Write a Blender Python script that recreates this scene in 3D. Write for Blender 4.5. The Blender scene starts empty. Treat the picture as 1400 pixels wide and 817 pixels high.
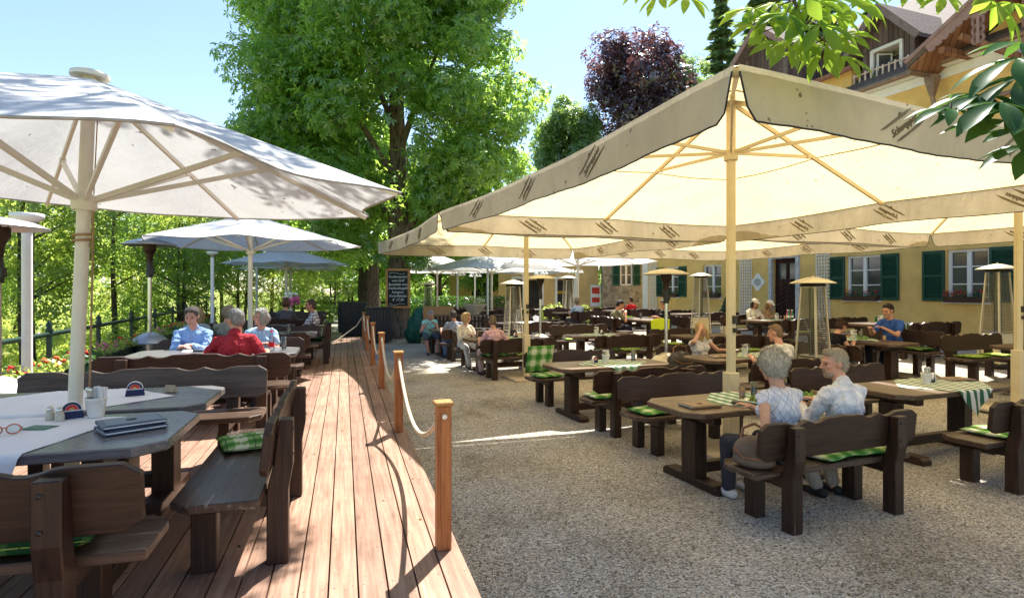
import bpy, bmesh, math, random
import numpy as np
from mathutils import Vector, Matrix
random.seed(7); RNG = np.random.default_rng(7)
SC = bpy.context.scene
COL = SC.collection
PI = math.pi
R_ = math.radians
def V3(*a): return Vector(a)
def lerp(a, b, t): return a + (b - a) * t
def sstep(a, b, x):
    t = max(0., min(1., (x - a) / (b - a))); return t * t * (3 - 2 * t)
def rotz(a): return Matrix.Rotation(a, 4, 'Z')
def mloc(x, y, z): return Matrix.Translation((x, y, z))
def frame_to(d, up=(0, 0, 1)):
    """rotation whose z axis is d"""
    z = Vector(d).normalized(); u = Vector(up)
    if abs(z.dot(u)) > .98: u = Vector((0, 1, 0))
    x = u.cross(z).normalized(); y = z.cross(x)
    return Matrix((x, y, z)).transposed().to_4x4()

class MB:
    """collects shapes, builds them as one mesh"""
    def __init__(s): s.V = []; s.F = []; s.S = []; s.I = []; s.T = Matrix.Identity(4); s.mi = 0
    def add(s, vs, fs, smooth=False):
        n = len(s.V); T = s.T
        s.V += [tuple(T @ Vector(v)) for v in vs]
        s.F += [tuple(i + n for i in f) for f in fs]
        s.S += [smooth] * len(fs); s.I += [s.mi] * len(fs); return s
    def box(s, c, d, m=None):
        x, y, z = d[0] / 2, d[1] / 2, d[2] / 2
        vs = [Vector((a * x, b * y, e * z)) for a in (-1, 1) for b in (-1, 1) for e in (-1, 1)]
        if m is not None: vs = [m @ v for v in vs]
        vs = [v + Vector(c) for v in vs]
        return s.add(vs, [(0, 1, 3, 2), (4, 6, 7, 5), (0, 4, 5, 1), (2, 3, 7, 6), (0, 2, 6, 4), (1, 5, 7, 3)])
    def beam(s, p0, p1, w, h, up=(0, 0, 1)):
        p0, p1 = Vector(p0), Vector(p1); d = p1 - p0
        return s.box((p0 + p1) / 2, (w, h, d.length), frame_to(d, up).to_3x3())
    def prism(s, poly, z0, z1, m=None):
        """poly in xy extruded z0..z1, m maps to space"""
        n = len(poly)
        vs = [Vector((p[0], p[1], z0)) for p in poly] + [Vector((p[0], p[1], z1)) for p in poly]
        if m is not None: vs = [m @ v for v in vs]
        fs = [tuple(range(n - 1, -1, -1)), tuple(range(n, 2 * n))] + [(i, (i + 1) % n, n + (i + 1) % n, n + i) for i in range(n)]
        return s.add(vs, fs)
    def tube(s, pts, rad, n=8, cap=True, smooth=True):
        pts = [Vector(p) for p in pts]
        if not hasattr(rad, '__len__'): rad = [rad] * len(pts)
        vs = []; fs = []; ref = None
        for i, p in enumerate(pts):
            d = (pts[min(i + 1, len(pts) - 1)] - pts[max(i - 1, 0)])
            if d.length < 1e-9: d = Vector((0, 0, 1))
            d.normalize()
            if ref is None:
                ref = Vector((1, 0, 0)) if abs(d.x) < .9 else Vector((0, 1, 0))
            x = (ref - d * ref.dot(d)).normalized(); y = d.cross(x); ref = x
            for k in range(n):
                a = 2 * PI * k / n; vs.append(p + (x * math.cos(a) + y * math.sin(a)) * rad[i])
        for i in range(len(pts) - 1):
            for k in range(n):
                a = i * n + k; b = i * n + (k + 1) % n; fs.append((a, b, b + n, a + n))
        s.add(vs, fs, smooth)
        if cap:
            s.add(vs[:n], [tuple(range(n - 1, -1, -1))]); s.add(vs[-n:], [tuple(range(n))])
        return s
    def lathe(s, prof, c=(0, 0, 0), n=16, smooth=True, m=None):
        vs = []; fs = []
        for r, z in prof:
            for k in range(n):
                a = 2 * PI * k / n; v = Vector((r * math.cos(a), r * math.sin(a), z))
                if m is not None: v = m @ v
                vs.append(v + Vector(c))
        L = len(prof)
        for i in range(L - 1):
            for k in range(n):
                a = i * n + k; b = i * n + (k + 1) % n; fs.append((a, b, b + n, a + n))
        s.add(vs, fs, smooth)
        if prof[0][0] > 1e-4: s.add(vs[:n], [tuple(range(n - 1, -1, -1))])
        if prof[-1][0] > 1e-4: s.add(vs[-n:], [tuple(range(n))])
        return s
    def ell(s, c, r, m=None, n=14, k=9):
        prof = [(max(math.sin(PI * i / k), 1e-5), -math.cos(PI * i / k)) for i in range(k + 1)]
        S = Matrix.Diagonal((r[0], r[1], r[2], 1))
        mm = (m.to_4x4() @ S) if m is not None else S
        return s.lathe(prof, c, n, True, mm)
    def cap(s, p0, p1, r0, r1, n=12):
        """round cone"""
        p0, p1 = Vector(p0), Vector(p1); d = p1 - p0; L = max(d.length, 1e-4)
        m = frame_to(d); prof = []
        for i in range(5): a = -PI / 2 + PI / 2 * i / 4; prof.append((max(r0 * math.cos(a), 1e-5), r0 * math.sin(a)))
        for i in range(5): a = PI / 2 * i / 4; prof.append((max(r1 * math.cos(a), 1e-5), L + r1 * math.sin(a)))
        return s.lathe(prof, p0, n, True, m)
    def sheet(s, fn, nu, nv, smooth=True, closed=False):
        vs = [fn(i / nu, j / nv) for j in range(nv + 1) for i in range(nu + 1)]
        fs = [(j * (nu + 1) + i, j * (nu + 1) + i + 1, (j + 1) * (nu + 1) + i + 1, (j + 1) * (nu + 1) + i) for j in range(nv) for i in range(nu)]
        return s.add(vs, fs, smooth)
    def mesh(s, name, mats, bevel=0., weld=False):
        me = bpy.data.meshes.new(name)
        me.from_pydata(s.V, [], s.F)
        me.polygons.foreach_set('use_smooth', s.S); me.polygons.foreach_set('material_index', s.I)
        if bevel or weld:
            bm = bmesh.new(); bm.from_mesh(me)
            if weld: bmesh.ops.remove_doubles(bm, verts=bm.verts, dist=1e-4)
            if bevel:
                es = [e for e in bm.edges if len(e.link_faces) == 2 and e.calc_face_angle(0) > .5]
                bmesh.ops.bevel(bm, geom=es, offset=bevel, segments=1, affect='EDGES', profile=.6, clamp_overlap=True)
            bm.to_mesh(me); bm.free()
        if not isinstance(mats, (list, tuple)): mats = [mats]
        for m in mats: me.materials.append(m)
        me.update(); return me
    def obj(s, name, mats, parent=None, bevel=0., weld=False): return link(name, s.mesh(name, mats, bevel, weld), parent)

def link(name, me, parent=None):
    o = bpy.data.objects.new(name, me); COL.objects.link(o)
    if parent is not None: o.parent = parent
    return o
def tag(o, label=None, cat=None, group=None, kind=None):
    if label: o['label'] = label
    if cat: o['category'] = cat
    if group: o['group'] = group
    if kind: o['kind'] = kind
    return o
def thing(name, label, cat, loc=(0, 0, 0), rot=0., group=None):
    o = bpy.data.objects.new(name, None); COL.objects.link(o); o.empty_display_size = .1
    o.location = loc; o.rotation_euler = (0, 0, rot); return tag(o, label, cat, group)
def copy_tree(o, parent=None):
    c = o.copy(); COL.objects.link(c); c.parent = parent
    for ch in list(o.children): copy_tree(ch, c)
    return c
def place(proto, used, loc, rot, label, group=None):
    """first use moves the prototype itself, later uses copy it and its parts"""
    o = copy_tree(proto) if used.get(proto.name) else proto
    used[proto.name] = True
    o.location = loc; o.rotation_euler = (0, 0, rot); o['label'] = label
    if group: o['group'] = group
    return o
USED = {}
def np_mesh(name, V, F, mat, attr=None, smooth=False):
    """V (n,3), F (m,4) numpy"""
    me = bpy.data.meshes.new(name); nf = len(F); k = F.shape[1]
    me.vertices.add(len(V)); me.vertices.foreach_set('co', np.ascontiguousarray(V, np.float32).ravel())
    me.loops.add(nf * k); me.loops.foreach_set('vertex_index', np.ascontiguousarray(F, np.int32).ravel())
    me.polygons.add(nf); me.polygons.foreach_set('loop_start', np.arange(nf, dtype=np.int32) * k)
    if smooth: me.polygons.foreach_set('use_smooth', np.ones(nf, bool))
    if attr is not None:
        a = me.attributes.new('rnd', 'FLOAT', 'FACE'); a.data.foreach_set('value', np.ascontiguousarray(attr, np.float32))
    me.materials.append(mat); me.update(calc_edges=True); return me
def evaluated_mesh(o):
    dg = bpy.context.evaluated_depsgraph_get(); dg.update()
    return bpy.data.meshes.new_from_object(o.evaluated_get(dg))
def remesh(mb, name, voxel, mats, smooth=2):
    me = mb.mesh(name + '_raw', mats); o = bpy.data.objects.new('raw', me); COL.objects.link(o)
    m = o.modifiers.new('r', 'REMESH'); m.mode = 'VOXEL'; m.voxel_size = voxel; m.use_smooth_shade = True
    if smooth:
        k = o.modifiers.new('s', 'SMOOTH'); k.factor = .5; k.iterations = smooth
    out = evaluated_mesh(o); out.name = name
    bpy.data.objects.remove(o); bpy.data.meshes.remove(me)
    if not out.materials:
        for q in (mats if isinstance(mats, list) else [mats]): out.materials.append(q)
    return out
def text_mesh(body, size, mat, extrude=.001, shear=0., align='CENTER', spacing=1., line=1.):
    cu = bpy.data.curves.new('text', 'FONT'); cu.body = body; cu.size = size; cu.extrude = extrude; cu.shear = shear
    cu.align_x = align; cu.align_y = 'CENTER'; cu.resolution_u = 2; cu.space_character = spacing; cu.space_line = line
    o = bpy.data.objects.new('t', cu); COL.objects.link(o); me = evaluated_mesh(o)
    bpy.data.objects.remove(o); me.materials.clear(); me.materials.append(mat); me.name = 'lettering'; return me
# ---------------------------------------------------------------- materials
def new_mat(name):
    m = bpy.data.materials.new(name); m.use_nodes = True
    nt = m.node_tree; nt.nodes.clear(); return m, nt
class NT:
    def __init__(s, nt): s.nt = nt
    def n(s, typ, **kw):
        x = s.nt.nodes.new(typ)
        for k, v in kw.items():
            if k.startswith('i_'):
                key = k[2:].replace('_', ' ')
                x.inputs[int(key) if key.isdigit() else key].default_value = v
            else: setattr(x, k, v)
        return x
    def l(s, a, b): s.nt.links.new(a, b)
    def coord(s, kind='Object', scale=(1, 1, 1)):
        t = s.n('ShaderNodeTexCoord'); mp = s.n('ShaderNodeMapping'); mp.inputs['Scale'].default_value = scale
        if kind == 'World':
            g = s.n('ShaderNodeNewGeometry'); s.l(g.outputs['Position'], mp.inputs[0])
        else: s.l(t.outputs[kind], mp.inputs[0])
        return mp.outputs[0]
    def noise(s, vec, scale=5., detail=4., rough=.55, dist=0.):
        x = s.n('ShaderNodeTexNoise', i_Scale=scale, i_Detail=detail, i_Roughness=rough, i_Distortion=dist)
        s.l(vec, x.inputs['Vector']); return x.outputs['Fac']
    def ramp(s, fac, stops):
        x = s.n('ShaderNodeValToRGB'); e = x.color_ramp.elements
        while len(e) < len(stops): e.new(.5)
        for q, (p, c) in zip(e, stops): q.position = p; q.color = (*c, 1) if len(c) == 3 else c
        s.l(fac, x.inputs[0]); return x.outputs[0]
    def math(s, op, a, b=None, c=None):
        x = s.n('ShaderNodeMath', operation=op)
        for i, v in enumerate((a, b, c)):
            if v is None: continue
            if isinstance(v, (int, float)): x.inputs[i].default_value = v
            else: s.l(v, x.inputs[i])
        return x.outputs[0]
    def mix(s, fac, a, b, mode='MIX'):
        x = s.n('ShaderNodeMix', data_type='RGBA', blend_type=mode)
        for i, v in ((0, fac), (6, a), (7, b)):
            if isinstance(v, (int, float)): x.inputs[i].default_value = v
            elif isinstance(v, tuple): x.inputs[i].default_value = (*v, 1) if len(v) == 3 else v
            else: s.l(v, x.inputs[i])
        return x.outputs[2]
    def bump(s, h, strength=.3, dist=.01, normal=None):
        x = s.n('ShaderNodeBump', i_Strength=strength, i_Distance=dist); s.l(h, x.inputs['Height'])
        if normal is not None: s.l(normal, x.inputs['Normal'])
        return x.outputs[0]
    def bsdf(s, col, rough=.6, spec=.3, metal=0., normal=None, trans=0., ior=1.45):
        b = s.n('ShaderNodeBsdfPrincipled'); b.inputs['Metallic'].default_value = metal
        b.inputs['Specular IOR Level'].default_value = spec; b.inputs['Transmission Weight'].default_value = trans; b.inputs['IOR'].default_value = ior
        for k, v in (('Base Color', col), ('Roughness', rough)):
            if isinstance(v, (int, float)): b.inputs[k].default_value = v
            elif isinstance(v, tuple): b.inputs[k].default_value = (*v, 1) if len(v) == 3 else v
            else: s.l(v, b.inputs[k])
        if normal is not None: s.l(normal, b.inputs['Normal'])
        return b.outputs[0]
    def out(s, sh):
        o = s.n('ShaderNodeOutputMaterial'); s.l(sh, o.inputs[0])
def scl(c, k): return tuple(min(1., x * k) for x in c)
def plain(name, col, rough=.6, spec=.3, metal=0., var=.25, nscale=8., bump=.15, bscale=60., bdist=.004, rnd=0.):
    m, nt = new_mat(name); t = NT(nt); c = t.coord()
    f = t.noise(c, nscale, 5, .6)
    colr = t.ramp(f, [(.3, scl(col, 1 - var)), (.7, scl(col, 1 + var))])
    if rnd:
        oi = t.n('ShaderNodeObjectInfo'); k = t.math('MULTIPLY_ADD', oi.outputs['Random'], 2 * rnd, 1 - rnd)
        hs = t.n('ShaderNodeHueSaturation'); t.l(colr, hs.inputs['Color']); t.l(k, hs.inputs['Value']); colr = hs.outputs[0]
    nrm = t.bump(t.noise(c, bscale, 4), bump, bdist) if bump else None
    r = t.math('MULTIPLY_ADD', f, .2, max(rough - .1, 0.02))
    t.out(t.bsdf(colr, r, spec, metal, nrm)); return m
def wood(name, dark, light, axis, rough=.5, spec=.4, wear=None, wearamt=.62, rnd=.15, fine=1.):
    m, nt = new_mat(name); t = NT(nt)
    sc = [18., 18., 18.]; sc['xyz'.index(axis)] = 1.2
    c = t.coord('Object', tuple(sc)); c1 = t.coord('Object')
    oi = t.n('ShaderNodeObjectInfo')
    off = t.n('ShaderNodeVectorMath', operation='ADD'); t.l(c, off.inputs[0])
    rv = t.n('ShaderNodeCombineXYZ'); r30 = t.math('MULTIPLY', oi.outputs['Random'], 37.)
    for k in range(3): t.l(r30, rv.inputs[k])
    t.l(rv.outputs[0], off.inputs[1]); c = off.outputs[0]
    g = t.noise(c, 2.2 * fine, 6, .65, .6); col = t.ramp(g, [(.32, dark), (.68, light)])
    k = t.math('MULTIPLY_ADD', oi.outputs['Random'], 2 * rnd, 1 - rnd)
    hs = t.n('ShaderNodeHueSaturation'); t.l(col, hs.inputs['Color']); t.l(k, hs.inputs['Value']); col = hs.outputs[0]
    if wear:
        w = t.ramp(t.noise(c, .8, 8, .75), [(wearamt, (0, 0, 0)), (wearamt + .07, (1, 1, 1))]); col = t.mix(w, col, wear)
    blot = t.noise(c1, 3., 3); rr = t.math('MULTIPLY_ADD', blot, .35, rough - .17)
    t.out(t.bsdf(col, rr, spec, 0, t.bump(g, .35, .004))); return m
def fabric(name, col, tr=.5, weave=900., var=.08, stain=None):
    m, nt = new_mat(name); t = NT(nt); c = t.coord()
    f = t.noise(c, 1.6, 6, .6); colr = t.ramp(f, [(.3, scl(col, 1 - var)), (.7, scl(col, 1 + var))])
    if stain:
        cs = t.coord('Object', (1.1, 1.1, .35)); w = t.ramp(t.noise(cs, 2.1, 7, .7), [(.52, (0, 0, 0)), (.75, (1, 1, 1))])
        colr = t.mix(t.math('MULTIPLY', w, .45), colr, stain)
        sp = t.ramp(t.noise(c, 14., 2, .4), [(.735, (0, 0, 0)), (.755, (1, 1, 1))]); colr = t.mix(t.math('MULTIPLY', sp, .8), colr, (.09, .075, .05))
    wr = t.noise(t.coord('Object', (1.3, 1.3, .5)), 3.2, 4, .55, 1.6); nrm = t.bump(t.math('ADD', t.noise(c, 5., 5, .6), t.math('MULTIPLY', wr, 1.6)), .30, .04)
    d = t.n('ShaderNodeBsdfDiffuse'); tl = t.n('ShaderNodeBsdfTranslucent'); mx = t.n('ShaderNodeMixShader', i_0=tr)
    for b in (d, tl): t.l(colr, b.inputs[0]); t.l(nrm, b.inputs['Normal'])
    t.l(d.outputs[0], mx.inputs[1]); t.l(tl.outputs[0], mx.inputs[2]); t.out(mx.outputs[0]); return m
def foliage(name, c0, c1, tcol, tr=.45, gloss=.06):
    m, nt = new_mat(name); t = NT(nt)
    a = t.n('ShaderNodeAttribute', attribute_name='rnd')
    col = t.ramp(a.outputs['Fac'], [(0., c0), (1., c1)])
    tc = t.ramp(a.outputs['Fac'], [(0., scl(tcol, .72)), (1., tcol)])
    d = t.n('ShaderNodeBsdfDiffuse'); tl = t.n('ShaderNodeBsdfTranslucent'); mx = t.n('ShaderNodeMixShader', i_0=tr)
    t.l(col, d.inputs[0]); t.l(tc, tl.inputs[0]); t.l(d.outputs[0], mx.inputs[1]); t.l(tl.outputs[0], mx.inputs[2])
    g = t.n('ShaderNodeBsdfGlossy', i_Roughness=.35); g.inputs[0].default_value = (.9, .95, 1, 1)
    m2 = t.n('ShaderNodeMixShader', i_0=gloss); t.l(mx.outputs[0], m2.inputs[1]); t.l(g.outputs[0], m2.inputs[2]); t.out(m2.outputs[0]); return m
def bark(name, c0, c1, sc=6.):
    m, nt = new_mat(name); t = NT(nt); c = t.coord('Object', (1, 1, .28))
    f = t.noise(c, sc, 8, .7, .8); v = t.n('ShaderNodeTexVoronoi', i_Scale=sc * 1.6); t.l(c, v.inputs['Vector'])
    h = t.math('ADD', f, v.outputs['Distance'])
    col = t.ramp(h, [(.5, c0), (1.0, c1)]); t.out(t.bsdf(col, .85, .2, 0, t.bump(h, .9, .06))); return m
def plaid(name, period, dark, mid, light, line):
    m, nt = new_mat(name); t = NT(nt); c = t.coord(); s = t.n('ShaderNodeSeparateXYZ'); t.l(c, s.inputs[0])
    def st(o, w, ph=0.): return t.math('LESS_THAN', t.math('FRACT', t.math('MULTIPLY_ADD', o, 1 / period, ph + 10)), w)
    vy = t.math('ADD', s.outputs[1], s.outputs[2])
    col = t.mix(t.math('MULTIPLY', t.math('ADD', st(s.outputs[0], .5), st(vy, .5)), .5), light, dark)
    both = t.math('MULTIPLY', st(s.outputs[0], .5), st(vy, .5)); one = t.math('SUBTRACT', t.math('MAXIMUM', st(s.outputs[0], .5), st(vy, .5)), both)
    col = t.mix(one, t.mix(both, light, dark), mid)
    ln = t.math('MAXIMUM', st(s.outputs[0], .05, .27), st(vy, .05, .27)); col = t.mix(ln, col, line)
    ln2 = t.math('MAXIMUM', st(s.outputs[0], .035, .75), st(vy, .035, .75)); col = t.mix(ln2, col, (.02, .05, .02))
    f = t.noise(c, 25., 3); col = t.mix(t.math('MULTIPLY', f, .35), col, scl(mid, .8))
    t.out(t.bsdf(col, .85, .15, 0, t.bump(t.noise(c, 300., 2), .3, .002))); return m
def stripes(name, period, a, b, cross=True):
    m, nt = new_mat(name); t = NT(nt); c = t.coord(); s = t.n('ShaderNodeSeparateXYZ'); t.l(c, s.inputs[0])
    st = t.math('LESS_THAN', t.math('FRACT', t.math('MULTIPLY_ADD', s.outputs[0], 1 / period, 20)), .5); col = t.mix(st, a, b)
    if cross:
        s2 = t.math('LESS_THAN', t.math('FRACT', t.math('MULTIPLY_ADD', t.math('ADD', s.outputs[1], s.outputs[2]), 1 / period, 20)), .5)
        col = t.mix(t.math('MULTIPLY', s2, .55), col, scl(b, 1.6))
    t.out(t.bsdf(col, .85, .1, 0, t.bump(t.noise(c, 250., 2), .3, .002))); return m
def glass_mat(name, col=(.9, .95, .95), rough=.02):
    m, nt = new_mat(name); t = NT(nt)
    tr = t.n('ShaderNodeBsdfTransparent'); tr.inputs[0].default_value = (*col, 1)
    g = t.n('ShaderNodeBsdfGlossy', i_Roughness=rough); fr = t.n('ShaderNodeFresnel', i_IOR=1.5); k = t.math('MULTIPLY_ADD', fr.outputs[0], .9, .06)
    mx = t.n('ShaderNodeMixShader'); t.l(k, mx.inputs[0]); t.l(tr.outputs[0], mx.inputs[1]); t.l(g.outputs[0], mx.inputs[2]); t.out(mx.outputs[0]); return m

WB = dict(dark=(.015, .0072, .0048), light=(.054, .025, .0145))
W_ = {a: wood('bench_wood_' + a, WB['dark'], WB['light'], a, .42, .45, (.17, .105, .07), .64) for a in 'xyz'}
SEATW = wood('worn_seat_wood', (.028, .017, .012), (.095, .056, .038), 'x', .34, .6, (.26, .185, .135), .55)
TOP = wood('tabletop_wood', (.052, .031, .019), (.155, .096, .058), 'x', .36, .55, (.22, .16, .11), .64)
TOPD = wood('weathered_tabletop_wood', (.075, .072, .075), (.20, .195, .20), 'x', .28, .75, (.3, .28, .27), .6)
BKD = wood('weathered_bench_wood', (.035, .024, .020), (.105, .078, .066), 'x', .42, .5, (.2, .16, .13), .63)
POSTW = wood('post_wood', (.20, .058, .017), (.50, .19, .062), 'z', .5, .35, (.33, .19, .11), .66, rnd=.14)
ORANGEW = wood('frame_wood', (.34, .15, .04), (.55, .29, .09), 'z', .5, .35)
PLY = wood('plywood', (.30, .15, .05), (.45, .26, .10), 'z', .6, .3)
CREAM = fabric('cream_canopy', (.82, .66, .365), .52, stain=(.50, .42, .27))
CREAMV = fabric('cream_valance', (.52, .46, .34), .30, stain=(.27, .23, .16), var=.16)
WHITEF = fabric('white_canopy', (.66, .685, .715), .22, stain=(.55, .53, .50))
WHITEF2 = fabric('bright_canopy', (.88, .88, .87), .3)
PAINTC = plain('cream_metal', (.66, .55, .33), .4, .5, .0, .08, 4, .04)
PAINTW = plain('white_metal', (.68, .63, .53), .4, .5, 0, .08, 4, .05)
PIPING = plain('dark_piping', (.03, .027, .03), .7)
STEEL = plain('steel', (.62, .61, .58), .25, .5, .95, .12, 5, .05)
STEELD = plain('dark_steel', (.05, .045, .04), .45, .5, .6, .2, 10, .1)
BURN = plain('burner_metal', (.045, .026, .016), .5, .5, .5, .3, 20, .2)
HOODC = plain('hood_metal', (.62, .56, .42), .38, .5, .35, .08, 4, .04)
HOODW = plain('brushed_hood', (.46, .46, .47), .38, .5, .7, .08, 4, .04)
GLASS = glass_mat('clear_glass')
MESHG = glass_mat('heater_glass', (.55, .55, .48), .12)
DRINK = plain('orange_drink', (.75, .28, .06), .2, .5)
CLOTHW = plain('white_cloth', (.82, .82, .83), .8, .15, 0, .05, 3, .25, 40, .01)
CERAM = plain('white_ceramic', (.80, .80, .78), .3, .5, 0, .04, 5, 0)
POTM = plain('pot_enamel', (.72, .70, .66), .4, .4, 0, .06, 8, .05)
NAPK = plain('paper_napkin', (.84, .83, .80), .9, .1)
LEATH = plain('blue_leather', (.035, .05, .10), .35, .5, 0, .15, 10, .2, 120, .002)
LEATHI = plain('menu_panel', (.10, .13, .20), .38, .5, 0, .12, 10, .2, 120, .002)
LEATHB = plain('brown_leather', (.20, .13, .08), .5, .4, 0, .2, 6, .3, 60, .004)
BAGM = plain('bag_canvas', (.16, .115, .085), .7, .3, 0, .2, 6, .5, 30, .01)
BLACKP = plain('black_plastic', (.015, .015, .016), .4, .5)
NAVY = plain('navy_card', (.015, .022, .08), .5, .4)
REDC = plain('red_print', (.65, .05, .03), .6)
GOLDC = plain('gold_print', (.6, .42, .15), .5)
GREENC = plain('green_card', (.01, .13, .07), .4, .5)
AMBER = plain('tortoise_plastic', (.55, .17, .08), .25, .6)
WHITEP = plain('white_print', (.85, .85, .82), .6, .2, 0, .02, 5, 0)
SALTG = plain('salt_glass', (.55, .50, .40), .15, .6, 0, .2, 30, 0)
ROPE = plain('rope_fibre', (.66, .56, .40), .9, .1, 0, .2, 60, .8, 140, .006)
ROPEB = plain('pole_cord', (.35, .22, .12), .9, .1)
CARPLAID = plaid('plaid_cushion', .17, (.035, .20, .035), (.20, .38, .10), (.74, .74, .56), (.70, .72, .55))
CARPLAID2 = plaid('dark_plaid_cushion', .13, (.004, .030, .012), (.009, .058, .018), (.05, .12, .03), (.36, .40, .10))
CARPLAID3 = plaid('olive_plaid_cushion', .10, (.10, .22, .02), (.22, .36, .05), (.42, .52, .12), (.6, .6, .3))
STRIPE = stripes('striped_cloth', .115, (.74, .74, .66), (.055, .15, .075), False)
CHECKC = stripes('checked_cloth', .13, (.74, .74, .67), (.11, .22, .14), True)
LIME = plain('lime_towel', (.55, .66, .04), .9, .1, 0, .1, 8, .5, 50, .01)
GREENM = plain('green_paint', (.005, .027, .016), .4, .5, 0, .15, 6, .06)
GREENS = plain('shutter_green', (.008, .062, .042), .45, .45, 0, .12, 6, .05)
DARKSL = plain('dark_slat_paint', (.042, .040, .040), .5, .4, 0, .25, 8, .1, rnd=.2)
TARP = plain('green_tarp', (.008, .085, .055), .45, .45, 0, .25, 5, .7, 9, .05)
WHITEM = plain('white_paint', (.78, .78, .77), .45, .4, 0, .05, 5, .06)
FRAMEW = plain('window_white', (.76, .77, .78), .45, .4, 0, .04, 5, .05)
DGLASS = plain('window_glass', (.06, .065, .07), .06, .9, 0, .35, 1.3, 0)
STONE = plain('cast_stone', (.52, .45, .34), .85, .2, 0, .15, 8, .4, 40, .01)
FLW = {'red': plain('red_petals', (.65, .02, .03), .7), 'pink': plain('pink_petals', (.62, .14, .30), .7), 'white': plain('white_petals', (.75, .75, .62), .7), 'orange': plain('orange_petals', (.75, .14, .04), .7)}
LEAFS = {
 'chestnut': foliage('chestnut_leaves', (.06, .17, .032), (.17, .34, .06), (.62, .92, .14), .60),
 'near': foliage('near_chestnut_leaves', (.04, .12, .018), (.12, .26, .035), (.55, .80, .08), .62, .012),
 'bright': foliage('sunlit_leaves', (.07, .13, .022), (.20, .29, .05), (.66, .80, .15), .64, .04),
 'mid': foliage('bank_leaves', (.045, .11, .02), (.15, .25, .045), (.48, .70, .12), .60, .04),
 'beech': foliage('copper_beech_leaves', (.040, .026, .034), (.115, .07, .082), (.26, .10, .10), .42, .10),
 'nearshade': foliage('shade_tinted_chestnut_leaves', (.015, .06, .014), (.045, .13, .03), (.16, .32, .045), .42, .03),  # near leaves again, with the crown's shade put into the colour
 'round': foliage('round_tree_leaves', (.06, .13, .045), (.15, .26, .08), (.46, .66, .16), .55),
 'fir': foliage('fir_needles', (.045, .09, .045), (.12, .19, .085), (.32, .46, .14), .48),
 'hedge': foliage('hedge_leaves', (.015, .06, .012), (.06, .15, .03), (.14, .32, .03), .4),
 'dark': foliage('dark_leaves', (.010, .035, .014), (.03, .07, .03), (.05, .12, .03), .3),  # the small conifer's own dark green
 'salad': foliage('salad_leaves', (.05, .2, .02), (.25, .4, .06), (.3, .5, .06), .3)}
BARK = bark('chestnut_bark', (.035, .026, .020), (.20, .155, .115), 5.)
BARKD = bark('dark_bark', (.022, .017, .014), (.10, .078, .06), 8.)
TWIG = plain('twig_bark', (.09, .07, .035), .8)
SKIN = {}
def skin(tone=(.52, .27, .18)):
    if tone not in SKIN:
        m, nt = new_mat('skin'); t = NT(nt); c = t.coord()
        col = t.ramp(t.noise(c, 14., 4), [(.3, scl(tone, .86)), (.7, scl(tone, 1.12))])
        t.out(t.bsdf(col, .5, .35, 0, t.bump(t.noise(c, 90., 4), .15, .003))); SKIN[tone] = m
    return SKIN[tone]
def hairm(col, name='hair'):
    m, nt = new_mat(name); t = NT(nt); c = t.coord('Object', (60, 60, 7))
    f = t.noise(c, 1., 5, .7, 1.5); colr = t.ramp(f, [(.25, scl(col, .45)), (.75, scl(col, 1.35))])
    t.out(t.bsdf(colr, .5, .4, 0, t.bump(f, 1., .016))); return m
def clothm(name, col, folds=.6, pattern=None):
    m, nt = new_mat(name); t = NT(nt); c = t.coord()
    colr = t.ramp(t.noise(c, 9., 5), [(.3, scl(col, .88)), (.7, scl(col, 1.1))])
    if pattern:
        kind, c2, per = pattern; s = t.n('ShaderNodeSeparateXYZ'); t.l(c, s.inputs[0])
        def st(o, w, p): return t.math('LESS_THAN', t.math('FRACT', t.math('MULTIPLY_ADD', o, 1 / p, 30)), w)
        if kind == 'check':
            a = t.math('ADD', st(t.math('ADD', s.outputs[0], s.outputs[1]), .45, per), st(s.outputs[2], .45, per)); colr = t.mix(t.math('MULTIPLY', a, .5), colr, c2)
        elif kind == 'bands':
            colr = t.mix(st(s.outputs[2], .4, per), colr, c2)
        elif kind == 'lattice':
            a = t.math('MAXIMUM', st(t.math('ADD', s.outputs[0], t.math('MULTIPLY', s.outputs[2], .7)), .10, per), st(t.math('SUBTRACT', s.outputs[0], t.math('MULTIPLY', s.outputs[2], .7)), .10, per)); colr = t.mix(t.math('MULTIPLY', a, .7), colr, c2)
        elif kind == 'dots':
            v = t.n('ShaderNodeTexVoronoi', i_Scale=1 / per, i_Randomness=.1); t.l(c, v.inputs['Vector']); colr = t.mix(t.math('LESS_THAN', v.outputs['Distance'], .25), colr, c2)
    fold = t.noise(t.coord('Object', (9, 9, 4.5)), 1., 5, .5, 1.2)
    t.out(t.bsdf(colr, .85, .15, 0, t.bump(fold, folds * 1.2, .08))); return m
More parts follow.
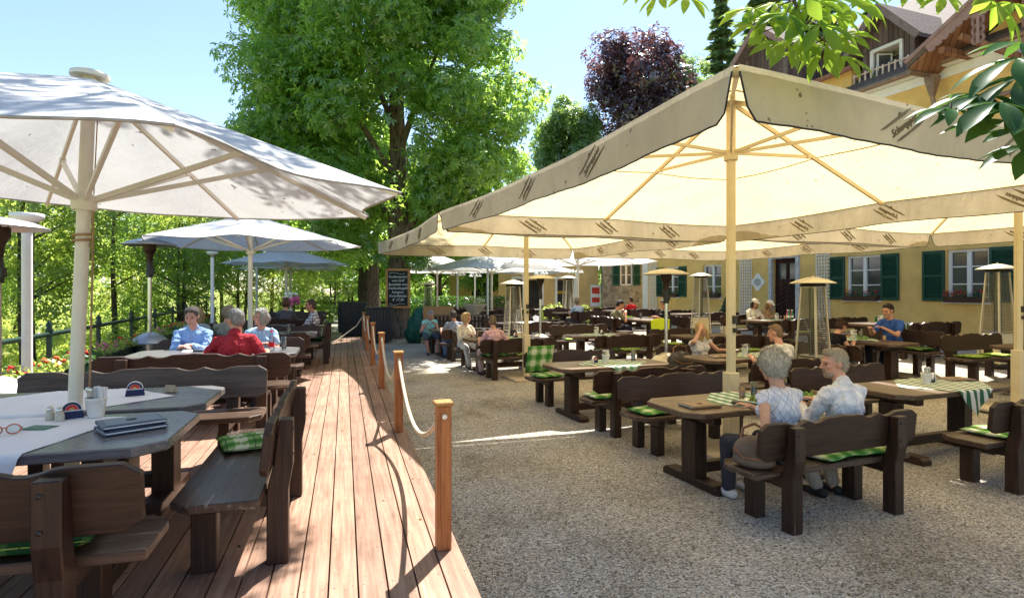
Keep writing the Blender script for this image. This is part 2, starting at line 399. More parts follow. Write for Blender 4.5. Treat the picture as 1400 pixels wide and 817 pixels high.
# ---------------------------------------------------------------- furniture
def wave_top(x, half):
    """ogee outline of the backrest's upper edge, 0 = the flat ends"""
    t = abs(x) / half
    if t > .70: return 0.
    if t > .46: return -.030 * math.sin(PI * (.70 - t) / .24) ** 1.2
    if t > .22: return .004 - .030 * math.sin(PI * (.46 - t) / .24) ** 1.2
    return .004 + .010 * (1 - (t / .22) ** 2) - .022 * math.sin(PI * (.22 - t) / .44) ** 2 * (t / .22)
def make_bench(L, backmat, rail=True):
    r = thing('bench', '', 'bench'); h = L / 2; px = h - .30
    b = MB(); b.box((0, .275, .435), (L, .43, .05)); ch = .05
    b = MB(); b.prism([(-h, .06), (h, .06), (h, .40), (h - .09, .50), (-h + .09, .50), (-h, .40)], .41, .458)
    b.obj('seat', SEATW, r, .006)
    n = 44; xs = [-h + .0 + L * i / n for i in range(n + 1)]
    top = [(-h, .80), (-h + .07, .845)] + [(x, .845 + wave_top(x, h)) for x in xs if -h + .1 < x < h - .1] + [(h - .07, .845), (h, .80)]
    poly = top + [(h, .60), (h - .07, .555), (-h + .07, .555), (-h, .60)]
    tilt = Matrix.Translation((0, .045, .55)) @ Matrix.Rotation(R_(6), 4, 'X') @ Matrix.Translation((0, 0, -.55)) @ Matrix.Rotation(R_(90), 4, 'X')
    b = MB(); b.prism(poly, -.022, .022, tilt); b.obj('backrest', backmat, r, .005)
    for sx in (-1, 1):
        x = sx * px
        b = MB(); b.prism([(-.06, 0), (.055, 0), (.055, .42), (.02, .56), (-.012, .815), (-.085, .815), (-.085, .56), (-.06, .42)], -.052, .052,
                          Matrix.Translation((x, 0, 0)) @ Matrix(((0, 0, 1, 0), (1, 0, 0, 0), (0, 1, 0, 0), (0, 0, 0, 1))))
        post = b.obj('post', W_['z'], r, .006)
        for zz in (.62, .76): b = MB(); b.lathe([(.011, 0), (.011, .004), (.0005, .006)], (x - .02, -.0865, zz), 8, True, Matrix.Rotation(R_(90), 4, 'X')); b.obj('bolt', STEELD, post)
        b = MB(); b.box((x, .375, .165), (.105, .13, .33)); b.obj('leg', W_['z'], r, .006)
        b = MB(); b.box((x, .225, .368), (.085, .47, .082)); b.obj('seat_bearer', W_['y'], r, .005)
    return r
def make_table(L, W, top):
    r = thing('table', '', 'table'); h = L / 2; w = W / 2; c = .13
    b = MB(); b.prism([(-h, -w + c), (-h + c, -w), (h - c, -w), (h, -w + c), (h, w - c), (h - c, w), (-h + c, w), (-h, w - c)], .705, .76)
    b.obj('tabletop', top, r, .008)
    for sx in (-1, 1):
        x = sx * (h - .34)
        b = MB(); b.box((x, 0, .345), (.15, .2, .55)); b.obj('leg', W_['z'], r, .008)
        b = MB(); b.prism([(-.40, 0), (.40, 0), (.40, .05), (.36, .085), (-.36, .085), (-.40, .05)], -.07, .07,
                          Matrix.Translation((x, 0, 0)) @ Matrix(((0, 0, 1, 0), (1, 0, 0, 0), (0, 1, 0, 0), (0, 0, 0, 1))))
        b.obj('foot', W_['y'], r, .006)
        b = MB(); b.box((x, 0, .662), (.1, W * .8, .082)); b.obj('top_bearer', W_['y'], r, .006)
    b = MB(); b.box((0, 0, .15), (2 * h - .84, .09, .10)); b.obj('stretcher', W_['x'], r, .006)
    return r
P_BENCH = make_bench(1.72, W_['x']); P_BENCH.name = 'bench'
P_BENCHD = make_bench(1.98, W_['x']); P_BENCHD.name = 'deck_bench'
P_TABLE = make_table(1.86, .82, TOP); P_TABLE.name = 'table'
P_TABLED = make_table(1.96, .95, TOPD); P_TABLED.name = 'deck_table'

def cushion_mb(w, d, t, seed, tuft=True):
    rg = random.Random(seed); b = MB()
    def f(u, v, s):
        x = (u - .5) * 2; y = (v - .5) * 2
        e = (1 - abs(x) ** 3.2) ** .5 * (1 - abs(y) ** 3.2) ** .5
        z = s * t * .5 * e
        if tuft and s > 0: z *= .62 + .38 * abs(math.sin(1.5 * PI * u) * math.sin(1.5 * PI * v)) ** .4
        return (x * w / 2, y * d / 2, z + .05 * t * math.sin(5 * x + seed) + t * .5)
    b.sheet(lambda u, v: f(u, v, 1), 18, 18); b.sheet(lambda u, v: f(1 - u, v, -1), 18, 18)
    return b
def make_cushion(mat, w=.44, d=.40, t=.055, seed=1):
    o = cushion_mb(w, d, t, seed).obj('seat_cushion', mat, None, 0, True); o['category'] = 'cushion'; return o
P_CUSH = make_cushion(CARPLAID, .46, .40, .06, 1); P_CUSH2 = make_cushion(CARPLAID2, .44, .41, .06, 2); P_CUSH3 = make_cushion(CARPLAID3, .5, .40, .05, 3)
P_CUSH2.name = 'dark_seat_cushion'; P_CUSH3.name = 'olive_seat_cushion'

# ---- small table ware
def make_pot(near=True):
    r = thing('cutlery_pot', '', 'cutlery pot')
    b = MB(); b.lathe([(.040, 0), (.046, .02), (.056, .105), (.060, .108), (.059, .122), (.054, .122), (.053, .1), (.044, .03), (.001, .02)], n=20); b.obj('pot', POTM, r)
    b = MB(); rg = random.Random(5)
    for k in range(7):
        a = rg.uniform(1.5, 4.6); x, y = .03 * math.cos(a), .03 * math.sin(a)
        b.beam((x * .6, y * .6, .03), (x * 1.5, y * 1.5, .165 + rg.uniform(-.01, .025)), .016, .004)
        b.ell((x * 1.55, y * 1.55, .172), (.011, .004, .016), None, 8, 5)
    b.obj('cutlery', STEEL, r)
    b = MB()
    for k in range(4):
        a = -.6 + .35 * k; b.box((.018 * math.cos(a), .018 * math.sin(a), .13), (.07, .006, .11), Matrix.Rotation(a, 3, 'Z') @ Matrix.Rotation(.12 * (k - 1.5), 3, 'Y'))
    b.obj('napkin', NAPK, r); return r
P_POT = make_pot()
def half_disc(n=14, r=.05, r2=0.):
    pts = [(r * math.cos(PI * i / n), r * math.sin(PI * i / n)) for i in range(n + 1)]
    if r2: pts += [(r2 * math.cos(PI * i / n), r2 * math.sin(PI * i / n)) for i in range(n, -1, -1)]
    return pts
XZ = Matrix.Rotation(R_(90), 4, 'X')
def make_coasters():
    r = thing('coaster_holder', '', 'coaster holder')
    b = MB(); b.prism([(-.062, 0), (.062, 0), (.055, .045), (-.055, .045)], -.026, -.022, XZ); b.prism([(-.062, 0), (.062, 0), (.055, .045), (-.055, .045)], .022, .026, XZ)
    b.box((0, 0, .003), (.124, .05, .006)); b.obj('card_holder', NAVY, r)
    b = MB(); m = Matrix.Translation((0, 0, .052)) @ XZ
    n = 28; b.prism([(.052 * math.cos(2 * PI * i / n), .052 * math.sin(2 * PI * i / n)) for i in range(n)], -.018, .018, m); b.obj('coaster_stack', CERAM, r)
    for s in (-1, 1):
        b = MB(); b.prism(half_disc(20, .048, .034), s * .0185 if s > 0 else -.0195, .0195 if s > 0 else -.0185, Matrix.Translation((0, 0, .052)) @ XZ); b.obj('ring', NAVY, r)
        b = MB(); b.prism(half_disc(16, .032), s * .0185 if s > 0 else -.0195, .0195 if s > 0 else -.0185, Matrix.Translation((0, 0, .052)) @ XZ); b.obj('emblem', REDC, r)
        b = MB(); b.prism(half_disc(10, .014), s * .0200 if s > 0 else -.0210, .0210 if s > 0 else -.0200, Matrix.Translation((0, 0, .053)) @ XZ); b.obj('crest', GOLDC, r)
    return r
P_COAST = make_coasters()
def make_menu(cov=LEATH, inn=LEATHI, w=.23, d=.31):
    r = thing('menu_folder', '', 'menu')
    b = MB(); b.box((0, 0, .006), (w, d, .006)); b.box((0, 0, .020), (w, d, .006)); b.box((-w / 2 + .004, 0, .013), (.007, d, .020)); b.obj('cover', cov, r, .002)
    b = MB(); b.box((.004, 0, .013), (w - .016, d - .016, .008)); b.obj('pages', NAPK, r)
    b = MB(); b.box((0, 0, .0240), (w - .05, d - .05, .002)); b.obj('cover_panel', inn, r)
    b = MB(); 
    for rr in (.028, .021): b.tube([(rr * math.cos(a * PI / 10), rr * math.sin(a * PI / 10), .0255) for a in range(21)], .0014, 4)
    for k in range(6): b.box((.014 * math.cos(k), .014 * math.sin(k * 1.7), .0255), (.012, .003, .002), Matrix.Rotation(k, 3, 'Z'))
    b.obj('cover_crest', STEELD, r); return r
P_MENU = make_menu(); P_MENUB = make_menu(LEATHB, plain('tan_panel', (.27, .18, .11), .5), .24, .32); P_MENUB.name = 'brown_menu_folder'
def make_shaker():
    r = thing('salt_shaker', '', 'salt shaker')
    b = MB(); b.lathe([(.018, 0), (.021, .006), (.020, .03), (.014, .046)], n=12); b.obj('glass_body', SALTG, r)
    b = MB(); b.lathe([(.0145, .046), (.0155, .056), (.009, .066), (.0005, .068)], n=12); b.obj('shaker_cap', STEEL, r); return r
P_SALT = make_shaker()
def make_glass(fill=None, h=.14, r0=.030):
    r = thing('drinking_glass', '', 'glass')
    b = MB(); b.lathe([(r0 * .8, 0), (r0 * .82, .004), (r0, h), (r0 - .0025, h), (r0 * .8 - .002, .008), (.0005, .008)], n=16); b.obj('tumbler', GLASS, r)
    if fill: b = MB(); b.lathe([(r0 * .77, .009), (r0 * .93, h * .72), (.0005, h * .72)], n=16); b.obj('drink', fill, r)
    return r
P_GLASS = make_glass(); P_JUICE = make_glass(DRINK, .12, .034); P_JUICE.name = 'juice_glass'
def make_bottle(body, capm):
    r = thing('bottle', '', 'bottle')
    b = MB(); b.lathe([(.033, 0), (.036, .01), (.036, .13), (.03, .165), (.014, .20), (.013, .24), (.013, .245)], n=14); b.obj('bottle_body', body, r)
    b = MB(); b.lathe([(.0372, .05), (.0372, .11)], n=14); b.obj('label_band', capm, r)
    b = MB(); b.lathe([(.0155, .245), (.0155, .268), (.0005, .27)], n=12); b.obj('bottle_cap', capm, r); return r
GRB = plain('green_bottle_glass', (.02, .22, .06), .1, .7, 0, .1, 10, 0)
P_BOTG = make_bottle(GRB, WHITEP); P_BOTG.name = 'green_bottle'
P_BOTW = make_bottle(glass_mat('bottle_plastic', (.88, .93, .98)), FLW['red']); P_BOTW.name = 'clear_bottle'
P_BOTR = make_bottle(FLW['pink'], WHITEP); P_BOTR.name = 'pink_bottle'
def make_plate(salad=True):
    r = thing('plate', '', 'plate')
    b = MB(); b.lathe([(.001, .006), (.07, .006), (.10, .012), (.135, .026), (.137, .022), (.10, .004), (.06, .0), (.001, 0)], n=26); b.obj('dish', CERAM, r)
    if salad:
        P = RNG.normal(0, 1, (150, 3)) * np.array([.045, .045, .012]) + np.array([0, 0, .035]); P[:, 2] = np.abs(P[:, 2] - .015) + .015
        N = RNG.normal(0, 1, (150, 3)) + np.array([0, 0, 1.]); link('salad', leaf_mesh('salad', P, N, .05, LEAFS['salad'], 'quad'), r)
        b = MB(); b.ell((-.05, .04, .03), (.018, .018, .016)); b.ell((-.03, -.06, .03), (.016, .016, .015)); b.obj('tomato', FLW['red'], r)
    return r
def cloth_sheet(w, d, overs=(0, 0, 0, 0), tabh=(.93, .41), seed=0, rot=0., off=(0, 0), wob=.004):
    """cloth lying on a table of half size tabh; what reaches past the edge hangs down"""
    def f(u, v):
        x = (u - .5) * w; y = (v - .5) * d; c, s = math.cos(rot), math.sin(rot)
        x, y = x * c - y * s + off[0], x * s + y * c + off[1]; z = .7635 + .0015 * math.sin(x * 23 + seed) * math.sin(y * 19)
        for k, lim in ((0, tabh[0] + .006), (1, tabh[1] + .006)):
            q = (x, y)[k]
            if abs(q) > lim:
                ov = abs(q) - lim; sg = 1 if q > 0 else -1; z -= ov * .96
                q = sg * (lim + .008 + .10 * ov + .012 * math.sin((y if k == 0 else x) * 26 + seed) * min(1, ov * 8))
                if k == 0: x = q
                else: y = q
        return (x, y, z)
    b = MB(); b.sheet(f, 46, 34); return b
# ---- patio heaters
GUARD = plain('guard_steel', (.20, .18, .14), .4, .5, .7)
def make_mushroom(hood=HOODC):
    r = thing('patio_heater', '', 'patio heater')
    b = MB(); b.lathe([(.27, 0), (.27, .05), (.25, .06)], n=24); b.obj('base_plate', STEELD, r)
    b = MB(); b.lathe([(.24, .06), (.24, .56)], n=24)
    b.obj('tank_housing', STEEL, r)
    b = MB(); b.lathe([(.285, .57), (.27, .60), (.20, .67), (.11, .715), (.04, .74), (.0005, .74)], n=24); b.obj('housing_lid', hood, r)
    b = MB(); b.tube([(0, 0, .73), (0, 0, 1.72)], .032, 12); b.obj('pole', STEEL, r)
    b = MB(); b.lathe([(.05, 1.62), (.055, 1.72), (.045, 1.86)], n=12); b.box((.05, 0, 1.72), (.03, .06, .09)); b.obj('valve', BLACKP, r)
    b = MB(); b.lathe([(.045, 1.86), (.055, 1.98), (.085, 2.04), (.10, 2.06), (.10, 2.15)], n=18); b.obj('burner', BURN, r)
    b = MB(); b.lathe([(.001, 2.245), (.10, 2.24), (.27, 2.205), (.40, 2.15), (.405, 2.135), (.39, 2.14), (.26, 2.19), (.001, 2.215)], n=32); b.obj('hood', hood, r)
    for k in range(3): a = k * 2 * PI / 3; b = MB(); b.tube([(.09 * math.cos(a), .09 * math.sin(a), 2.12), (.12 * math.cos(a), .12 * math.sin(a), 2.22)], .007, 6); b.obj('hood_bracket', STEELD, r)
    return r
P_MUSH = make_mushroom(); P_MUSH.name = 'patio_heater'
P_MUSHW = make_mushroom(HOODW); P_MUSHW.name = 'steel_patio_heater'
def make_pyramid():
    r = thing('flame_heater', '', 'patio heater')
    def sq(h0, h1, z0, z1, m, nm, bev=.004):
        b = MB(); v = [(-h0, -h0, z0), (h0, -h0, z0), (h0, h0, z0), (-h0, h0, z0), (-h1, -h1, z1), (h1, -h1, z1), (h1, h1, z1), (-h1, h1, z1)]
        b.add(v, [(0, 3, 2, 1), (4, 5, 6, 7), (0, 1, 5, 4), (1, 2, 6, 5), (2, 3, 7, 6), (3, 0, 4, 7)]); b.obj(nm, m, r, bev)
    sq(.245, .235, .03, .10, STEELD, 'base'); sq(.20, .165, .10, .70, PAINTC, 'gas_cabinet'); sq(.18, .18, .705, .735, STEEL, 'burner_tray')
    for sx, sy in ((-1, -1), (1, -1), (1, 1), (-1, 1)):
        b = MB(); b.beam((sx * .225, sy * .225, .10), (sx * .125, sy * .125, 1.93), .028, .028); b.obj('corner_bar', HOODC, r)
    b = MB(); b.lathe([(.062, .735), (.062, 1.90)], n=18); b.obj('flame_tube', MESHG, r)
    b = MB()
    for k in range(4):
        M = Matrix.Rotation(k * PI / 2, 4, 'Z')
        for i in range(-4, 5):
            x = i / 4.6; b.tube([M @ Vector((x * .16, -.172, .75)), M @ Vector((x * .105, -.118, 1.9))], .0028, 4, False)
        for j in range(30):
            t = (j + .5) / 30; w = lerp(.17, .112, t); y = -lerp(.172, .118, t); z = lerp(.75, 1.9, t); b.tube([M @ Vector((-w, y, z)), M @ Vector((w, y, z))], .0024, 4, False)
    b.obj('guard_mesh', GUARD, r)
    sq(.15, .14, 1.92, 1.975, STEELD, 'top_plate')
    b = MB(); b.lathe([(.001, 2.085), (.08, 2.08), (.24, 2.035), (.365, 1.985), (.37, 1.972), (.35, 1.978), (.2, 2.02), (.001, 2.05)], n=28)
    b.lathe([(.012, 2.08), (.02, 2.10), (.001, 2.115)], n=8); b.obj('hood', HOODC, r); return r
P_PYR = make_pyramid()
# ---- rope posts
def make_post():
    r = thing('rope_post', '', 'post')
    b = MB(); b.box((0, 0, .43), (.088, .088, .86)); b.obj('shaft', POSTW, r, .006)
    b = MB(); b.prism([(-.056, -.056), (.056, -.056), (.056, .056), (-.056, .056)], .861, .886); b.obj('cap', WHITEP if 0 else ORANGEW, r, .006)
    for q in (-1, 1): b = MB(); b.tube([(0, q * .044, .80), (0, q * .055, .80)], .016, 10); b.obj('rope_ring', STEEL, r)
    return r
P_POST = make_post()
def rope_between(p0, p1, sag, label, group='white ropes strung between the walkway posts'):
    p0, p1 = Vector(p0), Vector(p1); n = 40; b = MB(); pts = []
    for i in range(n + 1):
        t = i / n; q = p0.lerp(p1, t); q.z -= sag * 4 * t * (1 - t); pts.append(q)
    b.tube(pts, .0165, 10); o = b.obj('rope', ROPE); return tag(o, label, 'rope', group)
# ---- chalkboard
def chalkboard(loc, rot):
    r = thing('chalkboard', 'wood framed chalkboard menu hung on the thick tree trunk', 'chalkboard', loc, rot)
    w, h = .94, 1.50
    b = MB(); b.box((0, 0, 0), (w - .1, .02, h - .1)); b.obj('slate', plain('slate_board', (.022, .020, .018), .6, .3, 0, .35, 3), r)
    b = MB(); t = .085
    for x in (-1, 1): b.box((x * (w - t) / 2, -.004, 0), (t, .045, h))
    for z in (-1, 1): b.box((0, -.004, z * (h - t) / 2), (w - 2 * t, .045, t))
    b.obj('frame', ORANGEW, r, .004)
    lines = ['Forellensteckerl', 'vom Grill', 'Spezialit\u00e4t vom', 'Holzkohlengrill', 'hausgem.', 'Kartoffelsalat', '\u20ac 17,50']
    for k, s in enumerate(lines):
        o = link('lettering', text_mesh(s, .125 if k < 6 else .14, WHITEP, .001, .3), r); o.location = (0, -.0125, .44 - .145 * k); o.rotation_euler = (R_(90), 0, 0)
        wd = max(v.co.x for v in o.data.vertices) - min(v.co.x for v in o.data.vertices); k2 = min(1., .73 / wd); o.scale = (k2, 1, 1)
    for z, sg in ((.57, 1), (-.60, -1)):
        b = MB(); b.tube([(.28 * (i / 20 - .5) * 2, -.0125, z + .025 * math.sin(i / 20 * PI * 2) * sg) for i in range(21)], .005, 5)
        b.tube([(-.28 + .03 * math.cos(a / 3), -.0125, z + .03 * math.sin(a / 3)) for a in range(14)], .004, 5); b.obj('flourish', WHITEP, r)
# ---------------------------------------------------------------- parasols
def big_canopy_z(m, q, apex, rim, sag):  # m 0..1 ring, q 0..1 along a side
    return apex - (apex - rim) * m - sag * m * (1 - .6 * m * m) * (abs(math.sin(2 * PI * q)) ** 1.2)
def make_big_parasol(hx, hy, apex, rim, hub):
    r = thing('square_parasol', '', 'parasol')
    cs = [(-hx, -hy), (hx, -hy), (hx, hy), (-hx, hy)]
    c = MB()
    for k in range(4):
        a, b_ = cs[k], cs[(k + 1) % 4]
        def f(u, v, a=a, b_=b_):
            m = .03 + .97 * v; x, y = lerp(a[0], b_[0], u) * m, lerp(a[1], b_[1], u) * m
            e = .05 * m * m * math.sin(PI * u) ** 2     # the edge curves in a little between the corners
            return (x * (1 - e), y * (1 - e), big_canopy_z(m, u, apex, rim, .055))
        c.sheet(f, 24, 16)
    can = c.obj('canopy', CREAM, r, 0, True)
    sm = MB()
    for k in range(4):                                   # sewn seams under the cloth
        a, b_ = cs[k], cs[(k + 1) % 4]
        for mm in (.52, .995):
            pts = []
            for i in range(25):
                u = i / 24; x, y = lerp(a[0], b_[0], u) * mm, lerp(a[1], b_[1], u) * mm; e = .05 * mm * mm * math.sin(PI * u) ** 2
                pts.append((x * (1 - e), y * (1 - e), big_canopy_z(mm, u, apex, rim, .055) - .006))
            sm.tube(pts, .007, 4)
    sm.obj('seam', plain('seam_tape', (.42, .33, .14), .8), can)
    for k in range(4):
        a, b_ = Vector(cs[k]), Vector(cs[(k + 1) % 4]); L = (b_ - a).length; d = (b_ - a) / L; nrm = Vector((d.y, -d.x)); drop = .275; rg = random.Random(k * 7 + 3); ph = [rg.uniform(0, 6) for _ in range(4)]
        def g(u, v, off=0.):
            s = u * L; dc = min(s, L - s); e = .05 * math.sin(PI * u) ** 2
            base = a.lerp(b_, u) * (1 - e); z0 = big_canopy_z(1, u, apex, rim, .055)
            dr = drop * (.14 + .86 * sstep(.0, .085, dc)) if dc < .085 else drop
            fl = .012 + .010 * v * (.5 + .5 * math.sin(s * 2.6 + ph[0])) + .007 * v * math.sin(s * 9 + ph[1]) + .004 * v * math.sin(s * 31 + ph[3]) + off
            dz = -dr * v * (1 + .02 * math.sin(s * 3 + ph[2]))
            p = base + nrm * fl
            return (p.x, p.y, z0 + .004 + dz)
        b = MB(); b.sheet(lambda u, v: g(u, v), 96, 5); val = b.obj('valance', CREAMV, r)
        b = MB(); b.tube([g(i / 96, 1.) for i in range(97)], .0055, 5); b.obj('piping', PIPING, val)
        lt = MB()
        me = text_mesh('Schweppes', .078, BRWN, .004, .25)
        vs = [v.co.copy() for v in me.vertices]; fs = [tuple(q.vertices) for q in me.polygons]
        for T in (.24, .49, .74):
            lt.fold = T; lt.add(vs, fs)
            for yy, x0, x1 in ((.075, -.26, .14), (-.062, -.14, .27)):
                lt.prism([(x0, yy), (x0 + .05, yy - .012), (x1 - .1, yy - .014), (x1, yy), (x1 - .1, yy + .006), (x0 + .1, yy + .004)], -.006, .006)
            n = 16; lt.prism([(.018 * math.cos(2 * PI * i / n), .085 + .018 * math.sin(2 * PI * i / n)) for i in range(n)] , -.005, .005)
        ca, sa = math.cos(R_(31)) * .85, math.sin(R_(31)) * .85; cnt = len(lt.V) // 3            # the print follows the folds of the cloth
        for i, (x, y, z) in enumerate(lt.V):
            u0 = (.245, .49, .735)[min(2, i // cnt)]; x, y = x * ca - y * sa, x * sa + y * ca
            lt.V[i] = g(min(1, max(0, u0 + x / L)), .5 - y / drop, (.006 if z > 0 else -.006))
        lt.obj('lettering', BRWN, val)
    # ribs and struts
    mids = [((cs[k][0] + cs[(k + 1) % 4][0]) / 2, (cs[k][1] + cs[(k + 1) % 4][1]) / 2) for k in range(4)]
    for k, (x, y) in enumerate(cs + mids):
        e = .95 if k >= 4 else 1.
        p0 = Vector((x * .02, y * .02, apex - .05)); p1 = Vector((x * e * .985, y * e * .985, rim - .012))
        b = MB(); b.beam(p0, p1, .028, .046); rib = b.obj('rib', PAINTC, r)
        q = p0.lerp(p1, .47 if k >= 4 else .42); dd = Vector((x, y, 0)).normalized() * .05
        b = MB(); b.beam(Vector((dd.x, dd.y, hub)), q - Vector((0, 0, .03)), .022, .036); b.obj('strut', PAINTC, r)
        b = MB(); b.box(q - Vector((0, 0, .025)), (.05, .05, .05), Matrix.Rotation(math.atan2(y, x), 3, 'Z')); b.obj('joint', PAINTC, rib)
        b = MB(); b.ell(p1, (.04, .04, .03)); b.obj('rib_tip', PAINTC, rib)
    b = MB(); n = 12; prof = []
    for i in range(24):
        a = 2 * PI * i / 24; rr = .052 if (i % 6) not in (0, 5) else .044; prof.append((rr * math.cos(a), rr * math.sin(a)))
    b.prism(prof, .0, apex + .02); b.obj('pole', PAINTC, r)
    b = MB(); b.lathe([(.075, hub - .09), (.08, hub - .07), (.08, hub + .02), (.065, hub + .04)], n=20); b.obj('hub', PAINTC, r)
    b = MB(); b.box((0, 0, .47), (.135, .135, .90)); b.obj('sleeve', PAINTC, r, .008)
    b = MB(); b.box((0, 0, .022), (.8, .8, .04)); b.obj('base_plate', STONE, r, .006)
    b = MB(); b.box((0, -.062, 1.52), (.05, .03, .09)); b.box((.0, -.066, 1.40), (.035, .03, .05)); b.obj('crank_socket', STEELD, r)
    b = MB(); b.lathe([(.17, apex + .0), (.15, apex + .05), (.001, apex + .09)], n=16); b.obj('finial', PAINTC, r)
    return r
BRWN = plain('brown_print', (.19, .15, .09), .8, .1)
P_BIG = make_big_parasol(2.62, 2.96, 4.02, 2.99, 3.42)

def make_round_parasol(nm, R, apex, rim, hub, n=8, fab=WHITEF, phase=0., pole_r=.045, H0=0., frame=PAINTW):
    """n-sided parasol; all heights above its own foot"""
    r = thing(nm, '', 'parasol'); c = MB(); sa = 2 * PI / n
    for k in range(n):
        a0 = phase + k * sa
        def f(u, v, a0=a0):
            m = .04 + .96 * v; p = Vector((math.cos(a0), math.sin(a0))).lerp(Vector((math.cos(a0 + sa), math.sin(a0 + sa))), u) * R * m
            e = 1 - .07 * m * math.sin(PI * u) ** 2
            return (p.x * e, p.y * e, apex - (apex - rim) * m - .035 * m * math.sin(PI * u) ** 2 * R / 2.2)
        c.sheet(f, 12, 12)
    can = c.obj('canopy', fab, r, 0, True)
    b = MB()
    for k in range(n):
        a0 = phase + k * sa; pts = []
        for i in range(13):
            u = i / 12; p = Vector((math.cos(a0), math.sin(a0))).lerp(Vector((math.cos(a0 + sa), math.sin(a0 + sa))), u) * R; e = 1 - .07 * math.sin(PI * u) ** 2
            pts.append((p.x * e, p.y * e, rim - .035 * math.sin(PI * u) ** 2 * R / 2.2 - .002))
        b.tube(pts, .008, 5)
    b.obj('hem', plain('hem_tape', (.35, .34, .32), .8), can)
    for k in range(n):
        a = phase + k * sa; dx, dy = math.cos(a), math.sin(a)
        p0 = Vector((dx * .06, dy * .06, apex - .035)); p1 = Vector((dx * R * .99, dy * R * .99, rim - .012))
        b = MB(); b.beam(p0, p1, .022, .034); rib = b.obj('rib', frame, r)
        q = p0.lerp(p1, .54)
        b = MB(); b.beam((dx * .055, dy * .055, hub), q - Vector((0, 0, .025)), .024, .034); b.obj('strut', frame, r)
        b = MB(); b.box(q - Vector((0, 0, .02)), (.06, .04, .04), Matrix.Rotation(a, 3, 'Z')); b.obj('joint', frame, rib)
    b = MB(); b.tube([(0, 0, H0), (0, 0, apex + .01)], [pole_r * 1.08, pole_r], 18); b.obj('pole', frame, r)
    b = MB(); b.lathe([(pole_r + .03, hub - .07), (pole_r + .035, hub - .05), (pole_r + .035, hub + .02), (pole_r + .01, hub + .04)], n=16); b.obj('hub', frame, r)
    b = MB(); b.lathe([(.115, apex + .0), (.115, apex + .012), (.112, apex + .028), (.09, apex + .04), (.0005, apex + .044)], n=24); b.obj('top_cap', frame, r)
    b = MB(); b.lathe([(.28, H0), (.28, H0 + .05), (.07, H0 + .08), (.065, H0 + .3), (.05, H0 + .31)], n=20); b.obj('base', frame, r)
    return r
# ---------------------------------------------------------------- people
def ik(S, T, l1, l2, hint):
    S, T = Vector(S), Vector(T); d = T - S; L = d.length; mx = (l1 + l2) * .985
    if L > mx: T = S + d * (mx / L); d = T - S; L = mx
    a = (l1 * l1 - l2 * l2 + L * L) / (2 * L); h = math.sqrt(max(l1 * l1 - a * a, 0)); n = d.normalized()
    hv = Vector(hint); hv = (hv - n * hv.dot(n)).normalized(); return S + n * a + hv * h, T
def add_hand(b, W, d, palm, s, curl, side):
    """palm and five fingers; d = direction of the fingers, palm = way the palm faces"""
    d = Vector(d).normalized(); p = Vector(palm); p = (p - d * p.dot(d)).normalized(); x = d.cross(p) * side  # x points to the thumb side
    M = Matrix((x, d, -p)).transposed(); c = Vector(W) + d * .05 * s
    b.ell(c, (.040 * s, .052 * s, .018 * s), M, 12, 7)
    b.cap(W, c, .027 * s, .026 * s, 10)
    for i, L in enumerate((.070, .080, .074, .058)):
        o = c + d * .040 * s + x * (.027 - .018 * i) * s; q = o; ang = .12
        for j, f in enumerate((.45, .32, .25)):
            e = q + (d * math.cos(ang) + p * math.sin(ang)) * L * f * s; b.cap(q, e, (.0098 - .0010 * j) * s, (.0090 - .0012 * j) * s, 7); q = e; ang += curl * (1. if j == 0 else .8)
    o = c - d * .022 * s + x * .028 * s; e = o + (x * .75 + d * .62 + p * .25).normalized() * .036 * s; e2 = e + (d * .9 + x * .12 + p * .3 * (1 + curl)).normalized() * .032 * s
    b.cap(o, e, .014 * s, .0115 * s, 8); b.cap(e, e2, .0112 * s, .0088 * s, 8)
def push(me, fn, s):
    """move every vertex along its normal by fn(position)"""
    n = len(me.vertices); co = np.empty(n * 3, np.float32); no = np.empty(n * 3, np.float32); me.vertices.foreach_get('co', co); me.vertex_normals.foreach_get('vector', no)
    co = co.reshape(-1, 3); d = np.array([fn(p) for p in (co / s).tolist()], np.float32); co += no.reshape(-1, 3) * (d * s)[:, None]; me.vertices.foreach_set('co', co.ravel()); me.update()
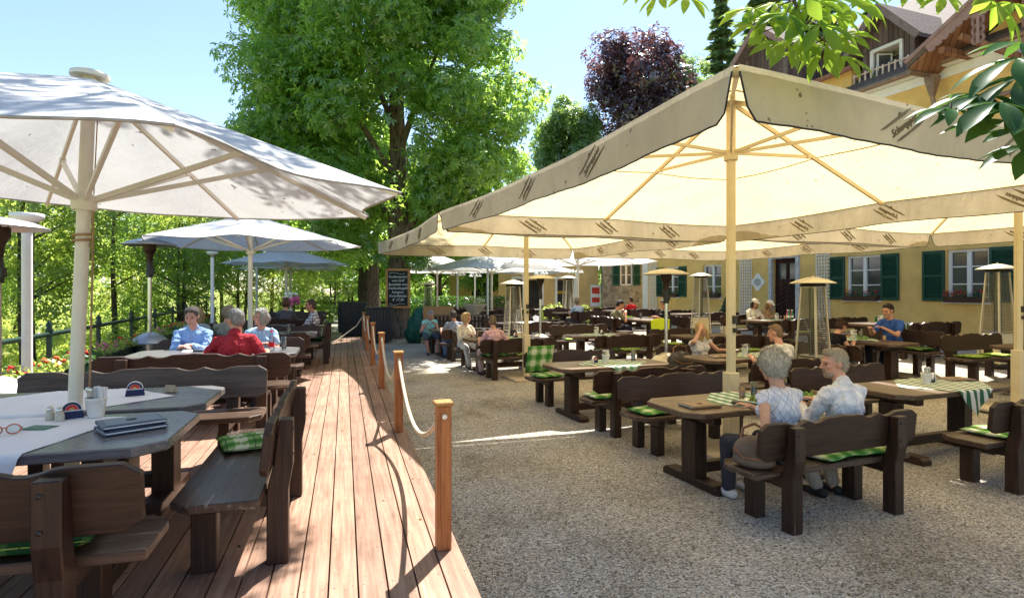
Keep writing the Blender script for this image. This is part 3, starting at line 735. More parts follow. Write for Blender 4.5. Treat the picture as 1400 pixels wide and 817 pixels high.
def person(label, loc, rot, sh=.47, s=1., male=True, lean=8, side=0, turn=0, head=(0, 0, 0), hands=((-.14, .38, .30), (.14, .38, .30)), hand_dirs=None,
           tone=(.52, .27, .18), hair=(.05, .03, .02), style='short', top=((.5, .5, .5), None), sleeves='short', bottom=(.1, .1, .12), blen='long', shoe=(.05, .04, .04),
           knees=.20, feet=(.10, .52), voxel=.0085, group='guests seated at the beer garden tables', extra=None, belly=0., collar=False, beard=None, cap=None, curl=.55, elbow=(0, -.25, -1.)):
    r = thing('person', label, 'person', loc, rot, group); sk = skin(tone)
    w = 1. if male else .89; R = Matrix.Rotation(R_(-lean), 3, 'X') @ Matrix.Rotation(R_(side), 3, 'Y') @ Matrix.Rotation(R_(turn), 3, 'Z')
    P = Vector((0, 0, sh + .085 * s)); Z = lambda x, y, z: P + R @ (Vector((x * w, y, z)) * s)
    Rt = R.to_4x4(); neck = Z(0, -.01, .475); headc = Z(0, .025, .632) + Vector((0, .01, 0))
    Hm = (R.to_4x4() @ Matrix.Rotation(R_(lean * .7), 4, 'X') @ Matrix.Rotation(R_(head[0]), 4, 'Z') @ Matrix.Rotation(R_(-head[1]), 4, 'X') @ Matrix.Rotation(R_(head[2]), 4, 'Y'))
    hs = s * (1. if male else .95)
    H = lambda x, y, z: headc + (Hm @ (Vector((x, y, z)) * hs))
    b = MB(); cl = MB(); tr = MB(); sl_end = {'none': 0, 'short': .62, 'elbow': .92}.get(sleeves, 2)
    # torso (skin under clothes)
    for (c, q) in (((0, -.005, .0), (.165, .115, .11)), ((0, .01, .13), (.145, .105, .15)), ((0, -.005, .30), (.160, .105, .15)), ((0, -.01, .395), (.135, .075, .065))):
        b.ell(Z(*c), (q[0] * s * w, q[1] * s, q[2] * s), Rt)
    k = 1.09
    for (c, q) in (((0, -.005, .015), (.172, .125, .13)), ((0, .012 + belly * .5, .13), (.157 + belly * .4, .118 + belly, .16)), ((0, -.005, .29), (.172, .116, .160)), ((0, -.012, .392), (.148, .086, .070))):
        cl.ell(Z(*c), (q[0] * s * w * k / 1.06, q[1] * s * k / 1.04, q[2] * s), Rt, 20, 12)
    if not male: cl.ell(Z(-.075, .085, .29), (.068 * s, .06 * s, .062 * s), Rt); cl.ell(Z(.075, .085, .29), (.068 * s, .06 * s, .062 * s), Rt)
    b.cap(Z(0, -.015, .42), H(0, -.02, -.06), .062 * s * (w ** .5), .054 * s * w, 14)
    if collar: cl.cap(Z(0, -.022, .425), Z(0, -.022, .462), .074 * s, .066 * s, 16)
    # arms
    for i, sd in enumerate((-1, 1)):
        S = Z(sd * .178, -.012, .385); T = hands[i]; hint = Vector((sd * .55 + elbow[0] * sd, elbow[1], elbow[2]))
        E, W = ik(S, Vector(T), .285 * s, .25 * s, hint)
        b.cap(Z(sd * .06, -.012, .43), S, .040 * s, .048 * s * w ** .5, 12); b.cap(S, E, .050 * s * w, .038 * s * w, 12); b.cap(E, E.lerp(W, .35), .039 * s * w, .039 * s * w, 12); b.cap(E.lerp(W, .35), W, .039 * s * w, .026 * s * w, 12)
        hd = (hand_dirs[i] if hand_dirs else None); d, pm = hd if hd else ((W - E).normalized() + Vector((-sd * .25, .2, 0)), (0, 0, -1))
        add_hand(b, W, d, pm, s * (1 if male else .92), curl, 1 if sd > 0 else -1)
        cl.cap(Z(sd * .06, -.016, .414), S, .053 * s, .060 * s * w ** .5, 14)
        if sleeves == 'none': cl.cap(S, S.lerp(E, .10), .06 * s * w, .056 * s * w, 14)
        else:
            e1 = min(1, sl_end); cl.cap(S, S.lerp(E, e1 * .94), .060 * s * w ** .5, (.057 if sl_end < 1 else .050) * s * w, 14)
            if sl_end > 1: cl.cap(E, E.lerp(W, .86), .053 * s * w, .040 * s * w, 14)
    # legs
    for i, sd in enumerate((-1, 1)):
        hp = P + Vector((sd * .09 * s, .01, -.01)); kn = Vector((sd * knees * .9, .43 * s, sh + .045 * s)); ft = Vector((sd * feet[0] * 1.2, feet[1], .075))
        b.cap(hp, kn, .082 * s * w ** .3, .058 * s, 14); b.cap(kn, kn.lerp(ft, .35), .056 * s, .056 * s, 12); b.cap(kn.lerp(ft, .35), ft, .056 * s, .037 * s, 12)
        b.cap(ft + Vector((0, -.03, -.035)), ft + Vector((sd * .03, .14, -.048)), .038 * s, .028 * s, 10)
        tr.cap(hp, kn, .098 * s * w ** .3, .072 * s, 16)
        if blen == 'long': tr.cap(kn, kn.lerp(ft, .92), .073 * s, .056 * s, 16)
        elif blen == 'knee': tr.cap(kn, kn.lerp(ft, .12), .074 * s, .07 * s, 16)
    tr.ell(P + Vector((0, -.005, -.005)), (.178 * s * w ** .3, .135 * s, .108 * s)); tr.cap(P + Vector((0, 0, 0)), P + R @ Vector((0, -.003, .11 * s)), .12 * s, .118 * s, 16)
    # head
    b.ell(H(0, -.012, .022), (.076 * hs, .096 * hs, .098 * hs), Hm, 22, 14); b.ell(H(0, .018, -.045), (.061 * hs, .072 * hs, .072 * hs), Hm, 20, 12)
    b.ell(H(0, .068, -.098), (.027 * hs, .022 * hs, .020 * hs), Hm)                    # chin
    b.cap(H(0, .088, .018), H(0, .108, -.022), .010 * hs, .0145 * hs, 8); b.ell(H(0, .098, -.027), (.019 * hs, .012 * hs, .010 * hs), Hm)   # nose
    b.cap(H(-.034, .080, .027), H(.034, .080, .027), .013 * hs, .013 * hs, 8)               # brow ridge
    for sd in (-1, 1):
        b.ell(H(sd * .044, .062, -.022), (.022 * hs, .02 * hs, .02 * hs), Hm)            # cheek
        b.ell(H(sd * .078, -.010, -.005), (.011 * hs, .023 * hs, .034 * hs), Hm @ Matrix.Rotation(R_(sd * 14), 4, 'Z'))   # ear
    b.cap(H(-.017, .084, -.064), H(.017, .084, -.064), .0075 * hs, .0075 * hs, 8); b.cap(H(-.014, .082, -.076), H(.014, .082, -.076), .008 * hs, .008 * hs, 8)  # lips
    link('body', remesh(b, 'body', voxel, sk, 1), r)
    tm = remesh(cl, 'top', max(voxel, .010), clothm('top_cloth', *top), 3)
    from mathutils import noise as nz
    so = sum(map(ord, label)) % 97
    def crease(q):                                          # ridges running down and across the cloth
        a = 1 - abs(nz.noise(Vector((q[0] * 13 + so, q[1] * 13, q[2] * 7)))) * 2.6; c2 = 1 - abs(nz.noise(Vector((q[0] * 6, q[1] * 6 + so, q[2] * 15)))) * 2.6
        return .0085 * max(a, -.2) + .007 * max(c2, -.2)
    push(tm, crease, s); link('top', tm, r)
    link('trousers' if blen == 'long' else 'shorts', remesh(tr, 'trousers', .012, clothm('trouser_cloth', bottom), 2), r)
    e = MB()
    for sd in (-1, 1): e.ell(H(sd * .032, .0795, .006), (.0125 * hs, .0085 * hs, .0065 * hs), Hm, 10, 7)
    e.obj('eyes', EYEM, r)
    m = MB(); m.cap(H(-.018, .0905, -.0695), H(.018, .0905, -.0695), .0028 * hs, .0028 * hs, 6); m.obj('mouth', LIPM, r)
    sm = MB()
    for sd in (-1, 1):
        ft = Vector((sd * feet[0] * 1.2, feet[1], .045)); sm.cap(ft + Vector((0, -.05, 0)), ft + Vector((sd * .03, .16, -.008)), .045, .034, 12)
    link('shoes', remesh(sm, 'shoes', .012, plain('shoe_leather', shoe, .5), 1), r)
    # hair
    hm = hairm(hair) if not isinstance(hair, bpy.types.Material) else hair
    h = MB()
    def HE(c, q, rx=0): h.ell(H(*c), tuple(v * hs for v in q), Hm @ Matrix.Rotation(R_(rx), 4, 'X'), 20, 12)
    if style in ('short', 'bun', 'bob', 'long', 'full', 'thin'):
        HE((0, -.026, .038), (.084, .094, .097) if style != 'thin' else (.081, .091, .092))
    if style in ('short', 'thin'): HE((0, -.062, -.015), (.072, .052, .068)); HE((0, .028, .098), (.058, .045, .026))
    if style == 'full': HE((0, -.055, .025), (.112, .098, .112)); HE((0, -.03, .05), (.105, .10, .105)); HE((0, .02, .102), (.07, .062, .036)); HE((0, -.07, -.04), (.07, .045, .05)); [HE((sd * .062, -.005, .045), (.032, .068, .058)) for sd in (-1, 1)]
    if style == 'bob': HE((0, -.06, -.01), (.094, .066, .10)); HE((0, .03, .095), (.066, .058, .036)); [HE((sd * .072, .008, -.02), (.024, .048, .088)) for sd in (-1, 1)]
    if style == 'long': HE((0, -.07, -.06), (.09, .05, .15)); HE((0, .03, .095), (.066, .055, .033)); [HE((sd * .075, .0, -.07), (.027, .045, .14)) for sd in (-1, 1)]; [HE((sd * .06, .03, -.15), (.032, .036, .085)) for sd in (-1, 1)]
    if style == 'bun': HE((0, -.05, .0), (.08, .062, .08)); HE((0, .02, .095), (.062, .055, .03)); HE((0, -.085, .115), (.045, .045, .042))
    if style == 'cap': HE((0, -.06, -.06), (.086, .05, .12)); [HE((sd * .072, -.005, -.06), (.024, .045, .12)) for sd in (-1, 1)]
    if beard: bd = MB(); bd.ell(H(0, .046, -.086), (.055 * hs, .050 * hs, .036 * hs), Hm, 16, 10); bd.ell(H(0, .088, -.052), (.032 * hs, .012 * hs, .009 * hs), Hm); link('beard', remesh(bd, 'beard', .008, hairm(beard, 'beard_hair'), 1), r)
    hm_me = remesh(h, 'hair', .008, hm, 2)
    sd0 = random.Random(sum(map(ord, label))).uniform(0, 50)
    from mathutils import noise as nz
    Hi = Hm.to_3x3().inverted(); hk = 1.6 if style in ('full', 'bob', 'long') else .6
    def tuft(p):
        q = Hi @ (Vector(p) * hs - headc) / hs
        return hk * (.006 * nz.noise(Vector((q.x * 34 + sd0, q.y * 34, q.z * 12))) + .010 * nz.noise(Vector((q.x * 14 + sd0, q.y * 14, q.z * 9))))
    push(hm_me, tuft, hs); ho = link('hair', hm_me, r)
    # loose strands over the hair
    nv = len(hm_me.vertices); vn = [(v.co.copy(), v.normal.copy()) for v in hm_me.vertices]; k = 2800 if voxel < .008 else (700 if voxel < .01 else 160); hb = MB(); rg = random.Random(sd0); hi = Hm.to_3x3()
    dn = (hi @ Vector((0, -.25, -1))).normalized()
    for _ in range(k):
        vc, nn = vn[rg.randrange(nv)]; q = vc + nn * .002
        t0 = dn + Vector((rg.gauss(0, .35), rg.gauss(0, .35), rg.gauss(0, .25))); t0 = t0 - nn * t0.dot(nn)
        if t0.length < .1: continue
        t0.normalize(); sd_ = t0.cross(nn) * (.0026 if voxel < .01 else .004); sk_ = .5 if style in ('short', 'thin') else 1.; L = rg.uniform(.025, .065) * hs * sk_; lift = rg.uniform(.002, .016) * sk_
        a, b_, c_ = q, q + t0 * L * .5 + nn * lift, q + t0 * L + nn * lift * rg.uniform(-.2, .9)
        hb.add([a - sd_, a + sd_, b_ + sd_, b_ - sd_, c_], [(0, 1, 2, 3), (3, 2, 4)])
    hb.obj('hair_strands', hm, ho)
    eb = MB()
    for sd in (-1, 1): eb.cap(H(sd * .046, .082, .029), H(sd * .020, .0925, .034), .0036 * hs, .0042 * hs, 6)
    eb.obj('eyebrows', hm, r)
    if cap:
        c = MB(); c.ell(H(0, -.012, .066), (.092 * hs, .108 * hs, .072 * hs), Hm, 18, 10); c.ell(H(0, .10, .052), (.072 * hs, .07 * hs, .010 * hs), Hm @ Matrix.Rotation(R_(-12), 4, 'X'), 14, 6); c.obj('cap', clothm('cap_cloth', cap), r)
    if extra: extra(r, H, Hm, Z, hs, s)
    return r
EYEM = plain('eyes_dark', (.05, .035, .03), .15, .6, 0, .1, 20, 0); LIPM = plain('lips', (.25, .07, .06), .5)
def glasses(colr=BLACKP):
    def f(r, H, Hm, Z, hs, s):
        b = MB()
        for sd in (-1, 1):
            b.tube([H(sd * .033 + .021 * math.cos(a * PI / 8), .098 - abs(.014 * math.cos(a * PI / 8)) * .5, .004 + .017 * math.sin(a * PI / 8)) for a in range(17)], .0022, 5); b.tube([H(sd * .054, .092, .008), H(sd * .08, -.005, .01)], .002, 5)
        b.tube([H(-.012, .10, .006), H(.012, .10, .006)], .002, 5); b.obj('spectacles', colr, r)
    return f
def on_bench(root, x, fwd=.27):
    M = Matrix.Translation(root.location) @ Matrix.Rotation(root.rotation_euler.z, 4, 'Z'); return M @ Vector((x, fwd, 0)), root.rotation_euler.z
# ---------------------------------------------------------------- leaves, trees
def unit(a): return a / np.maximum(np.linalg.norm(a, axis=-1, keepdims=True), 1e-9)
def leaf_template(kind):
    """verts (k,3) in leaf plane x,y (y = stem to tip), z = normal; faces (f,4)"""
    if kind == 'quad': return np.array([[0, 0, 0], [.3, .5, .06], [0, 1, 0], [-.3, .5, .06]], float) - np.array([0, .5, 0]), np.array([[0, 1, 2, 3]])
    if kind == 'clump':    # three crossing leaves
        V = []; F = []
        for i, a in enumerate((0., 2.1, 4.2)):
            q = np.array([[0, 0, 0], [.26, .5, .05], [0, 1, -.1], [-.26, .5, .05]]); c, s = math.cos(a), math.sin(a)
            V.append(q @ np.array([[c, s, 0], [-s, c, 0], [0, 0, 1]])); F.append(np.arange(4) + 4 * i)
        return np.concatenate(V) * .6, np.array(F)
    if kind == 'palm':     # horse chestnut, five blades, one quad each
        V = []; F = []
        for i, a in enumerate((-1.9, -.95, 0., .95, 1.9)):
            L = 1. - .10 * abs(i - 2); q = np.array([[0, 0, 0], [.19 * L, .62 * L, .0], [0, L, -.28 * L], [-.19 * L, .62 * L, .0]]); c, s = math.cos(a), math.sin(a)
            V.append(q @ np.array([[c, -s, 0], [s, c, 0], [0, 0, 1]])); F.append(np.arange(4) + 4 * i)
        return np.concatenate(V) * .62, np.array(F)
    if kind == 'fine':     # near chestnut leaf: seven folded, drooping blades
        V = []; F = []; prof = [(0, .012), (.2, .05), (.42, .115), (.6, .155), (.74, .15), (.88, .085), (1., .004)]
        for i, a in enumerate((-2.2, -1.45, -.72, 0., .72, 1.45, 2.2)):
            L = 1. - .13 * abs(i - 3) ; c, s = math.cos(a), math.sin(a); M = np.array([[c, -s, 0], [s, c, 0], [0, 0, 1]]); n0 = len(V) and sum(len(x) for x in V)
            q = []
            for t, w in prof:
                z = -.42 * t * t * L; 
                for sx in (-1, 0, 1): q.append([sx * w * L, t * L, z + (.045 if sx else 0.) * (w / .155)])
            V.append(np.array(q) @ M)
            for j in range(len(prof) - 1):
                for e in (0, 1): F.append(np.array([j * 3 + e, j * 3 + e + 1, j * 3 + e + 4, j * 3 + e + 3]) + n0)
        return np.concatenate(V) * .62, np.array(F)
def leaf_mesh(name, P, N, size, mat, kind='quad', droop=0., Y=None, smooth=False, attr=None):
    P = np.asarray(P, float); n = len(P); N = unit(np.asarray(N, float)); T, F = leaf_template(kind)
    if Y is None: Y = RNG.normal(0, 1, (n, 3))
    Y = np.asarray(Y, float) + np.array([0, 0, -droop]); Y = unit(Y - N * (Y * N).sum(1, keepdims=True)); X = np.cross(Y, N)
    s = (size * RNG.uniform(.65, 1.3, n)) if np.isscalar(size) else np.asarray(size)
    V = P[:, None, :] + s[:, None, None] * (T[None, :, 0:1] * X[:, None] + T[None, :, 1:2] * Y[:, None] + T[None, :, 2:3] * N[:, None])
    k = len(T); FF = (F[None] + (np.arange(n) * k)[:, None, None]).reshape(-1, 4)
    if attr is None: attr = RNG.uniform(0, 1, n)
    at = np.repeat(attr, len(F)) + RNG.normal(0, .06, n * len(F)) + (np.repeat(RNG.normal(0, .16, (n, 7)), 12, 1).ravel() if kind == 'fine' else 0)
    return np_mesh(name, V.reshape(-1, 3), FF, mat, np.clip(at, 0, 1), smooth)
def blob_points(blobs, n, shell=.55, flat=1.):
    """points in the outer shells of ellipsoid clumps, with outward normals; clumps are (x,y,z,rx,ry,rz)"""
    B = np.array(blobs, float); vol = B[:, 3] * B[:, 4] + B[:, 3] * B[:, 5]; idx = RNG.choice(len(B), n, p=vol / vol.sum())
    D = unit(RNG.normal(0, 1, (n, 3))); rad = RNG.uniform(shell, 1.04, n) ** .8
    P = B[idx, :3] + D * B[idx, 3:6] * rad[:, None]; return P, D, idx
def crown_blobs(c, r, n, sub=.36, seed=0, zbias=0.):
    g = np.random.default_rng(seed); out = []
    for i in range(n):
        d = unit(g.normal(0, 1, 3)); q = g.uniform(.25, .86) ** .6
        s = sub * g.uniform(.6, 1.25); out.append([c[0] + d[0] * r[0] * q, c[1] + d[1] * r[1] * q, c[2] + d[2] * r[2] * q + zbias, r[0] * s, r[1] * s, r[2] * s * .78])
    return out
def crown(name, blobs, n, size, mat, kind, parent, droop=.5, shell=.5, up=.6, origin=None, hole=0., clip=None):
    P, D, idx = blob_points(blobs, n, shell)
    if clip is not None: k = clip(P); P, D, idx = P[k], D[k], idx[k]
    N = D * .8 + np.array([0, 0, up]) + RNG.normal(0, .45, P.shape)
    cl = RNG.uniform(0, 1, len(blobs)); at = np.clip(.55 * RNG.uniform(0, 1, len(P)) + .45 * cl[idx], 0, 1)
    Y = D + RNG.normal(0, .5, P.shape)
    o = link(name, leaf_mesh(name, P, N, size, mat, kind, droop, Y, attr=at), parent); return o
def trunk_pts(p0, p1, r0, r1, bend=.15, n=10, seed=0, flare=1.5):
    rg = random.Random(seed); pts = []; rad = []; p0, p1 = Vector(p0), Vector(p1); ax = rg.uniform(0, 6)
    for i in range(n + 1):
        t = i / n; q = p0.lerp(p1, t); w = math.sin(t * PI) * bend; q += Vector((math.cos(ax) * w + rg.uniform(-.02, .02), math.sin(ax) * w, 0)); pts.append(q)
        rad.append(lerp(r0, r1, t) * (1 + (flare - 1) * max(0, 1 - t * n / 2.2) ** 2))
    return pts, rad
def rough_trunk(b, pts, rad, n=18, amp=.06, seed=0):
    k = len(b.V); b.tube(pts, rad, n)
    for i in range(k, len(b.V)):
        v = Vector(b.V[i]); j = min(range(len(pts)), key=lambda q: (pts[q] - v).length); d = v - pts[j]
        w = math.sin(math.atan2(d.y, d.x) * 5 + seed) * .6 + math.sin(math.atan2(d.y, d.x) * 9 + v.z * 1.3 + seed * 2) * .4
        b.V[i] = tuple(v + d.normalized() * w * amp * rad[j])
def tree(nm, label, group, loc, h, cr, mat, trunk_r=.14, kind='quad', nleaf=2500, size=.35, bark_m=None, seed=0, blobs=18, cz=.62, rz=.42, multi=1, cat='tree', droop=.4, limb=6):
    r = thing(nm, label, cat, loc, 0, group); rg = random.Random(seed)
    b = MB()
    for m in range(multi):
        off = (0, 0) if multi == 1 else (rg.uniform(-.25, .25), rg.uniform(-.25, .25))
        pts, rad = trunk_pts((off[0], off[1], -.1), (off[0] * 2 + rg.uniform(-.3, .3), off[1] * 2 + rg.uniform(-.3, .3), h * .86), trunk_r, trunk_r * .22, .12 * h * .2, 9, seed + m, 1.5)
        b.tube(pts, rad, 9)
        for i in range(limb):
            t = rg.uniform(.3, .8); q = pts[int(t * 9)]; a = rg.uniform(0, 2 * PI); e = q + Vector((math.cos(a) * cr * .7, math.sin(a) * cr * .7, h * .12)); b.tube([q, q.lerp(e, .5) + Vector((0, 0, .1)), e], [rad[int(t * 9)] * .5, trunk_r * .2, trunk_r * .08], 6)
    b.obj('trunk', bark_m or BARKD, r)
    bl = crown_blobs((0, 0, h * cz), (cr, cr, h * rz), blobs, .36, seed); crown('crown', bl, nleaf, size, mat, kind, r, droop)
    return r
def fir_tree(label, loc, h, rad, seed, n=5200):
    r = thing('fir_tree', label, 'tree', loc, 0, 'dark conifers on the hill behind the house')
    b = MB(); b.tube([(0, 0, -.2), (0, 0, h * .6), (0, 0, h)], [h * .018, h * .01, .02], 8); b.obj('trunk', BARKD, r)
    g = np.random.default_rng(seed); t = g.uniform(.06, 1, n) ** .85; lay = np.round(t * 26 + g.normal(0, .16, n)) / 26; a = g.uniform(0, 2 * PI, n)
    lob = .72 + .28 * np.sin(a * 7 + lay * 40); rr = rad * (1 - lay) ** .8 * g.uniform(.12, 1., n) ** .55 * lob + .08
    P = np.stack([rr * np.cos(a), rr * np.sin(a), h * lay - rr * .32 + g.normal(0, .15, n)], 1); Y = np.stack([np.cos(a), np.sin(a), -.45 + 0 * a], 1)
    N = np.stack([0 * a, 0 * a, 1 + 0 * a], 1) + g.normal(0, .35, (n, 3)); link('crown', leaf_mesh('fir_crown', P, N, .95, LEAFS['fir'], 'quad', .2, Y), r); return r
def shrub_mesh(name, blobs, n, size, mat, kind='quad'):
    P, D, idx = blob_points(blobs, n, .5); return leaf_mesh(name, P, D + np.array([0, 0, .5]) + RNG.normal(0, .5, P.shape), size, mat, kind, .2)
def flower_cluster(b, c, r, n, fs, seed=0):
    rg = random.Random(seed)
    for _ in range(n):
        p = Vector(c) + Vector((rg.uniform(-1, 1) * r[0], rg.uniform(-1, 1) * r[1], rg.uniform(-.4, 1) * r[2])); s = fs * rg.uniform(.7, 1.2)
        b.ell(p, (s, s, s * .7), Matrix.Rotation(rg.uniform(0, 3), 4, 'X'), 6, 4)
# ---------------------------------------------------------------- yellow inn on the right
BA = math.atan2(-.936, .351); BO = Vector((6.86, 30.5, 0))     # wall runs from its far corner towards the camera's right
def bx(px): return (30.5 - 14640. / (px - 400.)) / .936
def stucco(nm, col, sc=26, st=.6, dist=.03, var=.17):
    m, nt = new_mat(nm); t = NT(nt); c = t.coord(); f = t.noise(c, 1.3, 6, .65); col2 = t.ramp(f, [(.3, scl(col, 1 - var)), (.7, scl(col, 1 + var))])
    h = t.noise(c, sc, 5, .6); t.out(t.bsdf(col2, .9, .15, 0, t.bump(h, st, dist))); return m
YEL = stucco('ochre_render', (.74, .50, .18)); OCH = stucco('pale_ochre_render', (.64, .45, .20), 30, .3)
def masonry():
    m, nt = new_mat('rubble_masonry'); t = NT(nt); c = t.coord(); v = t.n('ShaderNodeTexVoronoi', i_Scale=5.5); t.l(c, v.inputs['Vector']); e = t.n('ShaderNodeTexVoronoi', i_Scale=5.5, feature='DISTANCE_TO_EDGE'); t.l(c, e.inputs['Vector'])
    hs = t.n('ShaderNodeSeparateColor'); t.l(v.outputs['Color'], hs.inputs[0]); col = t.ramp(hs.outputs[0], [(0, (.16, .15, .13)), (.5, (.28, .25, .2)), (1, (.36, .33, .28))])
    ed = t.ramp(e.outputs['Distance'], [(.0, (0, 0, 0)), (.07, (1, 1, 1))]); col = t.mix(ed, (.30, .28, .24), col)
    t.out(t.bsdf(col, .9, .15, 0, t.bump(ed, .7, .03))); return m
MASON = masonry()
def boards(nm, c0, c1, per=.17, ax=0):
    m, nt = new_mat(nm); t = NT(nt); c = t.coord(); s = t.n('ShaderNodeSeparateXYZ'); t.l(c, s.inputs[0]); q = t.math('ADD', s.outputs[0], s.outputs[1]) if ax == 0 else s.outputs[ax]
    u = t.math('MULTIPLY', q, 1 / per); fr = t.math('FRACT', t.math('ADD', u, 100)); fl = t.math('FLOOR', u)
    wn = t.n('ShaderNodeTexWhiteNoise', noise_dimensions='1D'); t.l(fl, wn.inputs['W']); gr = t.noise(t.coord('Object', (14, 14, .9)), 2., 6, .65)
    f = t.math('ADD', t.math('MULTIPLY', wn.outputs[0], .5), t.math('MULTIPLY', gr, .6)); col = t.ramp(f, [(.2, c0), (.9, c1)])
    gap = t.math('LESS_THAN', fr, .09); col = t.mix(gap, col, scl(c0, .35)); t.out(t.bsdf(col, .75, .2, 0, t.bump(t.math('SUBTRACT', 1, gap), .8, .02))); return m
BRD = boards('weathered_boards', (.07, .048, .045), (.20, .15, .14)); BRD2 = boards('red_boards', (.15, .065, .042), (.30, .15, .10), .2)
TRIM = plain('mauve_trim', (.30, .19, .17), .6, .3, 0, .15, 5, .1); SOFF = boards('soffit_boards', (.22, .10, .06), (.36, .19, .12), .24, 0)
ROOF = plain('roof_tiles', (.13, .105, .095), .8, .2, 0, .35, 12, .6, 14, .04); GUT = plain('gutter_metal', (.26, .18, .14), .4, .4, .4)
GRP = plain('grey_post', (.17, .13, .12), .7)
DOORW = boards('door_boards', (.030, .014, .012), (.075, .035, .028), .14)
def wall_holes(b, x0, x1, z0, z1, holes, depth, y=0.):
    """wall face with openings and their reveals; y grows into the house"""
    xs = sorted({x0, x1, *[h[0] for h in holes], *[h[1] for h in holes]}); zs = sorted({z0, z1, *[h[2] for h in holes], *[h[3] for h in holes]})
    for i in range(len(xs) - 1):
        for j in range(len(zs) - 1):
            cx, cz = (xs[i] + xs[i + 1]) / 2, (zs[j] + zs[j + 1]) / 2
            if any(h[0] < cx < h[1] and h[2] < cz < h[3] for h in holes): continue
            b.add([(xs[i], y, zs[j]), (xs[i + 1], y, zs[j]), (xs[i + 1], y, zs[j + 1]), (xs[i], y, zs[j + 1])], [(0, 1, 2, 3)])
    for a, c, d, e in holes:
        q = [(a, d), (c, d), (c, e), (a, e)]
        for k in range(4):
            p, r = q[k], q[(k + 1) % 4]; b.add([(p[0], y, p[1]), (r[0], y, r[1]), (r[0], y + depth, r[1]), (p[0], y + depth, p[1])], [(0, 3, 2, 1)])
def window(parent, x0, x1, z0, z1, y=.12, bars=2, sash=2, shutters=True, sill=True, box=None, seed=0, sw=.58):
    b = MB(); t = .075; w = x1 - x0
    for x in (x0 + t / 2, x1 - t / 2): b.box((x, y, (z0 + z1) / 2), (t, .07, z1 - z0))
    for z in (z0 + t / 2, z1 - t / 2): b.box(((x0 + x1) / 2, y + .002, z), (w - 2 * t, .066, t))
    for k in range(1, sash): b.box((x0 + w * k / sash, y - .006, (z0 + z1) / 2), (.11, .07, z1 - z0 - 2 * t))
    for k in range(1, bars + 1): b.box(((x0 + x1) / 2, y + .004, z0 + (z1 - z0) * k / (bars + 1)), (w - 2 * t, .04, .035))
    f = b.obj('window', FRAMEW, parent, .004)
    b = MB(); b.box(((x0 + x1) / 2, y + .03, (z0 + z1) / 2), (w - .05, .012, z1 - z0 - .05)); b.obj('pane', DGLASS, f)
    if sill: b = MB(); b.box(((x0 + x1) / 2, -.03, z0 - .035), (w + .1, .16, .05)); b.obj('sill', WHITEM, f, .004)
    if shutters:
        for sd in (-1, 1):
            xa = x0 - .03 - sw if sd < 0 else x1 + .03; b = MB(); yy = -.035
            for x in (xa + .035, xa + sw - .035): b.box((x, yy, (z0 + z1) / 2), (.07, .04, z1 - z0))
            for z in (z0 + .04, (z0 + z1) / 2, z1 - .04): b.box((xa + sw / 2, yy, z), (sw - .14, .038, .08))
            n = int((z1 - z0 - .2) / .052)
            for k in range(n):
                z = z0 + .1 + (z1 - z0 - .2) * (k + .5) / n
                if abs(z - (z0 + z1) / 2) < .05: continue
                b.box((xa + sw / 2, yy, z), (sw - .14, .045, .010), Matrix.Rotation(R_(38), 3, 'X'))
            b.box((xa + sw / 2, -.016, (z0 + z1) / 2), (sw - .12, .008, z1 - z0 - .06)); b.obj('shutter', GREENS, parent)
    if box:
        b = MB(); b.box(((x0 + x1) / 2, -.10, z0 + .05), (w - .02, .17, .15)); fb = b.obj('flower_box', plain('box_brown', (.06, .03, .02), .6), parent, .006)
        P = np.stack([RNG.uniform(x0, x1, 320), RNG.normal(-.12, .05, 320), z0 + .10 + np.abs(RNG.normal(.05, .075, 320))], 1); link('plant', leaf_mesh('plant', P, RNG.normal(0, 1, P.shape) + np.array([0, -.4, .8]), .055, LEAFS['hedge'], 'quad'), fb)
        b = MB(); flower_cluster(b, ((x0 + x1) / 2, -.14, z0 + .2), (w / 2 - .03, .07, .10), box[1], .023, seed); b.obj('geranium', FLW[box[0]], fb)
def trellis(x0, x1, z0, z1, label, parent_M):
    b = MB(); n = max(2, round((x1 - x0) / .12)); m = round((z1 - z0) / .12)
    for k in range(n + 1): b.box((lerp(x0, x1, k / n), -.035, (z0 + z1) / 2), (.028, .016, z1 - z0))
    for k in range(m + 1): b.box(((x0 + x1) / 2, -.052, lerp(z0, z1, k / m)), (x1 - x0 + .03, .016, .028))
    o = b.obj('trellis', WHITEM); o.matrix_world = parent_M; return tag(o, label, 'trellis', 'white trellises fixed to the yellow wall')
def gable_roof(b, x0, x1, y0, y1, ze, zp, ov=.25, th=.12):
    """two slopes, ridge along y"""
    xm = (x0 + x1) / 2; dx = (x1 - x0) / 2; sl = (zp - ze) / dx
    for sg in (-1, 1):
        p = [(xm, zp), (xm + sg * (dx + ov), ze - ov * sl)]
        q = [(p[0][0], p[0][1]), (p[1][0], p[1][1]), (p[1][0], p[1][1] + th), (p[0][0], p[0][1] + th * 1.15)]
        b.add([(a, y, z) for y in (y0, y1) for a, z in q], [(0, 1, 2, 3), (7, 6, 5, 4), (0, 4, 5, 1), (1, 5, 6, 2), (2, 6, 7, 3), (3, 7, 4, 0)])
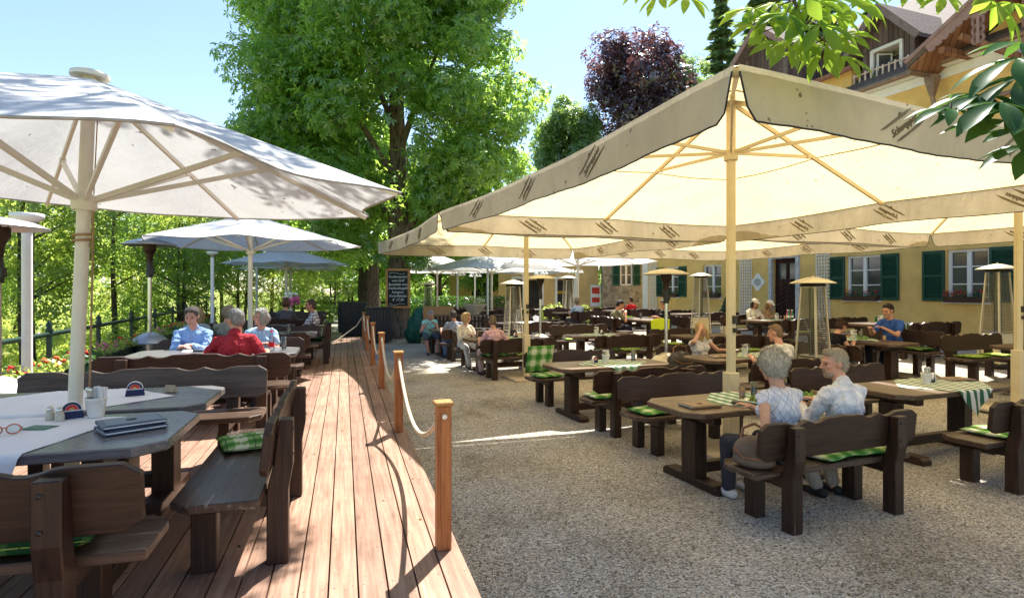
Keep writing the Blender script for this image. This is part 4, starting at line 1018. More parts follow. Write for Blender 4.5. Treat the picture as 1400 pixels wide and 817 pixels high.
def build_inn():
    r = thing('inn', 'large yellow rendered inn with green shutters, white windows and wooden dormers', 'building', BO, BA)
    LX = 30.
    wins = []
    def xw(pa, pb): return bx(pa), bx(pb)
    zs, zt = 1.55, 2.98
    wA = xw(908, 928); wB = xw(961, 986); wC = xw(1157, 1204); wD = xw(1294, 1352)
    dr = (bx(1056), bx(1056) + 1.15)
    holes = [(w[0], w[1], zs, zt) for w in (wA, wB, wC, wD)] + [(dr[0], dr[1], .32, 3.05)]
    up = []
    for k, px in enumerate((930, 1015, 1110, 1180)):
        x = bx(px); up.append((x, x + 1.05, 5.0, 6.4)); holes.append(up[-1])
    b = MB(); wall_holes(b, 0, LX, -.2, 8.12, holes, .3)
    b.add([(0, 0, -.2), (0, 9, -.2), (0, 9, 8.12), (0, 0, 8.12)], [(0, 3, 2, 1)]); b.add([(0, .32, -.2), (LX, .32, -.2), (LX, .32, 8.12), (0, .32, 8.12)], [(0, 1, 2, 3)])
    b.obj('wall', YEL, r)
    b = MB(); b.box((.19, -.02, 4.), (.46, .06, 8.2)); b.obj('corner_pilaster', WHITEM, r, .01)
    window(r, *wA, zs, zt, seed=1, box=('red', 10)); window(r, *wB, zs, zt, shutters=False, seed=2, box=('red', 26)); window(r, *wC, zs, zt, seed=3, box=('red', 16)); window(r, *wD, zs, zt, seed=4, box=('red', 34), sw=.62)
    for k, u in enumerate(up): window(r, *u, seed=9 + k)
    # door
    b = MB(); x0, x1 = dr
    for x in (x0 - .07, x1 + .07): b.box((x, -.02, 1.68), (.16, .10, 2.8))
    b.box(((x0 + x1) / 2, -.022, 3.13), (x1 - x0 + .3, .11, .17)); b.obj('door_surround', plain('grey_surround', (.50, .50, .52), .6), r, .006)
    b = MB(); b.box(((x0 + x1) / 2, .16, 1.30), (x1 - x0 - .02, .06, 1.95)); b.box(((x0 + x1) / 2, .17, 2.95), (x1 - x0 - .02, .06, .16))
    for x in (x0 + .07, x1 - .07, (x0 + x1) / 2): b.box((x, .17, 2.58), (.12, .06, .60))
    d = b.obj('door', DOORW, r, .006)
    b = MB(); b.box(((x0 + x1) / 2, .185, 2.58), (x1 - x0 - .1, .012, .60)); b.obj('door_pane', DGLASS, d)
    b = MB()
    for k in range(9):
        z = .55 + .16 * k
        for sg in (-1, 1): b.beam(((x0 + x1) / 2 + sg * .04, .122, z + .25), ((x0 + x1) / 2 + sg * .50, .122, z), .012, .05, (0, 1, 0))
    b.obj('door_panel', DOORW, d); b = MB(); b.tube([(x0 + .14, .12, 1.32), (x0 + .14, .06, 1.32), (x0 + .26, .06, 1.32)], .012, 8); b.obj('handle', STEEL, d)
    # eaves, gutter, roof
    b = MB(); b.box((LX / 2, -.14, 8.10), (LX, .28, .05)); b.box((LX / 2, -.02, 7.93), (LX, .045, .26)); b.obj('eave_board', WHITEM, r)
    b = MB(); b.tube([(-.3, -.36, 8.16), (LX, -.36, 8.16)], .085, 10); b.obj('gutter', GUT, r)
    b = MB(); b.add([(-.4, -.34, 8.15), (LX, -.34, 8.15), (LX, 6, 13.3), (-.4, 6, 13.3), (-.4, -.34, 8.30), (LX, -.34, 8.30), (LX, 6, 13.45), (-.4, 6, 13.45)],
        [(0, 3, 2, 1), (4, 5, 6, 7), (0, 1, 5, 4), (1, 2, 6, 5), (2, 3, 7, 6), (3, 0, 4, 7)]); b.obj('roof', ROOF, r)
    # snow guard: two rails and rungs
    b = MB(); g0, g1 = bx(1140), bx(1300)
    for z in (8.52, 8.78): b.tube([(g0, -.02, z), (g1, -.02, z)], .026, 6)
    n = int((g1 - g0) / .19)
    for k in range(n + 1): x = lerp(g0, g1, k / n); b.beam((x, -.03, 8.36), (x, -.03, 8.84), .05, .035)
    b.obj('snow_guard', plain('guard_wood', (.55, .45, .38), .7), r)
    # dormers
    def dormer(x0, x1, ze, zp, y0, win):
        b = MB(); xm = (x0 + x1) / 2; hl = []
        if win: hl = [win]
        wall_holes(b, x0, x1, 8.2, ze, hl, .8, y0)
        b.add([(x0, y0, ze), (x1, y0, ze), (xm, y0, zp)], [(0, 1, 2)])
        b.add([(x1, y0, 8.2), (x1, y0 + 3.5, 8.2), (x1, y0 + 3.5, ze), (x1, y0, ze)], [(0, 1, 2, 3)]); b.add([(x0, y0, 8.2), (x0, y0 + 3.5, 8.2), (x0, y0 + 3.5, ze), (x0, y0, ze)], [(0, 3, 2, 1)])
        dm = b.obj('dormer', BRD, r)
        b = MB(); gable_roof(b, x0, x1, y0 - .55, y0 + 4, ze, zp, .45); b.obj('dormer_roof', ROOF, dm)
        b = MB(); sl = (zp - ze) / ((x1 - x0) / 2)
        for sg in (-1, 1): b.beam((xm, y0 - .57, zp + .03), (xm + sg * ((x1 - x0) / 2 + .45), y0 - .57, ze - .45 * sl + .03), .20, .04, (0, 1, 0))
        b.obj('barge_board', TRIM if win is None else plain('grey_barge', (.20, .15, .14), .7), dm)
        [MB().box((x, y0 - .03, (8.2 + ze) / 2), (.14, .08, ze - 8.2)).obj('corner_post', GRP, dm) for x in (x0 + .06, x1 - .06)]
        return dm
    x0, x1 = bx(1174), bx(1244)
    dm = dormer(x0, x1, 9.66, 10.58, .25, (x0 + .26, x0 + 1.30, 8.45, 9.45))
    b = MB(); xa, xb, za, zb = x0 + .266, x0 + 1.294, 8.456, 9.444
    for x in (xa + .03, xb - .03): b.box((x, .22, (za + zb) / 2), (.10, .08, zb - za + .1))
    for z in (za - .02, zb + .02): b.box(((xa + xb) / 2, .222, z), (xb - xa - .04, .076, .10))
    b.obj('window_frame', WHITEM, dm, .004)
    b = MB(); b.add([(xa, 1.0, za), (xb, 1.0, za), (xb, 1.0, zb), (xa, 1.0, zb)], [(0, 1, 2, 3)])
    for (p, q) in (((xa, za), (xb, za)), ((xb, za), (xb, zb)), ((xb, zb), (xa, zb)), ((xa, zb), (xa, za))): b.add([(p[0], .28, p[1]), (q[0], .28, q[1]), (q[0], 1., q[1]), (p[0], 1., p[1])], [(0, 3, 2, 1)])
    b.obj('window_recess', plain('recess_white', (.66, .64, .60), .8), dm)
    b = MB(); m = Matrix.Translation((xa + .12, .3, 0)) @ Matrix.Rotation(R_(62), 4, 'Z'); b.T = m
    for x in (.03, .44): b.box((x, 0, (za + zb) / 2), (.055, .045, zb - za - .12))
    for z in (za + .09, (za + zb) / 2, zb - .09): b.box((.235, .001, z), (.36, .042, .05))
    sh = b.obj('open_sash', FRAMEW, dm); b = MB(); b.T = m; b.box((.235, 0, (za + zb) / 2), (.38, .01, zb - za - .15)); b.obj('pane', DGLASS, sh)
    dormer(bx(1024), bx(1080), 11.0, 11.85, -.1, None)
    ya, yb = bx(1098), bx(1166); b = MB(); b.box(((ya + yb) / 2, .38, 8.62), (yb - ya, .9, .95)); b.obj('attic_wall', YEL, r, .01)
    b = MB(); b.box(((ya + yb) / 2, .30, 9.22), (yb - ya + .5, 1.5, .14), Matrix.Rotation(R_(18), 3, 'X')); b.obj('attic_roof', plain('red_roof', (.24, .12, .09), .8, .2, 0, .3, 9, .5, 14, .04), r)
    # big gable at the right with a carved bargeboard
    gx0 = bx(1304) - .1; xm = gx0 + 4.6; sl = .56; ze = 8.05; zp = ze + 4.6 * sl; y0 = -1.25
    b = MB(); b.add([(gx0 + .9, -.004, 8.0), (LX - 3, -.004, 8.0), (LX - 3, -.004, ze + .9 * sl), (xm, -.004, zp), (gx0 + .9, -.004, ze + .9 * sl)], [(0, 1, 2, 3, 4)]); b.obj('gable_wall', YEL, r)
    b = MB(); gable_roof(b, gx0, gx0 + 9.2, y0, 6, ze + .12, zp + .12, .35, .14); gr = b.obj('gable_roof', ROOF, r)
    b = MB(); gable_roof(b, gx0, gx0 + 9.2, y0 + .03, .0, ze + .06, zp + .06, .30, .04); b.obj('soffit', SOFF, r)
    b = MB(); sg = -1; n = 26; L = 5.0; poly = [(0, .16), (L, .16)]; 
    for i in range(n * 6 + 1):
        t = 1 - i / (n * 6); ph = (t * n) % 1.; poly.append((t * L, -.10 - .075 * abs(math.sin(PI * ph)) + (.03 if .42 < ph < .58 else 0)))
    T = Matrix.Translation((xm, y0 - .02, zp + .10)) @ Matrix.Rotation(PI, 4, 'Z') @ Matrix.Rotation(R_(90), 4, 'X') @ Matrix.Rotation(-math.atan(sl), 4, 'Z')
    b.prism(poly, -.022, .022, T); b.beam((xm, y0 - .05, zp + .27), (gx0 - .36, y0 - .05, ze - .2 + .28), .10, .05, (0, 1, 0)); b.obj('carved_barge_board', TRIM, r)
    b = MB(); px = gx0 + 1.45; pz = ze + 1.45 * sl - .18
    for k in range(3):
        b.box((px, y0 + .02, pz - .16 - .22 * k), (.07, .05, .22))
        for sgn in (-1, 1):
            for a in range(9): 
                an = a * PI / 8; b.box((px + sgn * (.05 + .075 * math.sin(an)), y0 + .02, pz - .16 - .22 * k + .10 * math.cos(an)), (.05, .045, .05))
    b.box((px, y0 + .02, pz), (.34, .05, .10)); b.obj('carved_pendant', TRIM, r)
    b = MB(); b.box((gx0 + .55, (y0) / 2, ze + .10), (.16, -y0 - .1, .16)); b.beam((gx0 + 1.9, -.05, ze - .5), (gx0 + .9, y0 + .2, ze + .35), .13, .13); b.obj('purlin', SOFF, r)
    b = MB(); b.tube([(gx0 - .36, y0 + .1, ze - .14), (gx0 - .36, .6, ze - .14)], .085, 10)
    b.lathe([(.03, -.62), (.08, -.55), (.19, -.12), (.20, 0)], (gx0 - .2, -.42, ze - .22), 4, False, Matrix.Rotation(PI / 4, 4, 'Z'))
    b.tube([(gx0 - .2, -.42, ze - .8), (gx0 - .2, -.36, ze - 1.02), (gx0 - .05, -.3, ze - 1.14), (gx0 + 1.6, -.12, ze - 1.2), (gx0 + 1.75, -.1, ze - 1.35), (gx0 + 1.75, -.1, 4.2)], .06, 10); b.obj('downpipe', GUT, r)
    b = MB(); q0 = gx0 + 1.95; b.box((q0 + 2.0, -.10, 7.2), (4.0, .18, 3.9)); b.obj('timber_cladding', BRD2, r)
    b = MB(); b.box((q0 + 2, -.22, 6.5), (4.1, .3, .28)); b.box((q0, -.2, 7.2), (.16, .24, 3.9)); b.obj('timber_frame', TRIM, r, .01)
    return r, wA, wB, wC, wD, dr
# ---------------------------------------------------------------- the place: frames of reference
DZ = .30                                              # the wooden deck stands 0.3 m above the gravel
DU = Vector((-.2756, .9613)); DV = Vector((.9613, .2756)); D0 = Vector((-.148, 2.95)); DA = math.atan2(.2756, .9613)
GA = R_(21.6); G1 = Vector((math.cos(GA), math.sin(GA))); G2 = Vector((-math.sin(GA), math.cos(GA)))
def gz(x, y):
    p = x * G1.x + y * G1.y; q = x * G2.x + y * G2.y
    return .30 * max(sstep(8.8, 13.5, p), sstep(12.6, 15.4, q) * sstep(5.6, 8.2, p))
def deck(a, b): p = D0 + DU * a + DV * b; return Vector((p.x, p.y, DZ))
def on_g(x, y): return Vector((x, y, gz(x, y)))

# ---- ground
def ground_mat():
    m, nt = new_mat('grassy_ground'); t = NT(nt); c = t.coord('World'); f = t.noise(c, .35, 8, .7); f2 = t.noise(c, 9., 5, .7)
    col = t.ramp(t.math('ADD', t.math('MULTIPLY', f, .7), t.math('MULTIPLY', f2, .35)), [(.3, (.09, .13, .025)), (.5, (.20, .25, .05)), (.68, (.32, .31, .12))]); t.out(t.bsdf(col, .9, .1, 0, t.bump(f2, .6, .08))); return m
def gravel_mat():
    m, nt = new_mat('fine_gravel'); t = NT(nt); c = t.coord('World')
    v = t.n('ShaderNodeTexVoronoi', i_Scale=84., i_Randomness=1.); t.l(c, v.inputs['Vector']); s = t.n('ShaderNodeSeparateColor'); t.l(v.outputs['Color'], s.inputs[0])
    col = t.ramp(s.outputs[0], [(0., (.11, .10, .088)), (.25, (.36, .33, .29)), (.6, (.55, .515, .465)), (.85, (.69, .66, .61)), (1., (.86, .84, .80))])
    big = t.noise(c, .9, 6, .65); tone = t.ramp(big, [(.3, (.58, .55, .50)), (.48, (.94, .93, .91)), (.7, (1.10, 1.09, 1.08))]); col = t.mix(1., col, tone, 'MULTIPLY')
    warm = t.ramp(t.noise(c, .35, 3), [(.42, (1.04, 1., .92)), (.6, (.97, .99, 1.03))]); col = t.mix(1., col, warm, 'MULTIPLY')
    leafs = t.ramp(t.noise(c, 17., 2, .4), [(.745, (0, 0, 0)), (.76, (1, 1, 1))]); col = t.mix(t.math('MULTIPLY', leafs, .6), col, (.10, .075, .045))
    h = t.math('ADD', t.math('SUBTRACT', 1., v.outputs['Distance']), t.math('MULTIPLY', t.noise(c, 20., 4), .8))
    t.out(t.bsdf(col, .9, .15, 0, t.bump(h, 1., .016, t.bump(t.noise(c, 3.2, 4), .5, .06)))); return m
def deck_mat():
    m, nt = new_mat('deck_boards'); t = NT(nt); c = t.coord('Object', (26, 1.1, 26)); c1 = t.coord('Object')
    at = t.n('ShaderNodeAttribute', attribute_name='rnd'); off = t.n('ShaderNodeVectorMath', operation='ADD'); cx = t.n('ShaderNodeCombineXYZ'); r9 = t.math('MULTIPLY', at.outputs['Fac'], 91.)
    for k in range(3): t.l(r9, cx.inputs[k])
    t.l(c, off.inputs[0]); t.l(cx.outputs[0], off.inputs[1]); g = t.noise(off.outputs[0], 1.5, 7, .62, .5)
    col = t.ramp(g, [(.28, (.18, .100, .070)), (.52, (.315, .195, .142)), (.75, (.42, .295, .228))])
    tone = t.ramp(at.outputs['Fac'], [(0, (.80, .78, .78)), (1., (1.15, 1.12, 1.10))]); col = t.mix(1., col, tone, 'MULTIPLY')
    kn = t.ramp(t.noise(t.coord('Object', (9, 2.2, 9)), 1.6, 2, .4), [(.70, (0, 0, 0)), (.76, (1, 1, 1))]); col = t.mix(t.math('MULTIPLY', kn, .55), col, (.13, .06, .035))
    dirt = t.ramp(t.noise(c1, 26., 2, .4), [(.735, (0, 0, 0)), (.75, (1, 1, 1))]); col = t.mix(t.math('MULTIPLY', dirt, .7), col, (.07, .045, .03))
    big = t.ramp(t.noise(c1, 1.7, 6, .7), [(.35, (.80, .78, .76)), (.65, (1.10, 1.09, 1.08))]); col = t.mix(1., col, big, 'MULTIPLY')
    gy = t.ramp(t.noise(t.coord('Object', (5, .9, 5)), 1.3, 5, .7), [(.55, (0, 0, 0)), (.75, (1, 1, 1))]); col = t.mix(t.math('MULTIPLY', gy, .35), col, (.27, .235, .205))
    sp = t.n('ShaderNodeSeparateXYZ'); t.l(c1, sp.inputs[0])          # screw heads in pairs over the joists
    fx = t.math('ABSOLUTE', t.math('SUBTRACT', t.math('ABSOLUTE', t.math('SUBTRACT', t.math('FRACT', t.math('MULTIPLY_ADD', sp.outputs[0], 1 / .15, 200)), .5)), .31)); fy = t.math('ABSOLUTE', t.math('SUBTRACT', t.math('FRACT', t.math('MULTIPLY_ADD', sp.outputs[1], 1 / .62, 200)), .5))
    dd = t.math('ADD', t.math('POWER', t.math('MULTIPLY', fx, .15), 2.), t.math('POWER', t.math('MULTIPLY', fy, .62), 2.)); col = t.mix(t.math('LESS_THAN', dd, .0052 ** 2), col, (.05, .04, .035))
    wet = t.noise(c1, 1.1, 5); t.out(t.bsdf(col, t.math('MULTIPLY_ADD', wet, .3, .35), .4, 0, t.bump(g, .4, .004))); return m
GRAV = gravel_mat(); DECKM = deck_mat(); GROUND = ground_mat()
def build_ground():
    n = 150; b = MB()
    def f(u, v):
        x = -190 + 380 * u; y = -60 + 420 * v
        s = (-x - .36 * (y - 6.2) - 5.6)              # distance outside the river-side fence
        z = -.35 * sstep(0, 2.5, s) - .02
        if s > 6: z += 2.4 * sstep(7, 34, s) + 5 * sstep(35, 120, s)
        z += 9. * sstep(70, 190, y) * sstep(-30, 40, x)
        return (x, y, z)
    b.sheet(f, n, n); tag(b.obj('ground', GROUND), kind='structure')
    b = MB(); x0, x1, y0, y1 = -12., 26., -6., 44.
    def g(u, v):
        x, y = lerp(x0, x1, u), lerp(y0, y1, v); z = gz(x, y) + .012 * math.sin(x * 2.1 + y) * math.sin(y * 1.7) * .4 + .003
        s = (-x - .36 * (y - 6.2) - 5.2); 
        return (x, y, z - .6 * sstep(-.2, .2, s))
    b.sheet(g, 120, 150); tag(b.obj('gravel', GRAV), kind='structure')
    # loose stones where the camera could tell them apart
    k = 42000; yy = 2.3 + 7.5 * RNG.uniform(0, 1, k) ** 1.5; xx = RNG.uniform(-.5, 1, k) * yy * .95; xx = xx + .3
    e = (xx - D0.x) * DV.x + (yy - D0.y) * DV.y; keep = e > .03; xx, yy = xx[keep], yy[keep]; k = len(xx)
    T = unit(np.array([[0, 0, .7], [1, 0, 0], [0, 1, 0], [-1, 0, 0], [0, -1, 0]], float)) * np.array([1, 1, .7]); F = np.array([[0, 1, 2, 2], [0, 2, 3, 3], [0, 3, 4, 4], [0, 4, 1, 1]])
    s = .0035 + .0085 * RNG.uniform(0, 1, k) ** 2.2; a = RNG.uniform(0, 6.28, k); zz = np.array([gz(x, y) for x, y in zip(xx, yy)]) + .004
    V = np.zeros((k, 5, 3)); J = RNG.uniform(.7, 1.3, (k, 5)); V[..., 0] = xx[:, None] + s[:, None] * J * (T[None, :, 0] * np.cos(a)[:, None] - T[None, :, 1] * np.sin(a)[:, None] * .7)
    V[..., 1] = yy[:, None] + s[:, None] * J * (T[None, :, 0] * np.sin(a)[:, None] + T[None, :, 1] * np.cos(a)[:, None] * .7); V[..., 2] = zz[:, None] + s[:, None] * J * T[None, :, 2] * .8
    FF = (F[None, :, :3] + (np.arange(k) * 5)[:, None, None]).reshape(-1, 3)
    m, nt = new_mat('loose_stones'); t = NT(nt); at = t.n('ShaderNodeAttribute', attribute_name='rnd'); col = t.ramp(at.outputs['Fac'], [(0, (.11, .10, .09)), (.4, (.38, .35, .31)), (.8, (.62, .59, .54)), (1, (.84, .82, .78))]); t.out(t.bsdf(col, .9, .15))
    tag(link('loose_gravel', np_mesh('loose_gravel', V.reshape(-1, 3), FF, m, np.repeat(RNG.uniform(0, 1, k), 4))), kind='stuff')
    # deck: separate boards with open joints, one sheet of boards
    b = MB(); w = .150; rn = []; rg = random.Random(2); a0, a1 = -5.2, 17.4; nb = 46
    for i in range(nb):
        x = -w * (i + .5); cuts = [a0]; 
        while cuts[-1] < a1: cuts.append(min(a1, cuts[-1] + rg.uniform(3.2, 4.8)))
        # joints only under the tables, the open walkway shows long boards
        if i < 9: cuts = [a0, a1]
        for p, q in zip(cuts[:-1], cuts[1:]):
            dz = rg.uniform(-.0012, .0012); b.box((x, (p + q) / 2, -.014 + dz), (w - .0095, q - p - .005, .028)); rn += [rg.uniform(0, 1)] * 6
    me = b.mesh('deck', DECKM, 0); at = me.attributes.new('rnd', 'FLOAT', 'FACE'); at.data.foreach_set('value', rn)
    o = link('deck', me); o.location = (D0.x, D0.y, DZ); o.rotation_euler = (0, 0, DA); tag(o, kind='structure')
    b = MB(); 
    for x in (-.05, -1.6, -3.2, -4.8, -6.5): b.box((x, (a0 + a1) / 2, -.16), (.06, a1 - a0 - .04, .25))
    b.box((-3.3, a1 - .06, -.165), (6.5, .05, .25)); o = b.obj('deck_frame', W_['y']); o.location = (D0.x, D0.y, DZ); o.rotation_euler = (0, 0, DA); tag(o, kind='structure')
build_ground()

# ---- furniture placement
GB = 'dark wooden benches on the gravel'; GTB = 'dark wooden tables on the gravel'; DB = 'dark wooden benches on the deck'; DT = 'dark wooden tables on the deck'
def gbench(x, y, face, label, group=GB): return place(P_BENCH, USED, on_g(x, y), GA + face, label, group)
def gtable(x, y, label, face=0., group=GTB): return place(P_TABLE, USED, on_g(x, y), GA + face, label, group)
def dbench(x, y, face, label): return place(P_BENCHD, USED, (x, y, DZ), DA + face, label, DB)
def dtable(x, y, label, face=0.): return place(P_TABLED, USED, (x, y, DZ), DA + face, label, DT)
def rel(root, x, y, z=0.): return Matrix.Translation(root.location) @ Matrix.Rotation(root.rotation_euler.z, 4, 'Z') @ Vector((x, y, z))
def on(root, proto, x, y, z, rot, label, group=None): return place(proto, USED, rel(root, x, y, z), root.rotation_euler.z + rot, label, group)
CUSHG = 'plaid seat cushions on the benches'
def cushion(root, x, proto, label, y=.27, rot=0., up=0.): return on(root, proto, x, y, .459 + up, rot, label, CUSHG)
def cloth(root, mat, label, **kw):
    o = cloth_sheet(**kw).obj('table_cloth', mat); o.location = root.location; o.rotation_euler = root.rotation_euler; return tag(o, label, 'tablecloth', 'cloths on the tables')

# ==== foreground on the deck
tA = dtable(-2.86, 3.17, 'weathered table in the near left corner, carrying the spectacles and blue menus')
tB = dtable(-3.20, 4.20, 'weathered table butted against the far side of the table with the spectacles')
bA = dbench(-2.48, 2.14, 0, 'nearest bench of all, back to the camera, cropped at the lower left corner')
bB = dbench(-3.28, 5.30, PI, 'grey weathered bench facing the camera beyond the two tables by the white parasol pole')
bS = place(copy_tree(P_BENCH), {}, (-1.50, 3.90, DZ), DA + R_(90), 'bench set along the walkway, side on, with one light plaid cushion at its far end', DB)
for ch in bB.children:
    if ch.name.startswith('backrest'): ch.data = ch.data.copy(); ch.data.materials[0] = BKD
cloth(tA, CLOTHW, 'white cloth lying askew on the near left table, hanging over its front edge', w=1.3, d=1.18, tabh=(.98, .475), rot=R_(-15.5), off=(-.18, -.06), seed=1)
cloth(tB, CLOTHW, 'white cloth spread askew on the table behind the one with the spectacles', w=1.0, d=1.0, tabh=(.98, .475), rot=R_(44), off=(.0, -.0), seed=2)
POTG = 'white cutlery pots on the tables'; COG = 'dark coaster holders on the tables'
on(tA, P_POT, .39, .38, .765, 0, 'white cutlery pot crammed with forks and napkins beside the leaning parasol pole', POTG)
on(tA, P_COAST, .26, .38, .765, R_(24), 'round-topped coaster holder between the salt shakers and the cutlery pot', COG)
on(tB, P_COAST, .41, .08, .765, R_(14), 'round-topped coaster holder alone on the white cloth of the farther deck table', COG)
on(tA, P_SALT, .155, .36, .765, 0, 'taller salt shaker next to the parasol pole', 'salt shakers beside the parasol pole').scale = (1.25, 1.25, 1.25)
on(tA, P_SALT, .225, .31, .765, 0, 'smaller pepper shaker in front of the coaster holder', 'salt shakers beside the parasol pole')
m1 = on(tA, P_MENU, .71, -.03, .762, R_(-58), 'lower of the two blue menu folders near the table corner', 'stacked blue menu folders')
m2 = on(tA, P_MENU, .705, -.015, .789, R_(-62), 'upper blue menu folder with crest lying on the other one', 'stacked blue menu folders')
b = MB(); b.T = Matrix.Rotation(R_(-20), 4, 'Z'); b.box((0, 0, .001), (.15, .10, .0025)); o = b.obj('card', GREENC); tag(o, 'small dark green card lying on the white cloth', 'card'); o.location = rel(tA, .20, .13, .7665); o.rotation_euler = (0, 0, DA)
lt = link('lettering', text_mesh('Reserviert', .022, plain('card_print', (.35, .5, .4), .6), .0004), o); lt.location = (0, .01, .0028); lt.rotation_euler = (0, 0, R_(-20))
b = MB(); b.prism([(-.03, 0), (.03, 0), (0, .05)], -.045, .045, XZ); o = b.obj('paper_tent', plain('kraft_card', (.36, .30, .22), .8)); tag(o, 'folded brown card tent at the corner of the farther deck table cloth', 'card tent'); o.location = rel(tB, .62, .19, .767); o.rotation_euler = (0, 0, DA + R_(60))
sp = thing('reading_glasses', 'pink tortoiseshell reading glasses lying on the white cloth', 'glasses', rel(tA, .10, -.02, .767), DA + R_(18)); sp.scale = (1.15,) * 3
b = MB()
for sd in (-1, 1): b.tube([(sd * .034 + .027 * math.cos(a * PI / 12), .0, .024 + .022 * math.sin(a * PI / 12)) for a in range(25)], .0032, 6)
b.tube([(-.008, 0, .03), (0, -.004, .034), (.008, 0, .03)], .003, 6)
b.obj('rim', AMBER, sp)
for sd in (-1, 1):
    b = MB(); b.tube([(sd * .061, .0, .03), (sd * .062, .06, .018), (sd * .055, .12, .006), (sd * .045, .14, .003)], .0026, 6); b.obj('temple', AMBER, sp)
    b = MB(); b.prism([(sd * .034 + .026 * math.cos(a * PI / 10), .024 + .021 * math.sin(a * PI / 10)) for a in range(20)], -.0006, .0006, XZ); b.obj('lens', GLASS, sp)
cushion(bA, .48, P_CUSH2, 'dark green plaid cushion on the nearest bench, left of its post', rot=.05).scale = (1.3, 1, 1.5)
cushion(bS, .34, P_CUSH, 'light green plaid cushion on the side-on bench along the walkway', rot=.3)

# ==== middle of the deck
bC1 = dbench(-3.50, 6.45, 0, 'dark bench under the man in the red polo shirt, back to the camera')
tC = dtable(-3.80, 7.55, 'grey topped table between the man in blue and the man in red')
bC2 = dbench(-4.12, 8.66, PI, 'bench facing the camera behind the man in the light blue shirt')
tD = dtable(-4.62, 10.75, 'dark table on the deck behind the man in the light blue shirt')
bD1 = dbench(-4.36, 9.60, 0, 'bench with two guests seen from behind, beyond the light blue shirt')
bD2 = dbench(-4.95, 11.85, PI, 'empty bench facing the camera at the third row of deck tables')
bE = place(copy_tree(P_BENCH), {}, (-4.10, 12.95, DZ), DA + R_(90), 'side-on bench holding the man in the checked shirt', DB)
tE = dtable(-5.30, 12.75, 'table in front of the man in the checked shirt, with mugs on it', R_(90))
bE2 = place(copy_tree(P_BENCH), {}, (-6.45, 12.4, DZ), DA - R_(90), 'bench on the fence side of the table with the mugs', DB)
tF = dtable(-6.15, 15.6, 'table with the vase of pink flowers near the end of the deck')
bF1 = dbench(-5.85, 14.5, 0, 'bench before the flower vase table, back to the camera')
bF2 = dbench(-6.45, 16.7, PI, 'bench behind the flower vase table, facing the camera')
tG = dtable(-7.0, 18.7, 'last table at the far end of the deck')
bG1 = dbench(-6.7, 17.62, 0, 'bench before the last deck table, back to the camera')
bG2 = dbench(-7.3, 19.75, PI, 'last bench at the far end of the deck, facing the camera')
on(tC, P_BOTW, .66, -.10, .765, 0, 'clear plastic water bottle on the table behind the red polo shirt')
on(tC, P_GLASS, .80, .02, .765, 0, 'empty tumbler beside the clear water bottle', 'drinking glasses').scale = (1.2, 1.2, 1.25)
on(tC, P_MENU, -.12, .12, .762, R_(70), 'blue menu folder under the hands of the man in light blue', 'menus on the deck tables')
on(tC, P_MENU, .08, -.12, .762, R_(85), 'blue menu folder in front of the red polo shirt', 'menus on the deck tables')
b = MB(); b.box((0, 0, .001), (.3, .21, .002)); o = b.obj('paper_placemat', NAPK); tag(o, 'white paper sheet on the table left of the man in light blue', 'placemat'); o.location = rel(tC, -.30, .20, .762); o.rotation_euler = (0, 0, DA + .2)
on(tF, P_BOTG, -.55, .0, .765, 0, 'green bottle standing on the flower vase table', 'bottles on the tables')
for k, (t_, x, y) in enumerate(((tE, -.5, .2), (tE, -.42, .05), (tD, .5, -.2))): on(t_, P_GLASS, x, y, .765, 0, ['tall glass on the table of the man in the checked shirt', 'second glass close by the first on the checked shirt man\'s table', 'lone glass on the table behind the light blue shirt'][k], 'drinking glasses')
va = thing('flower_vase', 'slim vase with a round bunch of pink and white flowers', 'vase', rel(tF, .25, 0, .762), 0)
b = MB(); b.lathe([(.04, 0), (.05, .03), (.03, .16), (.025, .28), (.032, .30)], n=14); b.obj('vase_body', CERAM, va)
b = MB(); flower_cluster(b, (0, 0, .46), (.17, .17, .16), 46, .045, 3); b.obj('blossom', FLW['pink'], va); b = MB(); flower_cluster(b, (.0, 0, .62), (.13, .13, .09), 18, .045, 4); b.obj('white_blossom', FLW['white'], va)
P = RNG.normal(0, .09, (50, 3)) + np.array([0, 0, .42]); link('leaves', leaf_mesh('vase_leaves', P, RNG.normal(0, 1, P.shape), .09, LEAFS['hedge']), va)

# rope posts
posts = []
for i in range(6):
    p = Vector((-.415, 3.53)) + DU * (3.02 * i); last = i == 5
    posts.append(Vector((p.x, p.y, DZ)))
    place(P_POST, USED, posts[-1], DA, ['nearest rope post, closest to the camera', 'second rope post from the camera', 'third rope post from the camera', 'fourth rope post from the camera', 'fifth rope post from the camera', 'farthest rope post, by the slatted bins'][i], 'reddish rope posts along the walkway')
for i in range(5):
    d = (posts[i + 1] - posts[i]).normalized() * .052; rope_between(posts[i] + d + Vector((0, 0, .80)), posts[i + 1] - d + Vector((0, 0, .80)), .40, ['sagging white rope between the two nearest posts', 'sagging white rope between the second and third posts', 'sagging white rope between the third and fourth posts', 'sagging white rope between the fourth and fifth posts', 'sagging white rope between the two farthest posts'][i])
b = MB(); q = posts[5]; b.tube([q + Vector((0, 0, .8)), q + Vector((-.25, .1, .45)), q + Vector((-.75, -.4, .012)), q + Vector((-.9, -.6, .012))], .0165, 8); tag(b.obj('rope', ROPE), 'loose rope end hanging down from the farthest post', 'rope', 'white ropes strung between the walkway posts')

